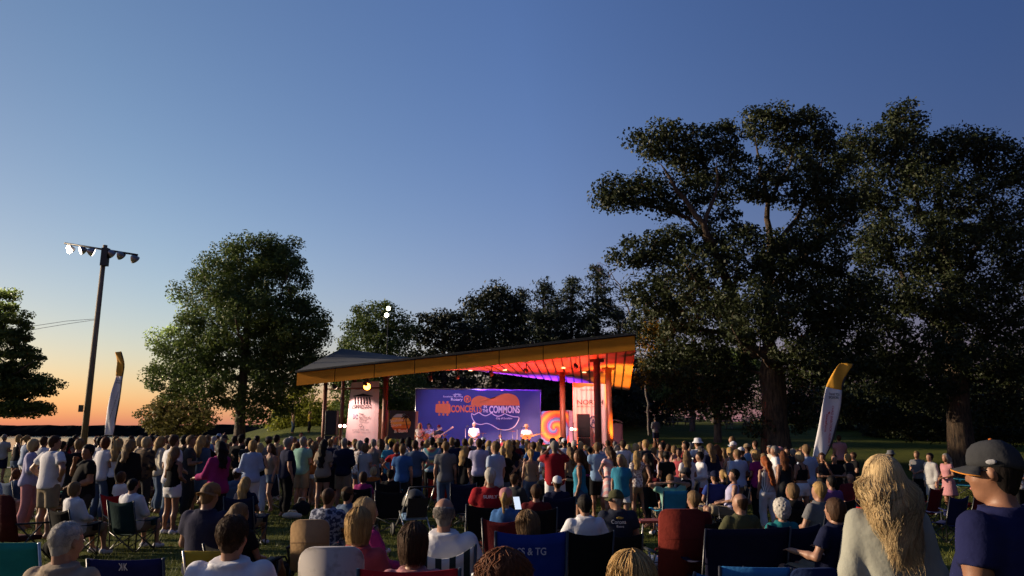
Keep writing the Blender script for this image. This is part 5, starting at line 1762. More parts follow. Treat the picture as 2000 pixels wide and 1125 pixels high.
def hair_sdf(style, seed=3, fine=False):
    """in head space"""
    rr = np.random.default_rng(seed)
    strands = [((rr.random() - .5) * .02) for _ in range(3)]
    def f(P):
        x, y, z = P[:, 0], P[:, 1], P[:, 2]
        az = np.arctan2(x, y)                       # 0 front, +-pi back
        fb = (1 - np.cos(az)) / 2
        groove = .0012 * np.sin(az * 23 + 8 * z) + .0010 * np.sin(az * 41 + z * 30 + 1) + .0008 * np.sin(az * 67 - 22 * z)
        if style in ('short', 'crop', 'fringe', 'pony', 'bun'):
            t = {'short': .012, 'crop': .005, 'fringe': .008, 'pony': .010, 'bun': .010}[style]
            d = d_ell(P, (0, -.016, .026), (.0775 + t, .098 + t, .093 + t))
            hl = np.interp(fb, [0, .12, .30, .42, .55, .75, 1], [.066, .060, .050, -.020, -.042, -.086, -.100])
            d = smin(d, d_ell(P, (0, -.036, -.055), (.050, .048, .06)), .035)
            d = np.maximum(d, hl - z + .006 * np.sin(az * 9))
            if style == 'fringe':
                d = np.maximum(d, z - np.interp(fb, [0, .3, .6, 1], [-.2, -.02, .045, .06]))
            if style == 'short':
                d = d + .004 * np.sin(x * 90 + z * 40) * np.cos(y * 70 + z * 30)
            if style == 'pony':
                tail = smin(d_cone(P, (0, -.115, .055), (0, -.165, -.02), .026, .034), d_cone(P, (0, -.165, -.02), (0, -.165, -.20), .034, .012), .03)
                d = smin(d, tail, .012)
            if style == 'bun':
                d = smin(d, d_ell(P, (0, -.09, .125), (.046, .046, .042)), .012)
            return d + groove * (.5 if style != 'pony' else 1)
        # fuller hair
        d = d_ell(P, (0, -.018, .026), (.090, .111, .100))
        if style in ('bob', 'curly'):
            d = smin(d, d_ell(P, (0, -.030, -.042), (.092, .088, .095)), .04)
            low = -.135 if style == 'bob' else -.15
        else:
            ln = {'long': .36, 'verylong': .56, 'wavy': .34}[style]
            d = smin(d, d_ell(P, (0, -.036, -.05), (.090, .082, .10)), .05)
            k = d_cone(P * np.array([.62, 1.15, 1]), (0, -.12, -.06), (0, -.175, -ln), .068, .04)
            k = k + .008 * np.sin(z * 38 + x * 20)
            d = smin(d, k, .05)
            low = -ln
        face = np.maximum(np.abs(x) - (.060 + .02 * np.clip(-z / .1, 0, 1)), np.maximum(-(y - .010), z - .062))
        d = np.maximum(d, -face)
        d = np.maximum(d, -(np.maximum(-(y - .075), z - .075)))
        d = np.maximum(d, low - z + .012 * np.sin(az * 13))
        amp = 1.6
        if style == 'curly':
            d = d + .011 * np.sin(x * 95 + 1.5 * np.sin(z * 60)) * np.sin(y * 88 + z * 33) * np.sin(z * 80 + x * 20)
        return d + groove * amp
    ln = {'long': .40, 'verylong': .60, 'wavy': .38}.get(style, .24)
    return f, np.array((-.16, -.26, -ln)), np.array((.16, .15, .20))

def strand_mesh(name, P, Rd):
    """P: (N, K, 3) paths, Rd: (N, K) radii -> three-sided tapering locks in one mesh"""
    N, K = P.shape[:2]
    T = np.gradient(P, axis=1); T /= np.maximum(np.linalg.norm(T, axis=2, keepdims=True), 1e-9)
    A = np.cross(T, np.array([0.31, 0.22, 0.92])); A /= np.maximum(np.linalg.norm(A, axis=2, keepdims=True), 1e-9)
    Bn = np.cross(T, A)
    V = np.empty((N, K, 3, 3))
    for k in range(3):
        an = 2 * math.pi * k / 3
        V[:, :, k] = P + (A * math.cos(an) + Bn * math.sin(an)) * Rd[..., None]
    base = (np.arange(N) * K * 3)[:, None, None]; row = (np.arange(K - 1) * 3)[None, :, None]; k = np.arange(3)[None, None, :]
    a = base + row + k; b = base + row + (k + 1) % 3
    Q = np.stack([a, b, b + 3, a + 3], -1).reshape(-1, 4)
    me = bpy.data.meshes.new(name)
    M = len(Q)
    me.vertices.add(N * K * 3); me.loops.add(M * 4); me.polygons.add(M)
    me.vertices.foreach_set('co', V.astype(np.float32).ravel())
    me.loops.foreach_set('vertex_index', Q.astype(np.int32).ravel())
    me.polygons.foreach_set('loop_start', np.arange(M, dtype=np.int32) * 4)
    me.polygons.foreach_set('loop_total', np.full(M, 4, dtype=np.int32))
    me.polygons.foreach_set('use_smooth', [True] * M)
    me.update(calc_edges=True)
    return me

def style_strands(style, n=900, seed=1):
    """loose locks lying over the hair volume, in head space"""
    rg = np.random.default_rng(seed)
    K = 8
    t = np.linspace(0, 1, K)[None, :]
    if style in ('short', 'crop', 'fringe'):
        az = rg.uniform(-math.pi, math.pi, n * 2); el = np.arcsin(rg.uniform(-.75, 1, n * 2))
        fb = (1 - np.cos(az)) / 2
        zz = .026 + .10 * np.sin(el)
        hl = np.interp(fb, [0, .12, .30, .42, .55, .75, 1], [.070, .064, .054, -.012, -.040, -.078, -.088])
        ok = zz > hl
        if style == 'fringe': ok &= zz < np.interp(fb, [0, .3, .6, 1], [-.2, -.02, .045, .06])
        az, el = az[ok][:n], el[ok][:n]; N = len(az)
        ln = {'short': .42, 'crop': .22, 'fringe': .28}[style] * (.6 + .8 * rg.random(N))
        g = {'short': .013, 'crop': .006, 'fringe': .009}[style]
        E = el[:, None] - ln[:, None] * t
        A_ = az[:, None] + (rg.normal(size=N) * .25)[:, None] * t
        lift = 1 + (rg.random(N) * .05)[:, None] * np.sin(t * math.pi * .9)
        rx, ry, rz = (.0775 + g), (.098 + g), (.093 + g)
        P = np.stack([rx * np.cos(E) * np.sin(A_) * lift, -.016 + ry * np.cos(E) * np.cos(A_) * lift, .026 + rz * np.sin(E) * lift], -1)
        r0 = .0015 if style == 'short' else .0011
        return strand_mesh('strands', P, r0 * (1 - .75 * t) * np.ones((N, 1)))
    az = rg.uniform(-2.35, 2.35, n) + math.pi                    # around the back, from ear to ear
    N = n
    low = {'bob': -.135, 'curly': -.15, 'long': -.36, 'verylong': -.56, 'wavy': -.34, 'pony': -.08, 'bun': -.08}.get(style, -.13)
    s0 = rg.uniform(0, .30, N)                                    # where it leaves the parting
    th = (s0[:, None] + (1 - s0[:, None]) * t) * 2.0             # polar angle from the crown
    dz = np.clip((th - 1.45) / .55, 0, 1)
    thc = np.minimum(th, 1.62)
    k = 1.012 + rg.random(N)[:, None] * .05
    ph = rg.random(N) * 6.3
    am = {'bob': .004, 'curly': .016, 'wavy': .016}.get(style, .006)
    wav = am * np.sin(t * (9 if style != 'curly' else 26) + ph[:, None]) * np.clip(t * 2, 0, 1)
    x = .090 * k * np.sin(thc) * np.sin(az)[:, None]
    y = -.020 + .110 * k * np.sin(thc) * np.cos(az)[:, None]
    z = .026 + .100 * k * np.cos(thc)
    z = z + dz * (low * (.85 + .2 * rg.random(N))[:, None] - .02)
    sh = 1 - .22 * dz ** 2 if style in ('bob', 'curly') else 1 - .12 * dz
    x = x * sh + wav; y = y * sh + wav * .5
    if low < -.3: y = y - .07 * dz
    P = np.stack([x, y, z], -1) + (rg.normal(size=(N, 1, 3)) * .003)
    return strand_mesh('strands', P, (.0024 * (1 - .8 * t ** 2)) * np.ones((N, 1)))

MESH = {}
def cached(key, maker):
    if key not in MESH: MESH[key] = maker()
    return MESH[key]

POSES = {}
def get_pose(legs, lean, head):
    k = (legs, lean, head)
    if k not in POSES: POSES[k] = Pose(legs, lean, head)
    return POSES[k]

HAIR = {'blonde': (.30, .185, .070), 'pale': (.37, .265, .135), 'sand': (.145, .088, .042), 'brown': (.050, .025, .013), 'dark': (.011, .008, .007), 'auburn': (.105, .036, .014),
        'grey': (.18, .165, .15), 'white': (.38, .355, .32), 'red': (.20, .05, .013)}
HAIR_WORD = {'blonde': 'blonde', 'pale': 'pale blonde', 'sand': 'light brown', 'brown': 'brown', 'dark': 'dark', 'auburn': 'auburn', 'grey': 'grey', 'white': 'white', 'red': 'red'}
STYLE_WORD = {'short': 'short {} hair', 'crop': 'cropped {} hair', 'fringe': 'balding head and {} fringe', 'pony': '{} ponytail', 'bun': '{} hair in a bun', 'bob': '{} bobbed hair', 'curly': 'curly {} hair',
              'long': 'long {} hair', 'verylong': 'waist-length {} hair', 'wavy': 'wavy {} hair', 'bald': 'bald head'}
COLR = {'white': (.74, .73, .76), 'cream': (.66, .60, .48), 'black': (.012, .012, .014), 'navy': (.014, .018, .055), 'blue': (.055, .16, .42), 'royal': (.03, .06, .30), 'sky': (.26, .42, .66), 'denim': (.10, .15, .25),
        'pale blue': (.42, .50, .66), 'lavender': (.44, .42, .62), 'grey': (.20, .20, .21), 'dark grey': (.055, .055, .06), 'charcoal': (.03, .03, .034), 'light grey': (.42, .41, .41), 'red': (.42, .02, .03), 'maroon': (.14, .012, .018),
        'coral': (.58, .10, .12), 'pink': (.62, .28, .30), 'magenta': (.38, .03, .18), 'purple': (.25, .10, .30), 'mint': (.30, .55, .47), 'green': (.08, .32, .12), 'olive': (.10, .10, .05), 'tan': (.40, .29, .18), 'khaki': (.38, .30, .20),
        'brown': (.10, .055, .03), 'orange': (.60, .16, .03), 'yellow': (.65, .45, .06), 'teal': (.02, .22, .24), 'turquoise': (.05, .30, .46), 'beige': (.46, .36, .26), 'rust': (.30, .08, .03), 'camel': (.34, .20, .09)}
for _k in COLR: COLR[_k] = tuple(c * (.84 if _k in ('white', 'cream', 'light grey', 'pale blue', 'lavender') else .64) for c in COLR[_k])
TOP_WORD = {'tee': 'tee', 'polo': 'polo shirt', 'long': 'long-sleeved top', 'tank': 'tank top', 'crop': 'crop top', 'dress': 'dress', 'hoodie': 'hoodie', 'blouse': 'blouse'}

def cap_on(root, H, col, kind='cap', back=False, extra=None):
    m = cloth(COLR[col] if isinstance(col, str) else col)
    if kind == 'bucket':
        def mk():
            bm = bmesh.new(); lathe(bm, [(.145, .012), (.140, .022), (.098, .058), (.092, .125), (.07, .142), (.02, .147)], (0, -.012, 0), 18)
            for v in bm.verts: v.co.y *= 1.12
            return to_mesh(bm, 'hat', True)
        return link('hat', cached('bucket', mk), m, root, mtx=H)
    def dome():
        bm = bmesh.new()
        prof = [(.0895, .028), (.0905, .05), (.088, .075), (.080, .100), (.062, .122), (.034, .134), (.008, .1375)]
        lathe(bm, prof, (0, 0, 0), 20)
        for v in bm.verts:
            v.co.y = v.co.y * 1.22 - .014
            if v.co.y < -.05: v.co.z -= (-.05 - v.co.y) * .35
        return to_mesh(bm, 'cap', True)
    c = link('cap', cached('dome', dome), m, root, mtx=H @ (Matrix.Rotation(math.pi, 4, 'Z') if back else Matrix.Identity(4)))
    def brim():
        bm = bmesh.new()
        def fn(u, v):
            a = (u - .5) * 2
            th = a * 1.15
            r0x, r0y = .082, .094
            inn = Vector((r0x * math.sin(th), r0y * math.cos(th) - .012, .030))
            ext = .078 * (1 - a * a) ** .5 if abs(a) < 1 else 0
            return inn + Vector((.10 * math.sin(th) * v * .35, ext * v, -.016 * v - .030 * a * a * v + .006))
        sheet(bm, fn, 12, 4, .004, (0, 0, -1))
        return to_mesh(bm, 'brim', True)
    link('brim', cached('brim', brim), m, c)
    bm = None
    link('button', cached('capbutton', lambda: (lambda b: (ball(b, (0, -.014, .139), (.009, .009, .005), u=8, v=5), to_mesh(b, 'button', True))[1])(bmesh.new())), cloth(COLR[extra]) if extra else m, c)
    return c

PEOPLE = []          # (root, attributes) for labelling
rnd = random.Random(99)

def make_person(loc, yaw, scale, sex='m', arms='down', legs='stand', head=(0, 0, 0), lean=None, top=('tee', 'white'), bottom=('shorts', 'khaki'), hair=('short', 'brown'),
                skin=0, hat=None, shoes=None, h=.024, loose=.016, amp=.006, seed=1, topmat=None, eyes=False, hairh=None, name='person'):
    pose = get_pose(legs, lean, head)
    root = empty(name, loc, yaw, scale)
    key = (sex, arms, legs, head, lean, h)
    def mk():
        f, lo, hi = body_sdf(sex, arms, pose)
        return net_mesh('body', f, lo, hi, h)
    link('body', cached(('body',) + key, mk), skin_mat(skin), root)
    if top:
        def mk2():
            f, lo, hi = top_sdf(sex, arms, pose, top[0], loose, seed, amp)
            return net_mesh('top', f, lo, hi, h)
        link('dress' if top[0] == 'dress' else 'shirt', cached(('top', top[0], loose, seed, amp, sex, arms, legs, lean, h), mk2), topmat or cloth(COLR[top[1]]), root)
    if bottom and not (top and top[0] == 'dress'):
        def mk3():
            f, lo, hi = bottom_sdf(sex, pose, bottom[0])
            return net_mesh('bottom', f, lo, hi, h)
        nm = {'pants': 'trousers', 'shorts': 'shorts', 'short_shorts': 'shorts', 'skirt': 'skirt'}[bottom[0]]
        link(nm, cached(('bot', bottom[0], sex, legs, lean, h), mk3), cloth(COLR[bottom[1]]), root)
    if hair and hair[0] != 'bald':
        hh = hairh or max(.010, min(.018, h * .62))
        def mk4():
            f, lo, hi = hair_sdf(hair[0])
            return net_mesh('hair', f, lo, hi, hh)
        ho = link('hair', cached(('hair', hair[0], hh), mk4), hair_mat(HAIR[hair[1]]), root, mtx=pose.H)
        if h < .0155 and not hat:
            so = link('hair_strands', cached(('strand', hair[0], seed), lambda: style_strands(hair[0], 800, seed)), strand_mat(tuple(min(1, c * 1.25) for c in HAIR[hair[1]])), ho)
            so['kind'] = 'stuff'
    if hat:
        cap_on(root, pose.H, hat[1], hat[0], len(hat) > 2 and hat[2] == 'back')
    if shoes:
        for s in (-1, 1):
            def mk5():
                A, K, N, T_ = leg_pts(legs, s)
                f = lambda P: np.maximum(np.minimum(d_cone(P, N - np.array([0, .035, .04]), T_, .048, .037), d_cone(P, N - np.array([0, .01, .02]), N + np.array([0, .03, -.04]), .047, .04)), .0 - P[:, 2] + .004)
                p = np.array([N, T_]); return net_mesh('shoe', f, p.min(0) - .13, p.max(0) + .1, .014)
            link('shoe', cached(('shoe', legs, s), mk5), cloth(COLR[shoes]), root)
    if eyes:
        for s in (-1, 1):
            link('eye', cached(('eye', s), lambda: (lambda b: (ball(b, (s*.031, .088, .002), (.012, .008, .0055), u=8, v=6), to_mesh(b, 'eye', True))[1])(bmesh.new())), plain('eye_dark', (.03, .02, .015), .3), root, mtx=pose.H)
            link('eyebrow', cached(('brow', s), lambda: (lambda b: (tube(b, [(s*.014, .0945, .022), (s*.034, .090, .026), (s*.050, .076, .020)], [.003, .004, .002], n=5), to_mesh(b, 'brow', True))[1])(bmesh.new())), hair_mat(HAIR['brown']), root, mtx=pose.H)
        link('lips', cached('lips', lambda: (lambda b: (ball(b, (0, .0925, -.067), (.021, .008, .0075), u=10, v=6), to_mesh(b, 'lips', True))[1])(bmesh.new())), plain('lip', (.42, .14, .12), .4), root, mtx=pose.H)
    return root, pose

def yaw_to_stage(x, y, tx=-2.0, ty=38.5):
    return math.atan2(-(tx - x), max(ty - y, 1.0))

# ------------------------------------------------------------------ camp chairs
FRAME = plain('chair_tube', (.045, .045, .05), .35, metal=.6)
FRAME_L = plain('chair_tube_bare', (.45, .44, .43), .35, metal=.8)
def stripes_mat():
    if 'stripes' in MATS: return MATS['stripes']
    m, t, b = new_mat('stripes')
    tc = t.nodes.new('ShaderNodeTexCoord'); sx = t.nodes.new('ShaderNodeSeparateXYZ'); t.links.new(tc.outputs['Object'], sx.inputs[0])
    mu = t.nodes.new('ShaderNodeMath'); mu.operation = 'MULTIPLY'; mu.inputs[1].default_value = 9.5; t.links.new(sx.outputs['X'], mu.inputs[0])
    fr = t.nodes.new('ShaderNodeMath'); fr.operation = 'FRACT'; t.links.new(mu.outputs[0], fr.inputs[0])
    cr = t.nodes.new('ShaderNodeValToRGB'); cr.color_ramp.interpolation = 'CONSTANT'
    cr.color_ramp.elements[0].color = (.60, .58, .55, 1); cr.color_ramp.elements[1].position = .55; cr.color_ramp.elements[1].color = (.015, .025, .02, 1)
    t.links.new(fr.outputs[0], cr.inputs[0]); t.links.new(cr.outputs[0], b.inputs['Base Color']); b.inputs['Roughness'].default_value = .9
    MATS['stripes'] = m
    return m

def stained_mat():
    if 'stained' in MATS: return MATS['stained']
    m = plain('stained', (.42, .37, .34), .8, var=.1, scale=5)
    t = m.node_tree; b = t.nodes['Principled BSDF']
    tc = t.nodes.new('ShaderNodeTexCoord'); nz = t.nodes.new('ShaderNodeTexNoise'); nz.inputs['Scale'].default_value = 9; nz.inputs['Detail'].default_value = 3
    t.links.new(tc.outputs['Object'], nz.inputs['Vector'])
    cr = t.nodes.new('ShaderNodeValToRGB'); cr.color_ramp.elements[0].position = .55; cr.color_ramp.elements[0].color = (.44, .40, .38, 1)
    cr.color_ramp.elements[1].position = .72; cr.color_ramp.elements[1].color = (.20, .17, .15, 1)
    t.links.new(nz.outputs['Fac'], cr.inputs[0]); t.links.new(cr.outputs[0], b.inputs['Base Color'])
    return m

def make_chair(loc, yaw, sc=1.0, col='navy', w=.58, sz=.36, bh=.50, kind='camp', frame=None, sag=.05, mat=None, tilt=.14, arms=True):
    """folding chair facing +y; kind camp (fabric, crossed legs), padded (rounded rigid back), slat"""
    root = empty('camp_chair' if kind == 'camp' else 'folding_chair', loc, yaw, sc)
    cm = mat or cloth(COLR[col] if isinstance(col, str) else col)
    fm = frame or FRAME
    hw = w / 2; zt = sz + bh; yb = -.20; yt = yb - tilt - .02; yf = .28
    K = (kind, w, sz, bh, sag, tilt)
    def L_(name, key, mk, m, parent=root):
        return link(name, cached(('chair', key) + K, mk), m, parent)
    top = lambda s: Vector((s * hw, yt, zt))
    if kind == 'camp':
        def back():
            bm = bmesh.new()
            def fn(u, v):
                a = (u - .5) * 2
                y = yb + (yt - yb) * v - .06 * (1 - a * a) * (.4 + .6 * (1 - v))
                z = sz - .02 + (zt - sz + .02) * v - sag * (1 - a * a) * v
                return (a * (hw * (.9 + .1 * v)), y, z)
            sheet(bm, fn, 12, 8, .014, (0, 1, 0)); return to_mesh(bm, 'backrest', True)
        b = L_('backrest', 'back', back, cm)
        def seat():
            bm = bmesh.new()
            def fn(u, v):
                a = (u - .5) * 2
                return (a * hw * .96, yb + .0 + (yf - yb) * v, sz - .05 * (1 - a * a) + .02 * v)
            sheet(bm, fn, 10, 6, .012, (0, 0, -1)); return to_mesh(bm, 'seat', True)
        L_('seat', 'seat', seat, cm)
        for s in (-1, 1):
            if arms:
                def arm():
                    bm = bmesh.new(); sheet(bm, lambda u, v: (s * (hw + .02) + (v - .5) * .075, yb - .03 + u * (yf - yb + .06), sz + .215 - .035 * math.sin(u * math.pi)), 8, 1, .012, (0, 0, 1)); return to_mesh(bm, 'armrest', True)
                a_ = L_('armrest', 'arm%d' % s, arm, cm)
                def cup():
                    bm = bmesh.new(); lathe(bm, [(.035, -.10), (.042, -.09), (.045, 0), (.040, .004)], (s * (hw + .02), yf - .10, sz + .19), 10); return to_mesh(bm, 'cup_holder', True)
                if s > 0: L_('cup_holder', 'cup', cup, cm, a_)
            def rear(): bm = bmesh.new(); tube(bm, [(s * hw, yb, .03), (s * hw, yb - .01, sz), (s * hw, yt, zt)], .0125, n=8); return to_mesh(bm, 'post', True)
            L_('back_post', 'rear%d' % s, rear, fm)
            def fr(): bm = bmesh.new(); tube(bm, [(s * hw, yf, .02), (s * (hw + .01), yf, sz + .2)], .0115, n=8); return to_mesh(bm, 'leg', True)
            L_('leg', 'front%d' % s, fr, fm)
            for nm, a, c in (('xb', (s * hw, yb - .02, .03), (-s * hw, yb - .02, sz)), ('xf', (s * hw, yf + .02, .03), (-s * hw, yf + .02, sz)),
                             ):
                L_('leg', nm + str(s), lambda: (lambda bm: (tube(bm, [a, c], .010, n=6), to_mesh(bm, 'leg', True))[1])(bmesh.new()), fm)
            for nm, a, c in (('xs1', (s * (hw + .012), yb, .03), (s * (hw + .012), yf, sz)), ('xs2', (s * (hw - .012), yf, .03), (s * (hw - .012), yb, sz))):
                L_('leg', nm + str(s), lambda: (lambda bm: (tube(bm, [a, c], .010, n=6), to_mesh(bm, 'leg', True))[1])(bmesh.new()), fm)
    else:
        def back():
            bm = bmesh.new()
            r = .09
            pts = []
            for (cx, cz, a0) in ((hw - r, zt - r, 0), (-hw + r, zt - r, 90), (-hw + .02, sz + .02, 180), (hw - .02, sz + .02, 270)):
                rr_ = r if cz > sz + .1 else .02
                for k in range(6):
                    a = R(a0 + 90 * k / 5); pts.append((cx + rr_ * math.cos(a), cz + rr_ * math.sin(a)))
            Y_ = lambda z: yb + (yt - yb) * (z - sz) / (zt - sz)
            fa = [bm.verts.new((x, Y_(z) - .03, z)) for x, z in pts]; fb_ = [bm.verts.new((x, Y_(z) + .03, z)) for x, z in pts]
            bm.faces.new(fa); bm.faces.new(list(reversed(fb_)))
            for k in range(len(pts)): bm.faces.new((fa[k], fb_[k], fb_[(k+1) % len(pts)], fa[(k+1) % len(pts)]))
            bmesh.ops.bevel(bm, geom=[e for e in bm.edges if len(e.link_faces) == 2 and max(len(f.verts) for f in e.link_faces) > 6], offset=.014, segments=2, affect='EDGES')
            return to_mesh(bm, 'backrest', True)
        b = L_('backrest', 'pback', back, cm)
        def seam(): bm = bmesh.new(); tube(bm, [(-hw + .01, yb + (yt - yb) * .55 - .032, sz + (zt - sz) * .55), (hw - .01, yb + (yt - yb) * .55 - .032, sz + (zt - sz) * .55)], .006, n=6); return to_mesh(bm, 'seam', True)
        L_('seam', 'seam', seam, cm, b)
        def seat(): bm = bmesh.new(); box(bm, (0, .04, sz), (w * .94, .46, .06)); bmesh.ops.bevel(bm, geom=bm.edges[:], offset=.02, segments=2, affect='EDGES'); return to_mesh(bm, 'seat', True)
        L_('seat', 'pseat', seat, cm)
        for s in (-1, 1):
            def arm(): bm = bmesh.new(); tube(bm, [(s * (hw + .03), yb - .07, sz + .25), (s * (hw + .04), yf, sz + .22)], [(.025, .015), (.025, .015)], n=8); return to_mesh(bm, 'armrest', True)
            L_('armrest', 'parm%d' % s, arm, BLACK)
            for nm, a, c in (('p1', (s * (hw + .02), yb - .22, .0), (s * (hw + .02), yf - .08, sz + .22)), ('p2', (s * (hw + .035), yf + .12, .0), (s * (hw + .035), yb - .06, sz + .25))):
                L_('leg', nm + str(s), lambda: (lambda bm: (tube(bm, [a, c], .013, n=8), to_mesh(bm, 'leg', True))[1])(bmesh.new()), fm)
    return root, b

# ------------------------------------------------------------------ the crowd
ARM_LEG = {'down': 'shift', 'front': 'stand', 'crossed': 'shift', 'hips': 'stand', 'phone': 'stand', 'bothup': 'shift', 'wave': 'stand', 'cup': 'stand', 'drink': 'shift', 'chin': 'stand', 'carry': 'walk'}
def ST(px, ytop, D, sex, tk, tc, bk, bc, hs, hc, arms=None, turn=0, head=(0, 0, 0), skin=None, hat=None, shoes=None, h=None, kid=False, topmat=None, eyes=False, legs=None, lab=None, loose=.018, hold=None):
    x = xat(px, D, 1.6)
    z0 = gz(x, D)
    H = at(px, ytop, D).z - z0
    sc = H / 1.75
    if not kid: sc = min(1.12, max(.86, sc))
    arms = arms or rnd.choice(['down', 'down', 'front', 'crossed', 'hips', 'cup'])
    legs = legs or ARM_LEG.get(arms, 'stand')
    yaw = yaw_to_stage(x, D) + R(turn + rnd.uniform(-7, 7))
    if head == (0, 0, 0) and 12 < D < 19: head = rnd.choice([(0, 0, 0), (24, 6, 0), (-24, 6, 0)])
    root, pose = make_person((x, D, z0), yaw, sc, sex, arms, legs, head, None, (tk, tc), (bk, bc), (hs, hc), skin if skin is not None else rnd.choice([0, 0, 1, 1, 2, 4]),
                             hat, shoes, max(h or 0, .022 if D < 15 else .028 if D < 18 else .032 if D < 21 else .038), loose, .006, 1, topmat, eyes)
    PEOPLE.append(dict(o=root, px=px, D=D, tk=tk, tc=tc, bk=bk, bc=bc, hs=hs, hc=hc, hat=hat, seat=False, lab=lab, arms=arms, turn=turn))
    return root, pose

def SE(px, ytop, sex, tk, tc, hs, hc, chair=None, D=None, arms='lap', turn=0, head=(0, 0, 0), hat=None, skin=None, h=None, bottom=('shorts', 'khaki'), legs='sit', lean=None, topmat=None, lab=None, eyes=False, sc=None, loose=.018, amp=.006, chlab=None, shoes='white', chdy=0.0, hairh=None):
    pose = get_pose(legs, lean, head)
    top = pose.top
    if D is None:
        D = 8.0
        for _ in range(40):
            z = at(px, ytop, D).z - gz(xat(px, D), D)
            D = max(2.6, D * (1 + .5 * (z - top * .93) / .9))
        for _ in range(6):                       # keep clear of the people already placed
            x = xat(px, D, 1.0)
            if all((x - q['o'].location.x) ** 2 + (D - q['o'].location.y) ** 2 > .6 ** 2 for q in PEOPLE): break
            D -= .35
    x = xat(px, D, 1.0); z0 = gz(x, D)
    s = sc or min(1.15, max(.82, (at(px, ytop, D).z - z0) / top))
    yaw = yaw_to_stage(x, D) + R(turn)
    hh = h or (.014 if D < 6 else .018 if D < 9 else .024)
    if D > 4: hh = max(hh, .0130)
    if D > 6.2: hh = max(hh, .0154)
    if D > 7.5: hh = max(hh, .019)
    if D > 9: hh = max(hh, .024)
    if D > 11: hh = max(hh, .029)
    root, pose = make_person((x, D, z0), yaw, s, sex, arms, legs, head, lean, (tk, tc), bottom, (hs, hc), skin if skin is not None else rnd.choice([0, 1, 1, 4]), hat, shoes if D > 5 else None, hh, loose, amp, 1, topmat, eyes, hairh)
    PEOPLE.append(dict(o=root, px=px, D=D, tk=tk, tc=tc, bk=bottom[0], bc=bottom[1], hs=hs, hc=hc, hat=hat, seat=True, lab=lab, arms=arms, turn=turn))
    if chair:
        ch = dict(chair); cl = ch.pop('label', None)
        ch['bh'] = ch.get('bh', .5) + .09
        dy = ch.pop('dy', 0.0)
        off = Matrix.Rotation(yaw, 4, 'Z') @ Vector((0, -.04 + dy, 0))
        c, bk_ = make_chair((x + off.x, D + off.y, z0), yaw, s * ch.pop('scale', 1.0), **ch)
        CHAIRS.append(dict(o=c, px=px, D=D, col=ch.get('col', 'navy'), lab=cl, occ=root, kind=ch.get('kind', 'camp')))
        return root, c, bk_
    return root, None, None

CHAIRS = []
def CH(px, D, yaw=0, lab=None, ytop=None, **kw):
    """empty chair; yaw in degrees relative to facing the stage"""
    sc = kw.pop('scale', 1.0)
    if ytop is not None:                     # as far away as its height tells
        D = 8.0
        for _ in range(40):
            z = at(px, ytop, D).z - gz(xat(px, D, .7), D)
            D = max(2.6, D * (1 + .5 * (z - (kw.get('sz', .36) + kw.get('bh', .5))) / .9))
    x = xat(px, D, .7); z0 = gz(x, D)
    if ytop is not None:
        sc = min(1.35, max(.75, (at(px, ytop, D).z - z0) / (kw.get('sz', .36) + kw.get('bh', .5))))
    c, b = make_chair((x, D, z0), yaw_to_stage(x, D) + R(yaw), sc, **kw)
    CHAIRS.append(dict(o=c, px=px, D=D, col=kw.get('col', 'navy'), lab=lab, occ=None, kind=kw.get('kind', 'camp')))
    return c, b

def tie_dye_shirt():
    if 'rainbow_tee' in MATS: return MATS['rainbow_tee']
    m, t, b = new_mat('rainbow_tee')
    tc = t.nodes.new('ShaderNodeTexCoord')
    mp = t.nodes.new('ShaderNodeMapping'); mp.inputs['Location'].default_value = (0, 0, -1.12); t.links.new(tc.outputs['Object'], mp.inputs['Vector'])
    mp.inputs['Scale'].default_value = (1, 0, .7)
    ln = t.nodes.new('ShaderNodeVectorMath'); ln.operation = 'LENGTH'; t.links.new(mp.outputs[0], ln.inputs[0])
    mu = t.nodes.new('ShaderNodeMath'); mu.operation = 'MULTIPLY'; mu.inputs[1].default_value = 4.2; t.links.new(ln.outputs['Value'], mu.inputs[0])
    fr = t.nodes.new('ShaderNodeMath'); fr.operation = 'FRACT'; t.links.new(mu.outputs[0], fr.inputs[0])
    cr = t.nodes.new('ShaderNodeValToRGB'); e = cr.color_ramp.elements
    e[0].color = (.5, .5, .5, 1); e[1].color = (.15, .3, .5, 1)
    for p, c in ((.2, (.08, .2, .35, 1)), (.4, (.55, .5, .1, 1)), (.6, (.5, .06, .05, 1)), (.8, (.1, .35, .3, 1))):
        k = e.new(p); k.color = c
    t.links.new(fr.outputs[0], cr.inputs[0]); t.links.new(cr.outputs[0], b.inputs['Base Color']); b.inputs['Roughness'].default_value = .95
    MATS['rainbow_tee'] = m
    return m

def pattern(name, a, b_, scale=30, stripe=None):
    if name in MATS: return MATS[name]
    m, t, b = new_mat(name)
    tc = t.nodes.new('ShaderNodeTexCoord')
    if stripe:
        wv = t.nodes.new('ShaderNodeTexWave'); wv.bands_direction = stripe; wv.inputs['Scale'].default_value = scale; t.links.new(tc.outputs['Object'], wv.inputs['Vector']); o = wv.outputs['Fac']
    else:
        vo = t.nodes.new('ShaderNodeTexNoise'); vo.inputs['Scale'].default_value = scale; t.links.new(tc.outputs['Object'], vo.inputs['Vector']); o = vo.outputs['Fac']
    cr = t.nodes.new('ShaderNodeValToRGB'); cr.color_ramp.elements[0].position = .48; cr.color_ramp.elements[1].position = .56
    cr.color_ramp.elements[0].color = rgb(a); cr.color_ramp.elements[1].color = rgb(b_)
    t.links.new(o, cr.inputs[0]); t.links.new(cr.outputs[0], b.inputs['Base Color']); b.inputs['Roughness'].default_value = .95
    MATS[name] = m
    return m
STRIPE_W = pattern('shirt_stripes', (.7, .7, .72), (.12, .12, .16), 12, 'Z')
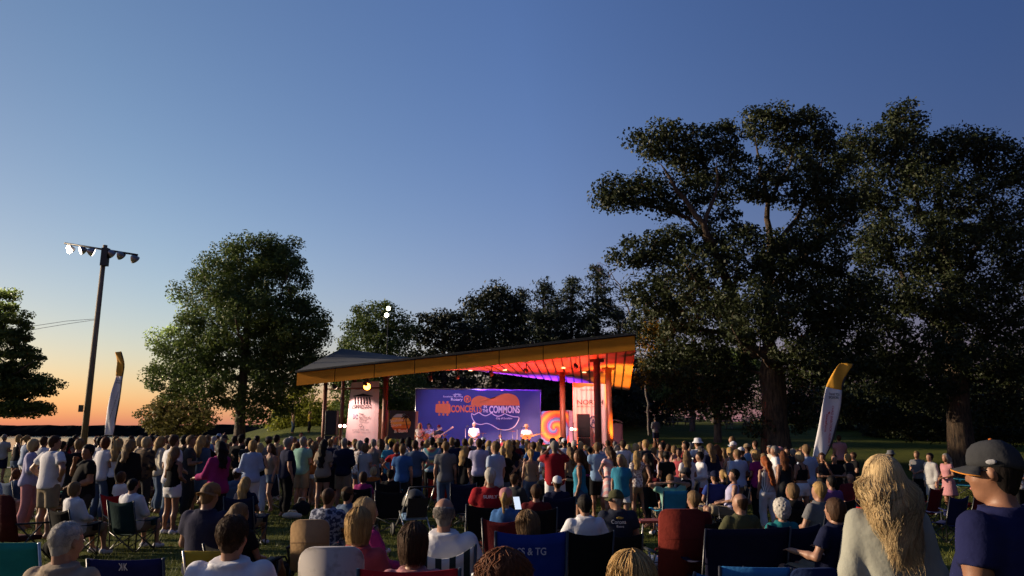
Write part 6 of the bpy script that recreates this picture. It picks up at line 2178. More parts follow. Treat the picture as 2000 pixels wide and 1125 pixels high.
PLAID = pattern('plaid', (.10, .06, .03), (.025, .018, .015), 14)
FLORAL = pattern('floral', (.62, .58, .55), (.25, .16, .14), 26)
PATTERN_NAVY = pattern('pattern_navy', (.020, .028, .07), (.22, .24, .32), 22)
PINKSTRIPE = pattern('pink_stripes', (.68, .34, .34), (.66, .55, .55), 3.4, 'DIAGONAL')
BWSTRIPE = pattern('bw_stripes', (.62, .6, .58), (.10, .09, .09), 9, 'X')

# --- left part
ST(9, 838, 31, 'm', 'tee', 'light grey', 'shorts', 'navy', 'crop', 'grey', arms='cup', turn=70)
ST(38, 849, 27, 'f', 'tank', 'charcoal', 'short_shorts', 'denim', 'bob', 'blonde', arms='cup', turn=25)
ST(54, 850, 26, 'f', 'tee', 'pale blue', 'short_shorts', 'white', 'pony', 'blonde', arms='down', turn=20)
ST(66, 857, 16.5, 'f', 'long', 'lavender', 'pants', 'pink', 'bob', 'pale', arms='crossed', turn=-45)
ST(87, 850, 21, 'm', 'tee', 'white', 'shorts', 'grey', 'short', 'brown', arms='front', turn=15)
ST(106, 848, 15.0, 'M', 'tee', 'white', 'shorts', 'khaki', 'short', 'brown', arms='hips')
ST(125, 862, 22, 'm', 'tee', 'navy', 'shorts', 'dark grey', 'short', 'dark')
ST(149, 844, 32, 'm', 'tee', 'charcoal', 'pants', 'navy', 'short', 'dark')
ST(141, 855, 25, 'f', 'tank', 'red', 'short_shorts', 'navy', 'long', 'dark')
ST(155, 857, 16.5, 'm', 'tee', 'black', 'shorts', 'charcoal', 'short', 'sand', arms='front', turn=55)
ST(174, 868, 13.5, 'M', 'tee', 'black', 'pants', 'charcoal', 'short', 'dark', arms='drink', turn=140, eyes=True, skin=2)
ST(189, 838, 26, 'm', 'tee', 'olive', 'shorts', 'khaki', 'bald', 'grey', turn=40, skin=2)
ST(198, 848, 22, 'm', 'tee', 'white', 'shorts', 'grey', 'short', 'dark', topmat=STRIPE_W)
ST(207, 851, 18, 'f', 'tee', 'white', 'pants', 'denim', 'bob', 'auburn', arms='cup')
ST(203, 838, 33, 'm', 'tee', 'grey', 'pants', 'navy', 'crop', 'sand')
ST(228, 838, 30, 'f', 'tee', 'brown', 'pants', 'navy', 'bob', 'sand')
ST(233, 856, 18, 'f', 'tank', 'white', 'pants', 'black', 'long', 'blonde', turn=20)
ST(258, 834, 31, 'm', 'tee', 'dark grey', 'pants', 'navy', 'crop', 'brown')
ST(256, 858, 17, 'f', 'long', 'black', 'pants', 'black', 'long', 'sand', turn=30)
ST(275, 840, 30, 'm', 'tee', 'tan', 'shorts', 'khaki', 'short', 'sand', hat=('cap', 'tan'))
ST(282, 843, 24, 'm', 'tee', 'charcoal', 'shorts', 'grey', 'short', 'brown')
ST(275, 853, 22, 'f', 'tee', 'beige', 'pants', 'denim', 'bob', 'pale')
ST(287, 853, 18.5, 'm', 'long', 'brown', 'pants', 'dark grey', 'bob', 'pale', topmat=PLAID, arms='front')
ST(297, 849, 25, 'm', 'tee', 'navy', 'pants', 'navy', 'short', 'dark')
ST(304, 848, 27, 'f', 'tank', 'pink', 'short_shorts', 'denim', 'bob', 'pale')
ST(316, 843, 20, 'f', 'long', 'cream', 'pants', 'denim', 'long', 'blonde', turn=-25)
ST(336, 834, 38, 'm', 'tee', 'maroon', 'pants', 'navy', 'crop', 'pale')
ST(328, 850, 28, 'f', 'tee', 'tan', 'pants', 'grey', 'bob', 'sand')
ST(341, 848, 16.5, 'm', 'polo', 'white', 'pants', 'denim', 'short', 'brown', arms='front', turn=-20)
ST(361, 845, 21, 'm', 'tee', 'black', 'pants', 'navy', 'short', 'dark', hat=('cap', 'charcoal'))
ST(373, 850, 18.5, 'm', 'tee', 'dark grey', 'pants', 'charcoal', 'short', 'sand', arms='crossed', turn=-50)
ST(345, 872, 15.6, 'f', 'tank', 'black', 'short_shorts', 'white', 'long', 'sand', arms='front', shoes='white', h=.018, turn=-15, lab='woman-style figure')
ST(395, 850, 19, 'f', 'long', 'denim', 'skirt', 'denim', 'long', 'blonde', arms='front')
ST(385, 852, 24, 'f', 'tee', 'maroon', 'pants', 'navy', 'long', 'auburn')
ST(407, 845, 26, 'm', 'tee', 'blue', 'shorts', 'khaki', 'crop', 'sand')
ST(428, 834, 36, 'm', 'tee', 'black', 'pants', 'navy', 'short', 'brown', hat=('cap', 'sky'))
ST(419, 852, 27, 'f', 'tee', 'pink', 'pants', 'grey', 'bob', 'white')
ST(438, 850, 24, 'm', 'tee', 'grey', 'pants', 'grey', 'short', 'grey', hat=('cap', 'dark grey'))
ST(430, 861, 14.2, 'f', 'long', 'magenta', 'pants', 'navy', 'long', 'dark', arms='carry', turn=65, h=.018)
ST(443, 866, 21, 'f', 'tee', 'olive', 'pants', 'charcoal', 'long', 'sand')
ST(460, 851, 23, 'm', 'tee', 'black', 'pants', 'black', 'short', 'dark')
ST(472, 847, 22, 'm', 'tee', 'black', 'pants', 'black', 'short', 'dark', hat=('cap', 'black'))
ST(486, 855, 21, 'm', 'tee', 'charcoal', 'shorts', 'grey', 'short', 'dark')
ST(494, 859, 17.5, 'f', 'long', 'pale blue', 'pants', 'white', 'bob', 'blonde', turn=35, arms='front')
# --- centre left
ST(503, 851, 28, 'm', 'tee', 'navy', 'shorts', 'khaki', 'short', 'dark')
ST(509, 865, 19, 'f', 'tank', 'black', 'pants', 'pale blue', 'bob', 'pale')
ST(525, 853, 22, 'm', 'tee', 'grey', 'shorts', 'tan', 'short', 'brown', hat=('cap', 'dark grey'), turn=30)
ST(529, 866, 20, 'f', 'tank', 'beige', 'short_shorts', 'denim', 'long', 'brown', turn=160, eyes=True)
ST(541, 847, 24, 'm', 'polo', 'tan', 'shorts', 'khaki', 'short', 'dark')
ST(569, 852, 27, 'm', 'tee', 'red', 'shorts', 'grey', 'crop', 'white')
ST(563, 855, 18.6, 'M', 'polo', 'navy', 'pants', 'black', 'crop', 'grey', arms='down', turn=-40, h=.018)
ST(582, 862, 22, 'm', 'tee', 'white', 'shorts', 'brown', 'crop', 'auburn', turn=20, shoes='white')
ST(593, 853, 20.5, 'm', 'tee', 'mint', 'shorts', 'khaki', 'short', 'grey', arms='front', shoes='tan', h=.018)
ST(606, 856, 25, 'm', 'tee', 'red', 'shorts', 'dark grey', 'short', 'dark', shoes='black')
ST(624, 852, 25, 'm', 'tee', 'orange', 'shorts', 'grey', 'bald', 'grey', skin=2, shoes='white')
ST(617, 862, 22, 'f', 'tee', 'orange', 'short_shorts', 'white', 'long', 'sand', turn=-30, shoes='tan')
ST(634, 858, 20, 'f', 'blouse', 'beige', 'short_shorts', 'black', 'verylong', 'dark', arms='front', shoes='white', h=.018)
ST(653, 852, 26, 'm', 'polo', 'grey', 'pants', 'navy', 'crop', 'pale')
ST(646, 857, 24, 'm', 'tee', 'navy', 'pants', 'black', 'crop', 'sand')
ST(673, 855, 20.5, 'm', 'long', 'navy', 'shorts', 'khaki', 'crop', 'grey', arms='front', shoes='brown', h=.018)
ST(694, 857, 28, 'f', 'tee', 'white', 'pants', 'denim', 'bob', 'blonde')
ST(704, 860, 22, 'f', 'tee', 'white', 'short_shorts', 'denim', 'bob', 'grey', topmat=FLORAL)
ST(715, 865, 20.5, 'f', 'tee', 'light grey', 'pants', 'white', 'bob', 'sand', turn=-20)
ST(717, 855, 30, 'm', 'tee', 'charcoal', 'pants', 'navy', 'short', 'dark')
ST(730, 857, 23, 'm', 'tank', 'grey', 'shorts', 'grey', 'crop', 'grey')
ST(742, 857, 24, 'f', 'tank', 'sky', 'pants', 'navy', 'long', 'brown', arms='phone', turn=50)
ST(757, 851, 25, 'm', 'polo', 'cream', 'pants', 'grey', 'crop', 'sand')
ST(765, 858, 22, 'm', 'tee', 'turquoise', 'shorts', 'navy', 'short', 'dark', hat=('cap', 'yellow'))
ST(775, 866, 21, 'f', 'tee', 'red', 'pants', 'navy', 'bob', 'auburn')
ST(787, 869, 19.0, 'm', 'polo', 'blue', 'pants', 'charcoal', 'short', 'sand', arms='down', h=.018)
ST(786, 856, 27, 'm', 'tee', 'white', 'pants', 'navy', 'short', 'dark')
ST(799, 853, 28, 'f', 'tee', 'grey', 'pants', 'navy', 'long', 'dark')
ST(811, 860, 20.5, 'm', 'polo', 'denim', 'pants', 'black', 'short', 'brown', arms='hips')
ST(834, 859, 27, 'f', 'tank', 'cream', 'short_shorts', 'denim', 'long', 'blonde')
ST(844, 854, 22.5, 'm', 'tee', 'white', 'pants', 'black', 'short', 'dark', topmat=tie_dye_shirt(), lab='rainbow tie-dye tee')
ST(859, 857, 24, 'm', 'tee', 'charcoal', 'pants', 'black', 'short', 'sand', hat=('bucket', 'tan'))
ST(871, 862, 18.5, 'm', 'tee', 'grey', 'pants', 'denim', 'short', 'sand', arms='down', shoes='brown', h=.018)
ST(883, 854, 25, 'f', 'tee', 'dark grey', 'pants', 'navy', 'curly', 'sand')
ST(893, 857, 24, 'm', 'tee', 'navy', 'pants', 'black', 'curly', 'dark')
ST(869, 855, 30, 'f', 'tee', 'grey', 'pants', 'navy', 'long', 'brown')
ST(908, 856, 26, 'f', 'tee', 'maroon', 'pants', 'navy', 'bob', 'brown')
ST(909, 871, 18.4, 'f', 'tee', 'black', 'pants', 'denim', 'long', 'blonde', turn=-60, arms='down', h=.018)
ST(920, 855, 28, 'f', 'tee', 'grey', 'pants', 'navy', 'bob', 'pale')
ST(936, 857, 20.5, 'm', 'tee', 'lavender', 'pants', 'black', 'short', 'brown', arms='front')
ST(944, 855, 28, 'm', 'tee', 'charcoal', 'pants', 'navy', 'short', 'dark', hat=('cap', 'white'))
ST(955, 860, 23, 'f', 'tee', 'white', 'short_shorts', 'denim', 'long', 'blonde')
ST(967, 862, 16.5, 'm', 'polo', 'pale blue', 'shorts', 'tan', 'short', 'sand', arms='down', turn=40, lab='light blue shirt walker')
ST(982, 873, 19.5, 'f', 'tee', 'black', 'pants', 'denim', 'bun', 'pale', arms='hips')
ST(993, 859, 20, 'f', 'tee', 'black', 'pants', 'charcoal', 'long', 'blonde', arms='hips')
# --- centre right
ST(1003, 870, 24, 'm', 'tee', 'navy', 'pants', 'black', 'short', 'dark')
ST(1010, 859, 27, 'f', 'tee', 'maroon', 'pants', 'navy', 'bob', 'blonde')
ST(1029, 860, 27, 'f', 'tee', 'navy', 'pants', 'navy', 'long', 'blonde')
ST(1041, 863, 22, 'm', 'tee', 'blue', 'pants', 'black', 'short', 'brown', turn=25)
ST(1036, 877, 18.5, 'f', 'tank', 'tan', 'pants', 'denim', 'pony', 'blonde', arms='down', h=.018)
ST(1055, 857, 28, 'm', 'polo', 'white', 'pants', 'black', 'short', 'dark', turn=40)
ST(1050, 871, 23, 'f', 'tee', 'pink', 'pants', 'navy', 'bob', 'brown')
ST(1062, 876, 19.5, 'f', 'tee', 'white', 'pants', 'denim', 'long', 'dark', arms='front', turn=65)
ST(1073, 871, 26, 'm', 'tee', 'dark grey', 'pants', 'navy', 'short', 'grey', hat=('cap', 'white'))
ST(1083, 861, 16.8, 'M', 'polo', 'red', 'shorts', 'white', 'short', 'grey', arms='bothup', h=.018)
ST(1095, 854, 28, 'm', 'tee', 'black', 'pants', 'navy', 'short', 'dark', turn=60)
ST(1102, 857, 24, 'm', 'tee', 'white', 'pants', 'navy', 'short', 'brown', hat=('cap', 'white'))
ST(1112, 873, 20, 'f', 'tank', 'tan', 'pants', 'black', 'long', 'sand', turn=35, arms='cup')
ST(1121, 860, 25, 'f', 'tee', 'brown', 'pants', 'navy', 'bob', 'white')
ST(1133, 862, 24, 'f', 'tee', 'white', 'pants', 'denim', 'bob', 'pale')
ST(1131, 878, 14.5, 'f', 'tank', 'turquoise', 'short_shorts', 'denim', 'long', 'brown', arms='cup', turn=70, skin=2, h=.018)
ST(1152, 872, 22, 'f', 'tee', 'magenta', 'pants', 'black', 'short', 'dark', arms='phone')
ST(1166, 864, 18.6, 'm', 'tee', 'sky', 'shorts', 'black', 'short', 'sand', arms='front', h=.018)
ST(1190, 871, 17.8, 'f', 'dress', 'pink', 'shorts', 'pink', 'long', 'brown', arms='hips', topmat=PINKSTRIPE, h=.018, turn=20)
ST(1186, 860, 30, 'm', 'tee', 'grey', 'pants', 'navy', 'short', 'brown', arms='phone')
ST(1212, 887, 15.0, 'f', 'tee', 'turquoise', 'short_shorts', 'white', 'wavy', 'pale', arms='down', turn=165, eyes=True, h=.016)
ST(1216, 860, 22, 'm', 'tee', 'white', 'shorts', 'navy', 'short', 'brown', arms='crossed')
ST(1240, 866, 22, 'f', 'tee', 'white', 'pants', 'denim', 'bob', 'pale', turn=30)
ST(1250, 863, 25, 'f', 'tee', 'charcoal', 'pants', 'navy', 'bob', 'sand')
ST(1260, 859, 21, 'm', 'tee', 'dark grey', 'pants', 'navy', 'short', 'blonde', turn=20)
ST(1243, 880, 17.5, 'f', 'tee', 'white', 'short_shorts', 'tan', 'long', 'blonde', topmat=FLORAL, h=.018)
ST(1262, 885, 16.5, 'f', 'tank', 'brown', 'pants', 'black', 'long', 'dark', skin=3, turn=70, arms='hips')
ST(1275, 873, 22, 'f', 'tank', 'maroon', 'pants', 'navy', 'bob', 'sand')
ST(1292, 864, 22.5, 'm', 'tee', 'grey', 'pants', 'navy', 'short', 'dark', turn=55)
ST(1304, 867, 25, 'f', 'tank', 'tan', 'short_shorts', 'grey', 'bob', 'brown')
ST(1300, 882, 18.5, 'm', 'tee', 'black', 'pants', 'black', 'short', 'dark', arms='front', hat=('cap', 'charcoal', 'back'))
ST(1291, 880, 19.5, 'f', 'tank', 'lavender', 'short_shorts', 'denim', 'pony', 'brown', arms='phone', turn=30)
ST(1315, 870, 24, 'f', 'tank', 'pink', 'pants', 'navy', 'bob', 'sand', turn=20)
ST(1325, 875, 20.5, 'f', 'tank', 'coral', 'pants', 'navy', 'short', 'dark', turn=130, eyes=True)
ST(1338, 862, 22, 'm', 'tee', 'maroon', 'pants', 'navy', 'short', 'dark', turn=60)
ST(1347, 865, 24, 'm', 'tee', 'red', 'pants', 'navy', 'short', 'grey', hat=('cap', 'grey'))
ST(1340, 880, 17.2, 'f', 'tee', 'white', 'short_shorts', 'pale blue', 'verylong', 'sand', arms='front', h=.018)
ST(1362, 857, 22.5, 'm', 'tee', 'white', 'pants', 'navy', 'short', 'brown', hat=('bucket', 'white'))
ST(1368, 872, 20.5, 'm', 'tee', 'maroon', 'pants', 'navy', 'short', 'grey', hat=('cap', 'dark grey'))
ST(1366, 882, 17.5, 'm', 'long', 'white', 'skirt', 'red', 'short', 'dark', arms='front', turn=75, h=.018)
ST(1386, 866, 20, 'f', 'long', 'navy', 'pants', 'black', 'long', 'sand')
ST(1411, 875, 23, 'f', 'tank', 'maroon', 'short_shorts', 'navy', 'long', 'sand')
ST(1424, 873, 20.5, 'f', 'tank', 'white', 'pants', 'denim', 'long', 'blonde', arms='crossed')
ST(1431, 863, 24, 'm', 'tee', 'navy', 'pants', 'navy', 'short', 'grey', hat=('cap', 'white'), turn=40)
ST(1446, 874, 22, 'm', 'tee', 'charcoal', 'pants', 'navy', 'short', 'brown', hat=('cap', 'white'), turn=40)
ST(1458, 867, 22.5, 'm', 'tee', 'sky', 'shorts', 'navy', 'short', 'brown', hat=('cap', 'tan'), turn=40)
ST(1439, 877, 17.5, 'm', 'polo', 'pale blue', 'shorts', 'khaki', 'crop', 'sand', arms='front', skin=2, h=.018)
ST(1475, 879, 17.5, 'f', 'tee', 'magenta', 'pants', 'black', 'bob', 'blonde', arms='front', h=.018)
ST(1489, 885, 20.5, 'f', 'tee', 'brown', 'pants', 'navy', 'bob', 'sand')
ST(1492, 893, 15.5, 'f', 'tank', 'white', 'pants', 'white', 'verylong', 'red', arms='down', topmat=BWSTRIPE, h=.018)
# --- right
ST(1502, 870, 23, 'm', 'tee', 'cream', 'shorts', 'grey', 'short', 'grey', turn=70)
ST(1511, 871, 19.2, 'm', 'tee', 'white', 'shorts', 'grey', 'short', 'grey', turn=50)
ST(1522, 873, 23, 'f', 'tee', 'pink', 'pants', 'navy', 'crop', 'pale', hat=('cap', 'pink'))
ST(1535, 873, 22, 'm', 'tee', 'charcoal', 'pants', 'navy', 'short', 'dark', turn=150)
ST(1546, 876, 23, 'f', 'tee', 'grey', 'pants', 'navy', 'bob', 'grey')
ST(1555, 877, 24, 'f', 'tee', 'dark grey', 'pants', 'navy', 'bob', 'brown')
ST(1528, 881, 16.8, 'f', 'tank', 'charcoal', 'shorts', 'dark grey', 'wavy', 'auburn', arms='down', h=.018)
ST(1560, 882, 16.8, 'f', 'crop', 'black', 'short_shorts', 'white', 'bob', 'pale', arms='front', h=.018)
ST(1573, 868, 17.6, 'm', 'tee', 'pale blue', 'shorts', 'pale blue', 'short', 'sand', arms='front', h=.018)
ST(1564, 873, 23, 'f', 'tee', 'tan', 'pants', 'navy', 'bob', 'sand', turn=60)
ST(1603, 884, 18.5, 'f', 'tee', 'charcoal', 'shorts', 'green', 'long', 'brown', arms='chin', turn=170, eyes=True)
ST(1627, 887, 18.6, 'm', 'tee', 'black', 'pants', 'black', 'crop', 'brown', arms='crossed', turn=160, eyes=True)
ST(1652, 886, 20, 'f', 'long', 'charcoal', 'pants', 'black', 'bob', 'blonde')
ST(1663, 890, 21, 'm', 'tee', 'black', 'pants', 'black', 'short', 'brown', turn=60)
ST(1736, 888, 22, 'm', 'tee', 'navy', 'pants', 'black', 'short', 'brown', hat=('bucket', 'grey'), arms='chin', turn=50)
ST(1787, 884, 22, 'm', 'tee', 'grey', 'pants', 'black', 'short', 'sand', turn=85, arms='front')
ST(1812, 893, 19.5, 'm', 'long', 'light grey', 'shorts', 'light grey', 'short', 'dark', turn=60, arms='down', shoes='white')
ST(1843, 895, 19, 'f', 'dress', 'pink', 'shorts', 'pink', 'long', 'grey', turn=75, arms='front', shoes='tan')
ST(1976, 886, 22, 'm', 'tee', 'grey', 'pants', 'navy', 'short', 'brown', hat=('bucket', 'tan'), turn=120)
ST(1983, 908, 17.5, 'f', 'tee', 'charcoal', 'pants', 'black', 'long', 'dark', arms='chin', turn=150, topmat=FLORAL)
# farther people on the slopes
ST(571, 803, 57, 'f', 'tank', 'tan', 'pants', 'denim', 'long', 'brown', lab='left of the couple on the grassy mound')
ST(603, 803, 57, 'm', 'tee', 'yellow', 'pants', 'charcoal', 'short', 'brown', lab='right of the couple on the grassy mound')
ST(588, 822, 38, 'm', 'tee', 'sky', 'shorts', 'navy', 'crop', 'auburn', turn=-60, lab='man standing on the mound edge')
ST(1281, 815, 47, 'm', 'long', 'grey', 'shorts', 'navy', 'short', 'dark', turn=-70, lab='lone figure on the slope')
ST(1638, 835, 31, 'm', 'tee', 'pink', 'shorts', 'black', 'crop', 'brown', turn=-70, arms='down', legs='walk', lab='walker behind the right flag')

# --- more heads packed between them, nearer the stage
occupied = [(p['o'].location.x, p['o'].location.y) for p in PEOPLE]
fr = random.Random(5)
cols_m = ['white', 'navy', 'grey', 'black', 'sky', 'charcoal', 'red', 'olive', 'light grey', 'denim', 'tan', 'maroon']
cols_f = ['white', 'black', 'pink', 'cream', 'navy', 'beige', 'lavender', 'coral', 'teal', 'magenta', 'pale blue']
made = 0
for _ in range(4000):
    if made >= 84: break
    D = fr.uniform(22, 32.5)
    r = fr.random()
    px = fr.uniform(560, 1235) if r < .72 else fr.uniform(240, 560) if r < .88 else fr.uniform(1240, 1580)
    if 470 < px < 560 and D > 28: continue
    x = xat(px, D, 1.6)
    if any((x - a) ** 2 + (D - b) ** 2 < .46 ** 2 for a, b in occupied): continue
    occupied.append((x, D))
    f = fr.random() < .52
    hh = fr.gauss(1.66 if f else 1.78, .05)
    yt = HORIZON + (CAM_Z - (gz(x, D) + hh)) * F_PX / D
    hat = None
    if fr.random() < (.06 if f else .2): hat = (fr.choice(['cap', 'cap', 'bucket']), fr.choice(['white', 'navy', 'black', 'tan', 'grey', 'red']))
    ST(px, yt, D, 'f' if f else fr.choice('mmM'), fr.choice(['tee', 'tank', 'tee', 'long'] if f else ['tee', 'tee', 'polo']), fr.choice(cols_f if f else cols_m), fr.choice(['pants', 'short_shorts'] if f else ['shorts', 'pants']),
       fr.choice(['denim', 'navy', 'black', 'white', 'khaki']), fr.choice(['long', 'bob', 'pony', 'long', 'bob']) if f else fr.choice(['short', 'short', 'crop', 'crop']),
       fr.choice(['blonde', 'sand', 'brown', 'pale', 'dark', 'blonde', 'auburn', 'grey'] if f else ['brown', 'dark', 'grey', 'sand', 'white', 'brown']),
       arms=fr.choice(['down', 'front', 'crossed', 'down', 'hips', 'phone', 'wave' if fr.random() < .5 else 'bothup', 'cup']), turn=fr.choice([0, 0, 0, 25, -25, 60, -60]), hat=hat)
    made += 1

# ------------------------------------------------------------------ people sitting in front, and the chairs
def mark_on_chair(back, root, s, z, w, h, mat, bold=.02, sz=.36, bh=.5, tilt=.14, x=0.0, yoff=.02):
    zt = sz + bh; yb = -.20; yt = yb - tilt - .02
    v = (z - sz) / bh
    y = yb + (yt - yb) * v - .06 * (.4 + .6 * (1 - v)) - yoff
    me = text_mesh(s, w, h, bold)
    o = link('lettering', me, mat, back)
    o.matrix_local = Matrix.Translation((x, y, z)) @ Matrix.Rotation(math.atan2(tilt + .02, bh), 4, 'X') @ UPR
    return o

def mark_on_back(root, pose, s, z, w, h, mat, ry, bold=.02, bend=1.6, dx=0.0):
    me = text_mesh(s, w, h, bold)
    for v in me.vertices: v.co.z -= bend * v.co.x ** 2
    o = link('lettering', me, mat, root)
    o.matrix_local = pose.U @ Matrix.Translation((dx, -ry, z)) @ UPR
    return o

INK_P = plain('ink_pale', (.55, .56, .62), .8, var=.03)
CH_ = lambda col, **k: dict(col=col, **k)

# --- front row
r_, c_, b_ = SE(150, 1015, 'm', 'polo', 'beige', 'crop', 'white', CH_('navy', w=.46, bh=.50), head=(-14, 8, 0), h=.011, amp=.009, loose=.026, skin=1, turn=-6, D=5.0, lab='elderly person with white hair and beige shirt in the nearest row at left')
r_, c_, b_ = SE(465, 1003, 'M', 'tee', 'white', 'short', 'brown', CH_((.010, .016, .085), w=.62, bh=.50, sag=.07), head=(-6, 4, 0), h=.011, amp=.009, loose=.028, D=5.0, lab='large person with brown hair and white tee in nearest row, beside the yellow chair')
mark_on_chair(b_, c_, 'KK', .82, .10, .06, INK_P, bh=.59)
c_, b_ = CH(282, 4.3, 4, 'empty navy camp chair with a pale mirrored K logo, nearest row', ytop=1077, col=(.010, .014, .075), w=.60, bh=.50, sag=.012)
o_ = mark_on_chair(b_, c_, 'K', 0.80, .032, .062, INK_P, x=.021); o2 = mark_on_chair(b_, c_, 'K', 0.80, .032, .062, INK_P, x=-.021); o2.scale.x = -1
bm = bmesh.new(); sheet(bm, lambda u, v: (-.20 + .4 * u, -.345 + .06 * (1 - v), 0.54 + .16 * v), 4, 2, .006, (0, -1, 0)); link('mesh_panel', to_mesh(bm, 'mesh_panel'), cloth((.10, .12, .13)), b_)
CH(52, 4.6, 4, 'empty teal camp chair cut off at the lower left corner', ytop=1049, col=(.02, .23, .20), w=.66, bh=.55, sag=.0, frame=FRAME_L)
CH(35, 7.2, -6, 'big dark maroon padded chair at the left edge', ytop=963, col=(.075, .012, .012), w=.64, bh=.68, kind='padded')
CH(120, 9.6, -20, 'brown folded-look canvas chair behind the first row at left', ytop=938, col='camel', w=.34, bh=.62, sag=.02, frame=FRAME_L)
CH(95, 11.5, 10, 'green camp chair half hidden by the brown canvas chair', ytop=936, col=(.05, .22, .15), w=.5, bh=.52)
SE(160, 940, 'f', 'long', 'white', 'bob', 'sand', CH_('black', w=.5, bh=.40, arms=True), head=(-10, 6, 0), turn=-10, h=.015, lab='person with light brown bob and white top in black chair, left')
SE(270, 935, 'm', 'long', 'white', 'short', 'dark', CH_((.012, .035, .035), w=.56, bh=.48), head=(-4, 6, 0), turn=-4, h=.015, lab='dark haired person in white shirt on the dark green chair, left')
SE(198, 910, 'f', 'tee', 'royal', 'bob', 'white', CH_((.012, .022, .10), w=.56, bh=.52), h=.018, lab='white haired person in blue top behind the first rows, left')
SE(248, 920, 'f', 'tee', 'white', 'bob', 'brown', CH_('red', w=.6, bh=.36, frame=FRAME_L), h=.018, lab='brown haired person in white top on a red chair, left')
SE(45, 916, 'f', 'tee', 'denim', 'bob', 'auburn', CH_('denim', w=.56, bh=.55), h=.02, lab='auburn haired person in denim chair at far left')
SE(100, 913, 'm', 'tee', 'maroon', 'short', 'dark', CH_('black', w=.6, bh=.5), h=.02, lab='dark haired person in maroon tee left of the black-shirted drinker')
SE(4, 916, 'm', 'tee', 'sky', 'short', 'dark', CH_('royal', w=.5), h=.02, turn=-40, lab='person in light blue tee cut by the left edge')
SE(285, 908, 'm', 'tee', 'maroon', 'short', 'dark', CH_('maroon', w=.56, bh=.62), h=.022, lab='dark haired person in maroon chair behind the white-shirted sitter, left')
SE(410, 945, 'M', 'tee', (0), 'crop', 'sand', None, legs='low', lean=R(4), hat=('cap', 'camel', 'back'), head=(-8, 10, 0), h=.015, loose=.024, amp=.008, turn=-8, topmat=cloth((.022, .022, .045)), D=9.0, lab='person in mustard cap and dark navy shirt sitting low, left centre')
CH(430, 5.6, 0, 'low yellow folding chair in front of the mustard-capped person', ytop=1066, col='yellow', w=.46, bh=.36, sz=.30, sag=.0, frame=FRAME_L)
SE(486, 980, 'f', 'tee', 'black', 'long', 'sand', CH_('black', w=.5, bh=.34, sz=.30), legs='low', head=(-20, 6, 0), h=.015, turn=-20, skin=2, D=8.6, lab='person with long light brown hair in black tee sitting low, left centre')
SE(487, 930, 'f', 'tee', 'navy', 'long', 'blonde', CH_('navy', w=.56), h=.02, lab='long blonde haired person in navy chair left of centre')
SE(470, 915, 'm', 'hoodie', 'denim', 'short', 'brown', CH_('denim', w=.5), h=.022, hat=('cap', 'white'), lab='person in white cap and denim hoodie left of centre')
SE(520, 897, 'm', 'tee', 'olive', 'short', 'grey', CH_('camel', w=.62, bh=.5, frame=FRAME_L), h=.022, lab='grey haired person in a tan canvas chair left of the mint-shirted man')
CH(535, 13.2, 0, 'empty navy camp chair with cup holders left of the mint-shirted man', ytop=925, col='navy', w=.7, bh=.55, frame=FRAME_L)
SE(650, 952, 'm', 'tee', 'navy', 'crop', 'brown', None, h=.015, turn=-12, head=(-10, 4, 0), skin=2, topmat=PATTERN_NAVY, loose=.026, lab='cropped brown haired person in patterned navy shirt, centre left')
CH(613, 6.9, 8, 'tan padded folding chair behind the patterned navy shirt', ytop=1008, col=(.36, .23, .12), w=.42, bh=.56, kind='padded', frame=DARKSTEEL)
CH(658, 4.75, 4, 'stained grey padded folding chair in the nearest row, centre left', ytop=1053, w=.42, bh=.74, kind='padded', mat=stained_mat(), frame=FRAME_L)
SE(705, 990, 'f', 'tee', 'coral', 'bob', 'blonde', CH_('brown', w=.5, bh=.3), h=.012, head=(-8, 6, 0), amp=.009, loose=.024, D=5.9, lab='blonde person in coral tee behind the stained grey chair')
SE(736, 972, 'f', 'long', 'magenta', 'bob', 'pale', CH_('brown', w=.5, bh=.3), h=.014, turn=-50, head=(-15, 8, 0), D=7.3, lab='pale blonde person in magenta top turned right, beside the coral tee')
SE(693, 951, 'm', 'polo', 'denim', 'short', 'dark', CH_('charcoal', w=.5, bh=.35, sz=.3), legs='low', h=.016, hat=('cap', 'brown'), turn=-30, D=12.0, lab='person in brown cap and denim shirt behind the two women in pink')
SE(765, 917, 'm', 'tee', 'black', 'short', 'dark', CH_('black', w=.6, bh=.55), hat=('cap', 'black'), h=.018, lab='person in black cap and tee by the stroller')
SE(733, 911, 'f', 'tee', 'orange', 'bob', 'pale', CH_('charcoal', w=.5), h=.02, lab='pale blonde person in orange top left of the stroller')
SE(713, 920, 'f', 'tee', 'magenta', 'bob', 'brown', CH_('black', w=.5), h=.02, lab='brown haired person in magenta tee left of the orange top')
SE(810, 1018, 'f', 'tee', 'pink', 'bob', 'brown', CH_((.34, .012, .02), w=.62, bh=.60, sag=.02), h=.011, head=(-4, 4, 0), D=5.1, lab='brown bobbed head above the bright red chair, nearest row')
r_, c_, b_ = SE(868, 970, 'M', 'tee', 'white', 'fringe', 'grey', CH_('white', w=.5, bh=.52, sag=.10, mat=stripes_mat()), head=(-4, 4, 0), h=.013, amp=.009, loose=.028, skin=1, D=6.4, lab='balding person in white tee on the striped chair')
SE(980, 1066, 'f', 'tee', 'tan', 'curly', 'auburn', None, h=.011, head=(-45, 4, 0), hairh=.006, D=3.35, lab='curly auburn head with glasses at the bottom edge, centre')
r_, c_, b_ = SE(1030, 996, 'f', 'tee', 'charcoal', 'bob', 'sand', CH_((.012, .035, .20), w=.60, bh=.70, sag=.03), h=.013, head=(40, 8, 0), D=6.5, lab='light brown haired head above the blue lettered chair, centre')
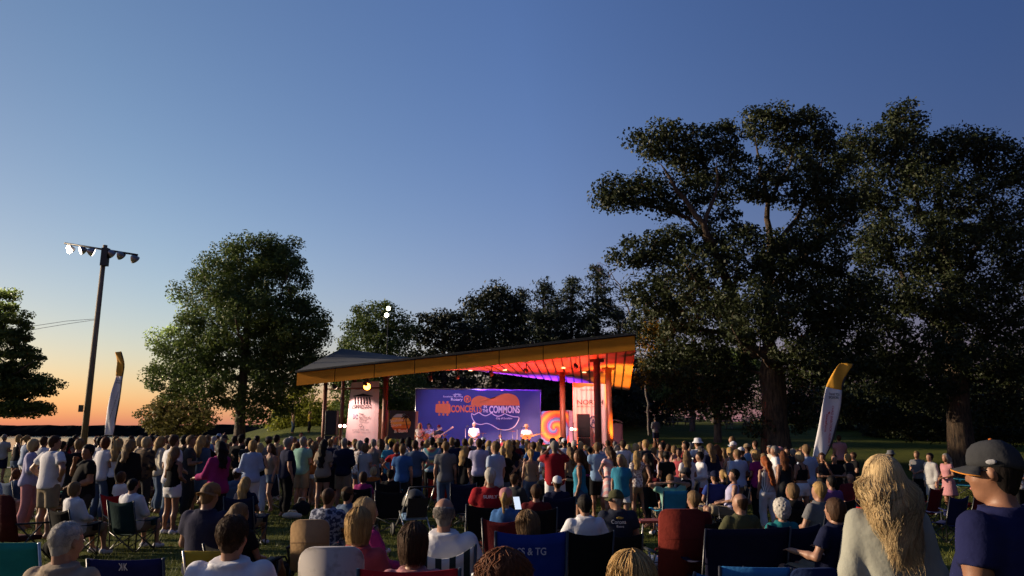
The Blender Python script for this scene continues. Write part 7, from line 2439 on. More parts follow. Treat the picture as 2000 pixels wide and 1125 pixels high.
mark_on_chair(b_, c_, 'SS & TG', .99, .24, .062, INK_P, .01, bh=.79)
r_, c_, b_ = SE(1137, 965, 'm', 'polo', 'white', 'short', 'dark', CH_('black', w=.56, bh=.44, sag=.05), head=(6, 6, 0), h=.012, amp=.010, loose=.028, turn=4, arms='rest', lab='dark haired person in white polo on black chair, centre right')
r_, c_, b_ = SE(1203, 957, 'M', 'tee', 'navy', 'crop', 'grey', CH_('black', w=.6, bh=.30), head=(62, 6, 0), hat=('cap', 'olive'), h=.012, amp=.008, loose=.028, eyes=True, skin=1, turn=-8, topmat=cloth((.018, .022, .038)), lab='person in olive cap and navy tee printed Corona Extra')
p_ = get_pose('sit', None, (62, 6, 0))
mark_on_back(r_, p_, 'Corona', 1.375, .20, .055, INK_W, .168, .008); mark_on_back(r_, p_, 'Extra', 1.318, .10, .032, INK_W, .182, .008, dx=.02)
bm = bmesh.new(); ball(bm, (0, 0, 0), (.05, .006, .016), u=12, v=6); o_ = link('emblem', to_mesh(bm, 'emblem', True), cloth((.40, .26, .06)), r_); o_.matrix_local = p_.U @ Matrix.Translation((.02, -.150, 1.425))
SE(1220, 1068, 'f', 'tee', 'turquoise', 'bob', 'blonde', CH_((.03, .16, .38), w=.6, bh=.42), h=.011, hairh=.006, D=3.35, lab='straight blonde head at the bottom edge right of centre')
# --- second rows, centre
r_, c_, b_ = SE(957, 912, 'M', 'tee', 'red', 'crop', 'white', CH_('black', w=.66, bh=.36), h=.016, D=12.0, lab='white haired person in red tee printed SURLY')
p_ = get_pose('sit', None, (0, 0, 0))
mark_on_back(r_, p_, 'SURLY', 1.39, .20, .045, INK_W, .165, .03)
SE(992, 953, 'f', 'hoodie', 'blue', 'pony', 'blonde', CH_('maroon', w=.56, bh=.46), hat=('cap', 'pink'), h=.015, turn=-15, lab='person in pink cap and blue hoodie on maroon chair')
SE(1012, 926, 'm', 'long', 'dark grey', 'short', 'brown', CH_('charcoal', w=.5, bh=.4), hat=('cap', 'brown'), h=.018, turn=-40, lab='person in brown cap with pale sleeves, centre')
SE(1045, 945, 'm', 'tee', 'maroon', 'short', 'brown', CH_('black', w=.6), h=.017, lab='brown haired person in maroon tee right of the pink cap')
SE(1086, 930, 'm', 'tee', 'navy', 'crop', 'brown', CH_('navy', w=.6), hat=('cap', 'white'), h=.018, lab='person in white cap and navy tee, centre right')
SE(1064, 914, 'f', 'long', 'black', 'bob', 'dark', CH_('black', w=.56), h=.02, lab='dark haired person in black above the white cap')
CH(856, 12.8, 6, 'empty bright red camp chair in the middle of the lawn', ytop=933, col=(.46, .025, .02), w=.56, bh=.50)
CH(907, 11.2, -2, 'empty tall navy camp chair right of the bright red one', ytop=941, col='navy', w=.56, bh=.62)
CH(806, 13.4, 2, 'empty blue camp chair left of the bright red one', ytop=934, col=(.03, .13, .36), w=.4, bh=.5)
CH(775, 9.2, 0, 'wide black camp chair beside the stroller', ytop=955, col='black', w=.74, bh=.52)
# --- right
SE(1303, 925, 'm', 'tee', 'mint', 'crop', 'sand', CH_((.04, .25, .38), w=.52, bh=.52, sag=.01), arms='behindhead', h=.018, lab='person with raised arms on the bright turquoise chair')
SE(1276, 910, 'm', 'tee', 'maroon', 'crop', 'brown', CH_('charcoal', w=.56), hat=('cap', 'white'), h=.02, turn=-60, lab='person in white cap left of the raised arms')
SE(1327, 914, 'm', 'hoodie', 'black', 'short', 'dark', CH_('black', w=.6, bh=.55), hat=('cap', 'dark grey'), h=.02, turn=70, lab='person in dark grey cap and black hoodie right of the raised arms')
SE(1389, 920, 'm', 'tee', 'royal', 'crop', 'brown', CH_((.012, .02, .11), w=.62, bh=.6), hat=('cap', 'navy'), h=.02, lab='person in navy cap and royal blue tee, right of centre')
SE(1405, 917, 'f', 'tee', 'charcoal', 'pony', 'blonde', CH_('black', w=.5), h=.02, lab='blonde ponytail person right of the navy cap')
SE(1420, 916, 'f', 'tank', 'lavender', 'short', 'dark', CH_('black', w=.5), h=.02, turn=70, lab='dark haired person in lavender top facing left')
SE(1347, 957, 'm', 'tee', 'maroon', 'short', 'sand', CH_('black', w=.6, bh=.46), h=.015, head=(14, 0, 0), lab='light brown head behind the padded maroon chair')
CH(1318, 6.3, -6, 'high-backed padded maroon chair with pale tube frame', ytop=988, col=(.16, .022, .016), w=.50, bh=.72, kind='padded', frame=FRAME_L)
SE(1437, 962, 'm', 'tee', 'olive', 'fringe', 'brown', None, h=.014, head=(35, 4, 0), arms='rest', lab='balding person in olive tee on the wide navy double chair')
CH(1432, 5.9, 2, 'very wide dark navy double camp chair, right of centre', ytop=1023, col=(.010, .010, .030), w=.96, bh=.56, sag=.01)
SE(1515, 970, 'f', 'tee', 'teal', 'curly', 'white', CH_((.010, .012, .035), w=.66, bh=.56), h=.013, head=(10, 4, 0), lab='white curly haired person on dark navy chair, right')
SE(1537, 942, 'f', 'hoodie', 'black', 'bob', 'sand', CH_('black', w=.56), h=.016, head=(30, 0, 0), lab='light brown haired person in black hoodie, right')
SE(1583, 940, 'm', 'tee', 'grey', 'short', 'blonde', CH_('denim', w=.5, bh=.46), h=.017, turn=20, lab='short blond person in grey tee, right')
SE(1613, 928, 'm', 'tee', 'purple', 'crop', 'dark', CH_('black', w=.64, bh=.42), h=.02, lab='person hunched in purple tee right of the flag base')
SE(1607, 970, 'm', 'tee', 'navy', 'bob', 'brown', CH_((.010, .010, .026), w=.64, bh=.56), h=.014, turn=28, arms='rest', skin=1, shoes='white', lab='brown haired person in a dark navy chair turned left, right')
SE(1657, 922, 'm', 'tee', 'maroon', 'crop', 'dark', CH_('black', w=.6), h=.02, turn=120, lab='shadowed person in maroon tee left of the blonde woman in grey')
SE(1925, 990, 'f', 'tee', 'black', 'pony', 'sand', CH_('black', w=.56, bh=.5), arms='headside', h=.014, turn=50, skin=2, lab='person in black with one arm raised to the head, right')
CH(1797, 11.0, 6, 'dark red camp chair between the blonde woman and the capped man', ytop=950, col=(.13, .008, .012), w=.52, bh=.52)
CH(1840, 10.4, -4, 'empty navy camp chair between two red ones, right', ytop=966, col=(.012, .016, .06), w=.44, bh=.5)
CH(1887, 10.6, 0, 'dark red camp chair next to the capped man', ytop=953, col=(.12, .008, .012), w=.56, bh=.52)
CH(1882, 14.2, 4, 'turquoise and blue beach chair behind the red chairs, right', ytop=917, col=(.05, .25, .34), w=.62, bh=.5)
CH(1835, 14.8, 10, 'teal camp chair beside the pink dress, right', ytop=916, col='teal', w=.4, bh=.5)
CH(1345, 3.9, 22, 'bright blue folding chair frame at the bottom edge, left of the other blue chair', ytop=1098, col=(.025, .15, .36), w=.5, bh=.46)
CH(1460, 3.95, -14, 'bright blue camp chair at the bottom edge, right of centre', ytop=1092, col=(.03, .16, .40), w=.52, bh=.5, sag=.0)
CH(1548, 3.9, 0, 'dark navy folding chair with blue rim at the bottom edge', ytop=1094, col=(.010, .022, .075), w=.42, bh=.5, kind='padded', frame=plain('blue_tube', (.02, .10, .30), .4, metal=.4))
CH(1680, 8.4, 14, 'red and blue camp chair left of the blonde woman', ytop=972, col=(.42, .04, .03), w=.34, bh=.4, frame=plain('blue_tube', (.02, .10, .30), .4, metal=.4))

# ------------------------------------------------------------------ the two people standing close, right
def blonde_woman():
    px, D = 1722, 4.15
    x = xat(px, D, 1.6); z0 = gz(x, D)
    H = at(px, 888, D).z - z0
    sc = H / 1.765
    root, pose = make_person((x, D, z0), R(-10), sc, 'f', 'down', 'stand', (8, 3, 0), None, None, None, None, 1, h=.012)
    # slouchy sweater, longer sleeves
    def sweater(P):
        PU = P
        rings = [(.80, .215, .165, -.01), (.95, .200, .150, -.01), (1.10, .190, .140, -.005), (1.25, .196, .138, 0), (1.36, .198, .120, -.008), (1.415, .160, .094, -.014), (1.475, .078, .066, -.016)]
        d = d_stack(PU, rings, .012)
        for s in (-1, 1):
            S_, E_, W_ = arm_pts('f', 'down', s)
            e2 = E_ + (W_ - E_) * .93
            q = smin(d_cone(P, S_, E_, .070, .072), d_cone(P, E_, W_, .072, .056), .04)
            q = np.maximum(q, ((P - e2) @ (W_ - E_)) / np.linalg.norm(W_ - E_))
            d = smin(d, q, .030)
        z = P[:, 2]
        fold = .010 * np.sin(P[:, 0] * 34 + 1.6 * np.sin(z * 7) + z * 4) * np.clip((1.34 - z) * 3, .05, 1) + .004 * np.sin(P[:, 0] * 75 + z * 22) * np.clip((1.3 - z) * 3, 0, 1)
        d = d + fold + wrinkle(P, .003, 5, (14, 14, 6))
        d = np.maximum(d, .83 - z + .020 * np.sin(P[:, 0] * 22 + 1) + .01 * np.sin(P[:, 0] * 60))
        return np.maximum(d, z - 1.475)
    link('sweater', net_mesh('sweater', sweater, (-.42, -.30, .76), (.42, .36, 1.52), .0105), cloth((.30, .30, .25)), root)
    f, lo, hi = bottom_sdf('f', pose, 'shorts'); link('shorts', net_mesh('shorts', f, lo, hi, .018), pattern('woven_print', (.30, .27, .24), (.12, .11, .10), 60), root)
    # long wavy hair: a soft volume and many fine locks over it
    def hair(P):
        x_, y_, z_ = P[:, 0], P[:, 1], P[:, 2]
        d = d_ell(P, (0, -.018, .030), (.093, .112, .100))
        d = smin(d, d_ell(P, (0, -.055, -.06), (.104, .074, .14)), .06)
        k = d_cone(P * np.array([.60, 1.2, 1]), (0, -.135, -.08), (0, -.195, -.27), .064, .022)
        d = smin(d, k, .05)
        face = np.maximum(np.abs(x_) - .064, np.maximum(-(y_ - .012), z_ - .066))
        return np.maximum(d, -face)
    base_h = link('hair', net_mesh('hair', hair, (-.26, -.32, -.60), (.26, .14, .18), .008), hair_mat((.26, .175, .085)), root, mtx=pose.H)
    rg = np.random.default_rng(8)
    N, K = 4400, 12
    t = np.linspace(0, 1, K)[None, :]
    az = np.clip(rg.normal(size=N) * 1.05, -2.3, 2.3)                 # 0 = middle of the back
    zend = -(.22 + .17 * np.cos(az * .9) + rg.normal(size=N) * .045)
    s0 = rg.uniform(0, .22, N)
    th = (s0[:, None] + (1 - s0[:, None]) * t) * 4.3
    cap_t = np.minimum(th, 1.62)
    fall_t = np.clip((th - 1.5) / 2.8, 0, 1)
    kk = (1.0 + .055 * rg.random(N))[:, None]
    x = .092 * kk * np.sin(cap_t) * np.sin(az)[:, None]
    y = -.020 - .118 * kk * np.sin(cap_t) * np.cos(az)[:, None]
    z = .030 + .104 * kk * np.cos(cap_t)
    z = z + fall_t * (zend[:, None] - .02)
    sp = 1 + .58 * np.sin(np.clip(fall_t * 2.2, 0, 1) * math.pi / 2) - .95 * np.clip(fall_t - .35, 0, 1)
    clump = np.round(az * 4.2) / 4.2                                    # locks gather towards their ends
    x = x * sp * (1 - .5 * fall_t ** 2) + (.135 * np.sin(clump)[:, None] * (1 - .25 * fall_t)) * (.5 * fall_t ** 2) / .5 * .5
    wave = np.sin(fall_t * 13.0 + (clump * 3.1)[:, None] + (rg.normal(size=N) * .25)[:, None])
    x = x + .020 * wave * np.clip(fall_t * 2.4, 0, 1) + (rg.normal(size=N) * .006)[:, None] * fall_t
    back = -.150 - .052 * np.clip(fall_t * 2.2, 0, 1) + .012 * np.cos(fall_t * 13 + (clump * 3.1)[:, None]) * np.clip(fall_t * 2, 0, 1)
    wgt = np.clip((th - 1.3) / 1.0, 0, 1) * np.clip(1.25 - np.abs(az)[:, None] * .62, 0, 1)
    y = y * (1 - wgt) + back * wgt - .010 * rg.random(N)[:, None]
    P = np.stack([x, y, z], -1)
    me = strand_mesh('strands', P, (.0019 * (1 - .7 * t ** 2)) * np.ones((N, 1)))
    so = link('hair_strands', me, strand_mat((.46, .33, .17)), base_h)
    so['kind'] = 'stuff'
    tag(root, 'person in loose grey sweater with long wavy blonde hair, standing close at right', 'person')
blonde_woman()

def capped_man():
    px, D = 1938, 3.35
    x = xat(px, D, 1.6); z0 = gz(x, D)
    H = at(px, 862, D).z - z0
    sc = H / 1.76
    head = (20, 4, 0)
    root, pose = make_person((x + .02, D, z0), R(26), sc, 'M', 'front', 'stand', head, None, ('tee', 'navy'), ('pants', 'charcoal'), ('crop', 'dark'), 2, None, None, h=.0156, loose=.024, amp=.010,
                             topmat=cloth((.011, .013, .055)), eyes=True, hairh=.008)
    c = cap_on(root, pose.H, (.035, .036, .040), 'cap', extra='orange')
    # orange rim under the brim, small logo on the side
    bm = bmesh.new()
    pts = []
    for k in range(13):
        a = (k / 12 - .5) * 2; th = a * 1.15
        ext = .078 * (1 - a * a) ** .5 if abs(a) < 1 else 0
        pts.append((.082 * math.sin(th) + .10 * math.sin(th) * .35, .094 * math.cos(th) - .012 + ext, .030 - .016 - .030 * a * a + .004))
    tube(bm, pts, .003, n=6); link('brim_edge', to_mesh(bm, 'brim_edge', True), cloth((.55, .20, .03)), c)
    bm = bmesh.new(); ball(bm, (-.094, -.02, .045), (.004, .022, .011), u=10, v=6); link('logo', to_mesh(bm, 'logo', True), cloth((.30, .30, .32)), c)
    bm = bmesh.new()
    for s in (-1, 1):
        tube(bm, [(s*.016, .112, .004), (s*.062, .094, .006), (s*.078, .05, .010), (s*.082, -.01, .010)], .0028, n=6)
    tube(bm, [(-.016, .112, .004), (.016, .112, .004)], .0025, n=6)
    link('glasses', to_mesh(bm, 'glasses', True), BLACK, root, mtx=pose.H)
    tag(root, 'person in dark cap and navy tee facing left, standing close at the right edge', 'person')
capped_man()

# ------------------------------------------------------------------ the band on the stage
def guitar(loc, rot, body_col, sc=1.0, acoustic=True, label=''):
    e = empty('guitar', loc); e.rotation_euler = rot; e.scale = (sc, sc, sc)
    tag(e, label, 'guitar')
    bm = bmesh.new()
    out = []
    n = 40
    for k in range(n):
        t = 2 * math.pi * k / n
        r = .17 + .035 * math.cos(2 * t) - .012 * math.cos(t)
        out.append((r * math.cos(t) * 1.15, r * math.sin(t) * (.92 if math.cos(t) > 0 else 1.08)))
    th = .05 if acoustic else .022
    a = [bm.verts.new((x, -th, z)) for x, z in out]; b = [bm.verts.new((x, th, z)) for x, z in out]
    bm.faces.new(a); bm.faces.new(list(reversed(b)))
    for k in range(n): bm.faces.new((a[k], b[k], b[(k+1) % n], a[(k+1) % n]))
    bd = link('guitar_body', to_mesh(bm, 'guitar_body'), plain('lacquer_%02d%02d%02d' % tuple(int(c * 99) for c in body_col), body_col, .25), e)
    if acoustic:
        bm = bmesh.new(); lathe(bm, [(.045, 0), (.045, .004), (.01, .005)], (0, 0, 0), 16, Matrix.Translation((.03, -th - .001, 0)) @ Matrix.Rotation(R(90), 4, 'X')); link('sound_hole', to_mesh(bm, 'hole'), BLACK, bd)
    bm = bmesh.new(); box(bm, (.50, -th * .7, 0), (.66, .02, .05)); link('neck', to_mesh(bm, 'neck'), plain('maple_neck', (.50, .30, .14), .4), e)
    bm = bmesh.new(); box(bm, (.90, -th * .6, .01), (.16, .018, .085)); link('headstock', to_mesh(bm, 'headstock'), plain('maple_neck', (.50, .30, .14), .4), e)
    return e

def player(px, ytop, D, sex, top, bottom, hair, arms, lab, legs='stand', hat=None, turn=0, skin=0, topmat=None, g=None):
    x = xat(px, D, 2.0)
    pose = get_pose(legs, None, (0, 0, 0))
    sc = min(1.1, max(.85, (at(px, ytop, D).z - .5) / pose.top))
    root, pose = make_person((x, D, .5), math.pi + R(turn), sc, sex, arms, legs, (0, 0, 0), None, top, bottom, hair, skin, hat, 'black', .022, .018, .006, 1, topmat, True)
    tag(root, lab, 'person', 'band on the stage')
    if g:
        col, ac, gl, tilt = g
        f = Matrix.Rotation(math.pi + R(turn), 4, 'Z') @ Vector((.02, .24, (1.10 if legs == 'stand' else .70) * sc))
        ge = guitar((x + f.x, D + f.y, .5 + f.z), (0, R(-tilt), R(turn)), col, 1.0, ac, gl)
    return root
player(820, 826, 37.6, 'f', ('dress', 'white'), None, ('long', 'pale'), 'front', 'person in white dress with long pale hair, leftmost on the stage')
player(837, 827, 38.2, 'm', ('tee', 'tan'), ('pants', 'charcoal'), ('short', 'dark'), 'guitar', 'guitar player in patterned tan shirt, second from left on stage', topmat=FLORAL, turn=-20, g=((.42, .10, .04), False, 'electric guitar of the player in the tan shirt', 25))
player(857, 830, 37.8, 'm', ('tee', 'charcoal'), ('pants', 'black'), ('short', 'dark'), 'guitar', 'bass player in dark cap and shirt, third from left on stage', hat=('cap', 'maroon'), turn=-10, g=((.50, .24, .10), False, 'long necked bass guitar raised by the player in the dark cap', 32))
player(926, 825, 37.4, 'm', ('polo', 'white'), ('pants', 'grey'), ('short', 'white'), 'front', 'white haired singer in white shirt at the middle of the stage', skin=1)
player(1028, 829, 38.0, 'm', ('tee', 'white'), ('pants', 'denim'), ('short', 'sand'), 'guitar', 'guitar player in white tee right of the guitar artwork', hat=('bucket', 'tan'), g=((.58, .18, .05), True, 'orange acoustic guitar held by the player in the white tee', 14), turn=10)
player(977, 848, 39.0, 'm', ('tee', 'dark grey'), ('pants', 'black'), ('short', 'brown'), 'front', 'drummer sitting behind the drum kit on the stage', legs='sit')

def drum_kit():
    x = xat(972, 38.3, 1.0)
    e = empty('drum_kit', (x, 38.3, .5)); tag(e, 'drum kit with cymbals in front of the blue banner', 'drum kit')
    rx = Matrix.Rotation(R(90), 4, 'X')
    SH = plain('drum_shell', (.20, .02, .03), .3)
    for (c, r, d, m) in (((0, 0, .28), .28, .4, rx), ((-.25, .1, .70), .15, .2, None), ((.25, .1, .70), .15, .2, None), ((.55, .3, .5), .2, .35, None), ((-.55, .35, .55), .18, .14, None)):
        bm = bmesh.new(); lathe(bm, [(r * .98, -d / 2), (r, -d / 2 + .01), (r, d / 2 - .01), (r * .98, d / 2)], (0, 0, 0), 20, Matrix.Translation(c) @ (m or Matrix.Identity(4))); link('drum', to_mesh(bm, 'drum'), SH, e)
    for (c, h_) in (((-.75, 0, 0), 1.25), ((.75, 0, 0), 1.35), ((.15, .3, 0), 1.45)):
        bm = bmesh.new(); tube(bm, [c, (c[0], c[1], h_)], .012, n=6); s_ = link('cymbal_stand', to_mesh(bm, 'stand', True), CHROME, e)
        bm = bmesh.new(); lathe(bm, [(.22, 0), (.20, .012), (.05, .02), (.03, .035)], (c[0], c[1], h_), 20); link('cymbal', to_mesh(bm, 'cymbal', True), plain('brass', (.62, .38, .10), .25, metal=.9), s_)
drum_kit()
def mic(px, D, h_, lab, boom=.25):
    x = xat(px, D, 1.5)
    e = empty('microphone_stand', (x, D, .5)); tag(e, lab, 'microphone stand', 'microphone stands on the stage')
    bm = bmesh.new(); tube(bm, [(0, 0, 0), (0, 0, h_)], .014, n=6); link('stand', to_mesh(bm, 'stand', True), CHROME, e)
    bm = bmesh.new(); lathe(bm, [(.13, 0), (.12, .02), (.02, .025)], (0, 0, 0), 14); link('base', to_mesh(bm, 'base', True), BLACK, e)
    bm = bmesh.new(); tube(bm, [(0, 0, h_), (boom, .05, h_ + .12)], .01, n=6); link('boom', to_mesh(bm, 'boom', True), BLACK, e)
    bm = bmesh.new(); tube(bm, [(boom, .05, h_ + .12), (boom + .12, .08, h_ + .13)], [.03, .02], n=8); link('microphone', to_mesh(bm, 'microphone', True), BLACK, e)
mic(909, 37.2, 1.5, 'microphone stand left of the white haired singer', .05)
mic(846, 37.7, 1.5, 'microphone stand between the two guitar players on the left', -.2)
mic(1010, 37.6, 1.45, 'boom microphone stand left of the acoustic guitar player', .28)

# ------------------------------------------------------------------ small things on the lawn
def cooler(px, D, ytop, lab):
    x = xat(px, D, .3); z0 = gz(x, D)
    s = min(1.2, max(.8, (at(px, ytop, D).z - z0) / .42))
    e = empty('cooler', (x, D, z0), R(-8), s); tag(e, lab, 'cooler')
    bm = bmesh.new(); box(bm, (0, 0, .17), (.52, .34, .34)); bmesh.ops.bevel(bm, geom=bm.edges[:], offset=.025, segments=2, affect='EDGES'); link('tub', to_mesh(bm, 'tub', True), plain('cooler_blue', (.03, .15, .34), .45), e)
    bm = bmesh.new(); box(bm, (0, 0, .375), (.55, .37, .07)); bmesh.ops.bevel(bm, geom=bm.edges[:], offset=.02, segments=2, affect='EDGES'); link('lid', to_mesh(bm, 'lid', True), plain('cooler_white', (.62, .60, .58), .5), e)
    bm = bmesh.new(); tube(bm, [(-.30, 0, .26), (-.32, 0, .40), (.32, 0, .40), (.30, 0, .26)], .012, n=6); link('handle', to_mesh(bm, 'handle', True), plain('cooler_white', (.62, .60, .58), .5), e)
cooler(1266, 9.0, 1064, 'blue cooler with white lid beside the padded maroon chair')

def bag(px, D, ytop, w, d, col, lab, strap=None):
    h_ = D                                    # given: its height; the distance follows
    D = 10.0
    for _ in range(30):
        D = max(4.0, D * (1 + .5 * (at(px, ytop, D).z - gz(xat(px, D, .2), D) - h_)))
    x = xat(px, D, .2); z0 = gz(x, D)
    e = empty('bag', (x, D, z0), R(15)); tag(e, lab, 'bag', 'bags on the lawn')
    f = lambda P: d_ell(P, (0, 0, h_ * .45), (w / 2, d / 2, h_ * .55)) + wrinkle(P, .012, 3, (22, 22, 12))
    f2 = lambda P: np.maximum(f(P), .004 - P[:, 2])
    link('bag_body', net_mesh('bag', f2, (-w * .7, -d * .8, -.05), (w * .7, d * .8, h_ * 1.2), .018), cloth(COLR[col]), e)
    bm = bmesh.new(); tube(bm, [(-w * .25, 0, h_ * .85), (-w * .15, 0, h_ * 1.2), (w * .15, 0, h_ * 1.2), (w * .25, 0, h_ * .85)], .014, n=6); link('strap', to_mesh(bm, 'strap', True), cloth(COLR[strap or col]), e)
bag(590, .36, 978, .42, .26, 'charcoal', 'black backpack with pale strap lying on the grass', 'light grey')
bag(572, .16, 1000, .46, .24, 'cream', 'cream cushion-like bag left of the black backpack')
bag(120, .3, 1050, .5, .3, 'black', 'black bag on the grass behind the white haired elder')
bag(960, .3, 1045, .4, .3, 'maroon', 'dark red bag right of the striped chair')
bag(1068, .3, 1040, .36, .28, 'red', 'bright red bag left of the white polo shirt')
bag(1288, .34, 1082, .34, .26, 'maroon', 'maroon bag between the cooler and the padded maroon chair')
bag(548, .24, 1095, .4, .3, 'black', 'dark bag on the shaded grass right of the white tee')
bag(880, .3, 985, .4, .3, 'charcoal', 'dark bag under the bright red empty chair')

def stroller():
    px, D = 808, 15.0
    x = xat(px, D, .5); z0 = gz(x, D)
    e = empty('stroller', (x, D, z0), R(25), 1.0); tag(e, 'black stroller with pale wheels right of the black-capped sitter', 'stroller')
    f = lambda P: np.maximum(np.maximum(d_ell(P, (0, -.05, .58), (.24, .30, .34)), -d_ell(P, (0, .0, .56), (.22, .42, .31))), .60 - P[:, 2])
    link('canopy', net_mesh('canopy', f, (-.3, -.42, .5), (.3, .42, 1.0), .014), BLACK, e)
    bm = bmesh.new(); sheet(bm, lambda u, v: (-.2 + .4 * u, -.22 - .06 * v, .40 + .36 * v), 2, 4, .04, (0, 1, 0)); link('backrest', to_mesh(bm, 'backrest'), BLACK, e)
    bm = bmesh.new(); box(bm, (0, .05, .40), (.40, .46, .1)); link('seat', to_mesh(bm, 'seat'), cloth(COLR['sky']), e)
    for s in (-1, 1):
        bm = bmesh.new(); tube(bm, [(s * .25, .42, .12), (s * .25, -.2, .62), (s * .25, -.5, .98)], .014, n=8); link('frame', to_mesh(bm, 'frame', True), FRAME_L, e)
        bm = bmesh.new(); tube(bm, [(s * .25, -.34, .14), (s * .25, .1, .5)], .014, n=8); link('frame', to_mesh(bm, 'frame', True), FRAME_L, e)
        for y in (-.34, .42):
            w_ = Matrix.Translation((s * .28, y, .13)) @ Matrix.Rotation(R(90), 4, 'Y')
            bm = bmesh.new(); lathe(bm, [(.085, -.02), (.125, -.02), (.13, 0), (.125, .02), (.085, .02)], (0, 0, 0), 18, w_); wh = link('wheel', to_mesh(bm, 'wheel', True), BLACK, e)
            bm = bmesh.new(); lathe(bm, [(.082, -.012), (.084, .012), (.02, .02)], (0, 0, 0), 18, w_); link('rim', to_mesh(bm, 'rim', True), CHROME, wh)
    bm = bmesh.new(); tube(bm, [(-.25, -.5, .98), (.25, -.5, .98)], .018, n=8); link('handle', to_mesh(bm, 'handle', True), BLACK, e)
stroller()

def phone(px, py, D, lab, lit=True, rx=-50):
    p = at(px, py, D)
    e = empty('phone', p); e.rotation_euler = (R(rx), 0, R(20)); tag(e, lab, 'phone', 'phones held up or in laps')
    bm = bmesh.new(); box(bm, (0, 0, 0), (.075, .009, .15)); bmesh.ops.bevel(bm, geom=bm.edges[:], offset=.003, segments=1, affect='EDGES'); c = link('case', to_mesh(bm, 'case'), BLACK, e)
    if lit:
        bm = bmesh.new(); box(bm, (0, -.0055, 0), (.067, .002, .138)); link('screen', to_mesh(bm, 'screen'), glow('screen_glow', (.75, .85, 1.0), .3), c)
phone(742, 1092, 7.0, 'lit phone in the lap of the magenta-topped person', True, -40)
phone(1010, 983, 8.0, 'lit phone held by the person in the pink cap', True, -30)
def bottle(px, D, lab):
    x = xat(px, D, .4); z0 = gz(x, D)
    y1 = at(px, 1112, D).z - z0
    e = empty('water_bottle', (x, D, z0 + y1 - .24)); tag(e, lab, 'bottle')
    m, t, b = new_mat('clear_plastic'); b.inputs['Transmission Weight'].default_value = .8; b.inputs['Roughness'].default_value = .1; b.inputs['Base Color'].default_value = (.8, .85, .9, 1)
    bm = bmesh.new(); lathe(bm, [(.028, 0), (.034, .01), (.034, .14), (.03, .17), (.013, .20)], (0, 0, 0), 14); link('bottle_body', to_mesh(bm, 'bottle', True), m, e)
    bm = bmesh.new(); lathe(bm, [(.015, .20), (.015, .222), (.012, .224)], (0, 0, 0), 12); link('bottle_cap', to_mesh(bm, 'cap', True), plain('cap_white', (.7, .7, .7), .5), e)
    bm = bmesh.new(); tube(bm, [(0, 0, -(z0 + y1 - .24 - z0)), (0, 0, -.002)], [.03, .03], n=8); bm.free()
bottle(924, 3.6, 'clear water bottle at the bottom edge left of the curly auburn head')

def side_table(px, D, ytop, lab):
    x = xat(px, D, .5); z0 = gz(x, D)
    h_ = at(px, ytop, D).z - z0
    e = empty('side_table', (x, D, z0), R(10)); tag(e, lab, 'table')
    bm = bmesh.new(); box(bm, (0, 0, h_), (.42, .30, .03)); link('table_top', to_mesh(bm, 'top'), plain('table_red', (.24, .05, .03), .5), e)
    for sx in (-.16, .16):
        for s in (-1, 1):
            bm = bmesh.new(); tube(bm, [(sx, s * .14, 0), (sx, -s * .12, h_ - .015)], .011, n=6); link('leg', to_mesh(bm, 'leg', True), FRAME_L, e)
side_table(1272, 10.8, 1017, 'small red topped folding table left of the padded maroon chair')

# ------------------------------------------------------------------ labels that single out each person and chair
LAND = [(-50, 'at the left edge'), (60, 'far left of the floodlight pole'), (135, 'beside the floodlight pole'), (215, 'below the left feather flag'), (290, 'below the small airy tree'), (370, 'left below the maple'), (440, 'below the maple trunk'),
        (510, 'below the grassy mound'), (590, 'below the couple on the mound'), (640, 'below the left loudspeaker'), (705, 'below the columned banner'), (785, 'below the band sign'), (860, 'below the left guitarists'), (930, 'below the singer'),
        (990, 'below the drum kit'), (1045, 'below the acoustic guitarist'), (1085, 'below the tie-dye cloth'), (1140, 'below the right loudspeaker'), (1195, 'below the right posts'), (1260, 'right of the stage'), (1330, 'below the picnic tables'),
        (1405, 'below the leaning young tree'), (1470, 'left of the oak trunk'), (1530, 'below the oak trunk'), (1600, 'beside the right flag'), (1660, 'right of the right flag'), (1760, 'right of the blonde woman'), (1850, 'left of the capped man'), (1960, 'at the right edge')]
def where(px):
    return min(LAND, key=lambda l: abs(l[0] - px))[1]
def hairword(p):
    if p['hat']: return ('%s %s' % (p['hat'][1], 'bucket hat' if p['hat'][0] == 'bucket' else 'cap'))
    return STYLE_WORD[p['hs']].format(HAIR_WORD[p['hc']]).replace('  ', ' ')
ORD = ['first', 'second', 'third', 'fourth', 'fifth', 'sixth', 'seventh', 'eighth', 'ninth']
def uniq(items, field):
    groups = {}
    for it in items: groups.setdefault(it[field], []).append(it)
    for k, g in groups.items():
        if len(g) == 1: continue
        g.sort(key=lambda q: q['px'])
        for i, it in enumerate(g):
            it[field] = k + (', left one' if i == 0 else ', right one') if len(g) == 2 else k + ', %s from left' % ORD[min(i, 8)]
SPECIAL = {'woman-style figure': 'person in black sleeveless top and white shorts standing before the seated rows, left',
           'rainbow tie-dye tee': 'person in rainbow tie-dye tee in the crowd below the band sign',
           'light blue shirt walker': 'person in pale blue shirt and tan shorts walking behind the red SURLY tee',
           'left of the couple on the grassy mound': 'far person in tan top, left of the couple on the mound',
           'right of the couple on the grassy mound': 'far person in yellow tee, right of the couple on the mound',
           'man standing on the mound edge': 'person in light blue tee on the mound below the couple',
           'lone figure on the slope': 'lone person in grey top standing on the dark slope right of the stage',
           'walker behind the right flag': 'person in pink tee walking behind the right feather flag'}
auto = []
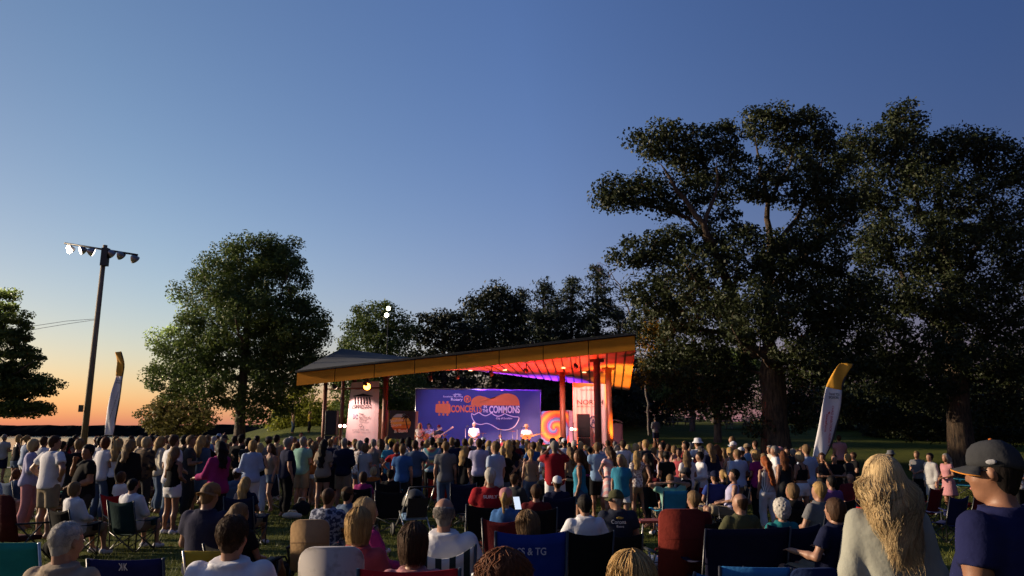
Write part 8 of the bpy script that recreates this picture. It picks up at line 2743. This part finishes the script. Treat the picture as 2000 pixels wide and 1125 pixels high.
for p in PEOPLE:
    p['o']['category'] = 'person'
    if p['lab']:
        p['o']['label'] = SPECIAL.get(p['lab'], p['lab'])
        p['o']['group'] = 'seated concert-goers' if p['seat'] else 'standing concert-goers'
        continue
    row = 'back of crowd' if p['D'] < 17.5 else 'mid crowd' if p['D'] < 22 else 'near the stage'
    p['text'] = 'person in %s %s with %s, %s, %s' % (p['tc'], TOP_WORD[p['tk']], hairword(p), row, where(p['px']))
    p['text'] = ' '.join(p['text'].split())
    auto.append(p)
# short enough?
for p in auto:
    if len(p['text'].split()) > 15:
        p['text'] = 'person in %s %s with %s, %s' % (p['tc'], TOP_WORD[p['tk']], hairword(p), where(p['px']))
uniq(auto, 'text')
for p in auto:
    p['o']['label'] = p['text']
    p['o']['group'] = 'standing concert-goers'
CW = {'black': 'black', 'navy': 'navy'}
NAMED = {(.010, .016, .085): 'royal navy', (.012, .035, .035): 'dark green', (.012, .022, .10): 'dark blue', (.34, .012, .02): 'bright red', (.012, .035, .20): 'blue lettered', (.03, .16, .38): 'bright blue', (.04, .25, .38): 'turquoise',
         (.012, .02, .11): 'dark blue', (.010, .012, .035): 'dark navy', (.010, .010, .026): 'dark navy'}
byroot = {p['o'].name: p for p in PEOPLE}
ca = []
for c in CHAIRS:
    c['o']['category'] = 'chair'
    c['o']['group'] = 'chairs set out on the lawn'
    if c['lab']:
        c['o']['label'] = c['lab']; continue
    col = c['col'] if isinstance(c['col'], str) else NAMED.get(tuple(c['col']), 'dark')
    p = byroot[c['occ'].name]
    if c['occ'].get('label', '').find('striped chair') >= 0: col = 'black and white striped'
    c['text'] = '%s camp chair under the person in %s' % (col, (hairword(p) if p['hat'] else '%s %s' % (p['tc'], TOP_WORD[p['tk']])) )
    if not p['hat']: c['text'] = '%s camp chair under the seated person with %s and %s %s' % (col, hairword(p), p['tc'], TOP_WORD[p['tk']])
    if len(c['text'].split()) > 14: c['text'] = '%s camp chair under the person with %s' % (col, hairword(p))
    ca.append(c)
uniq(ca, 'text')
for c in ca: c['o']['label'] = c['text']
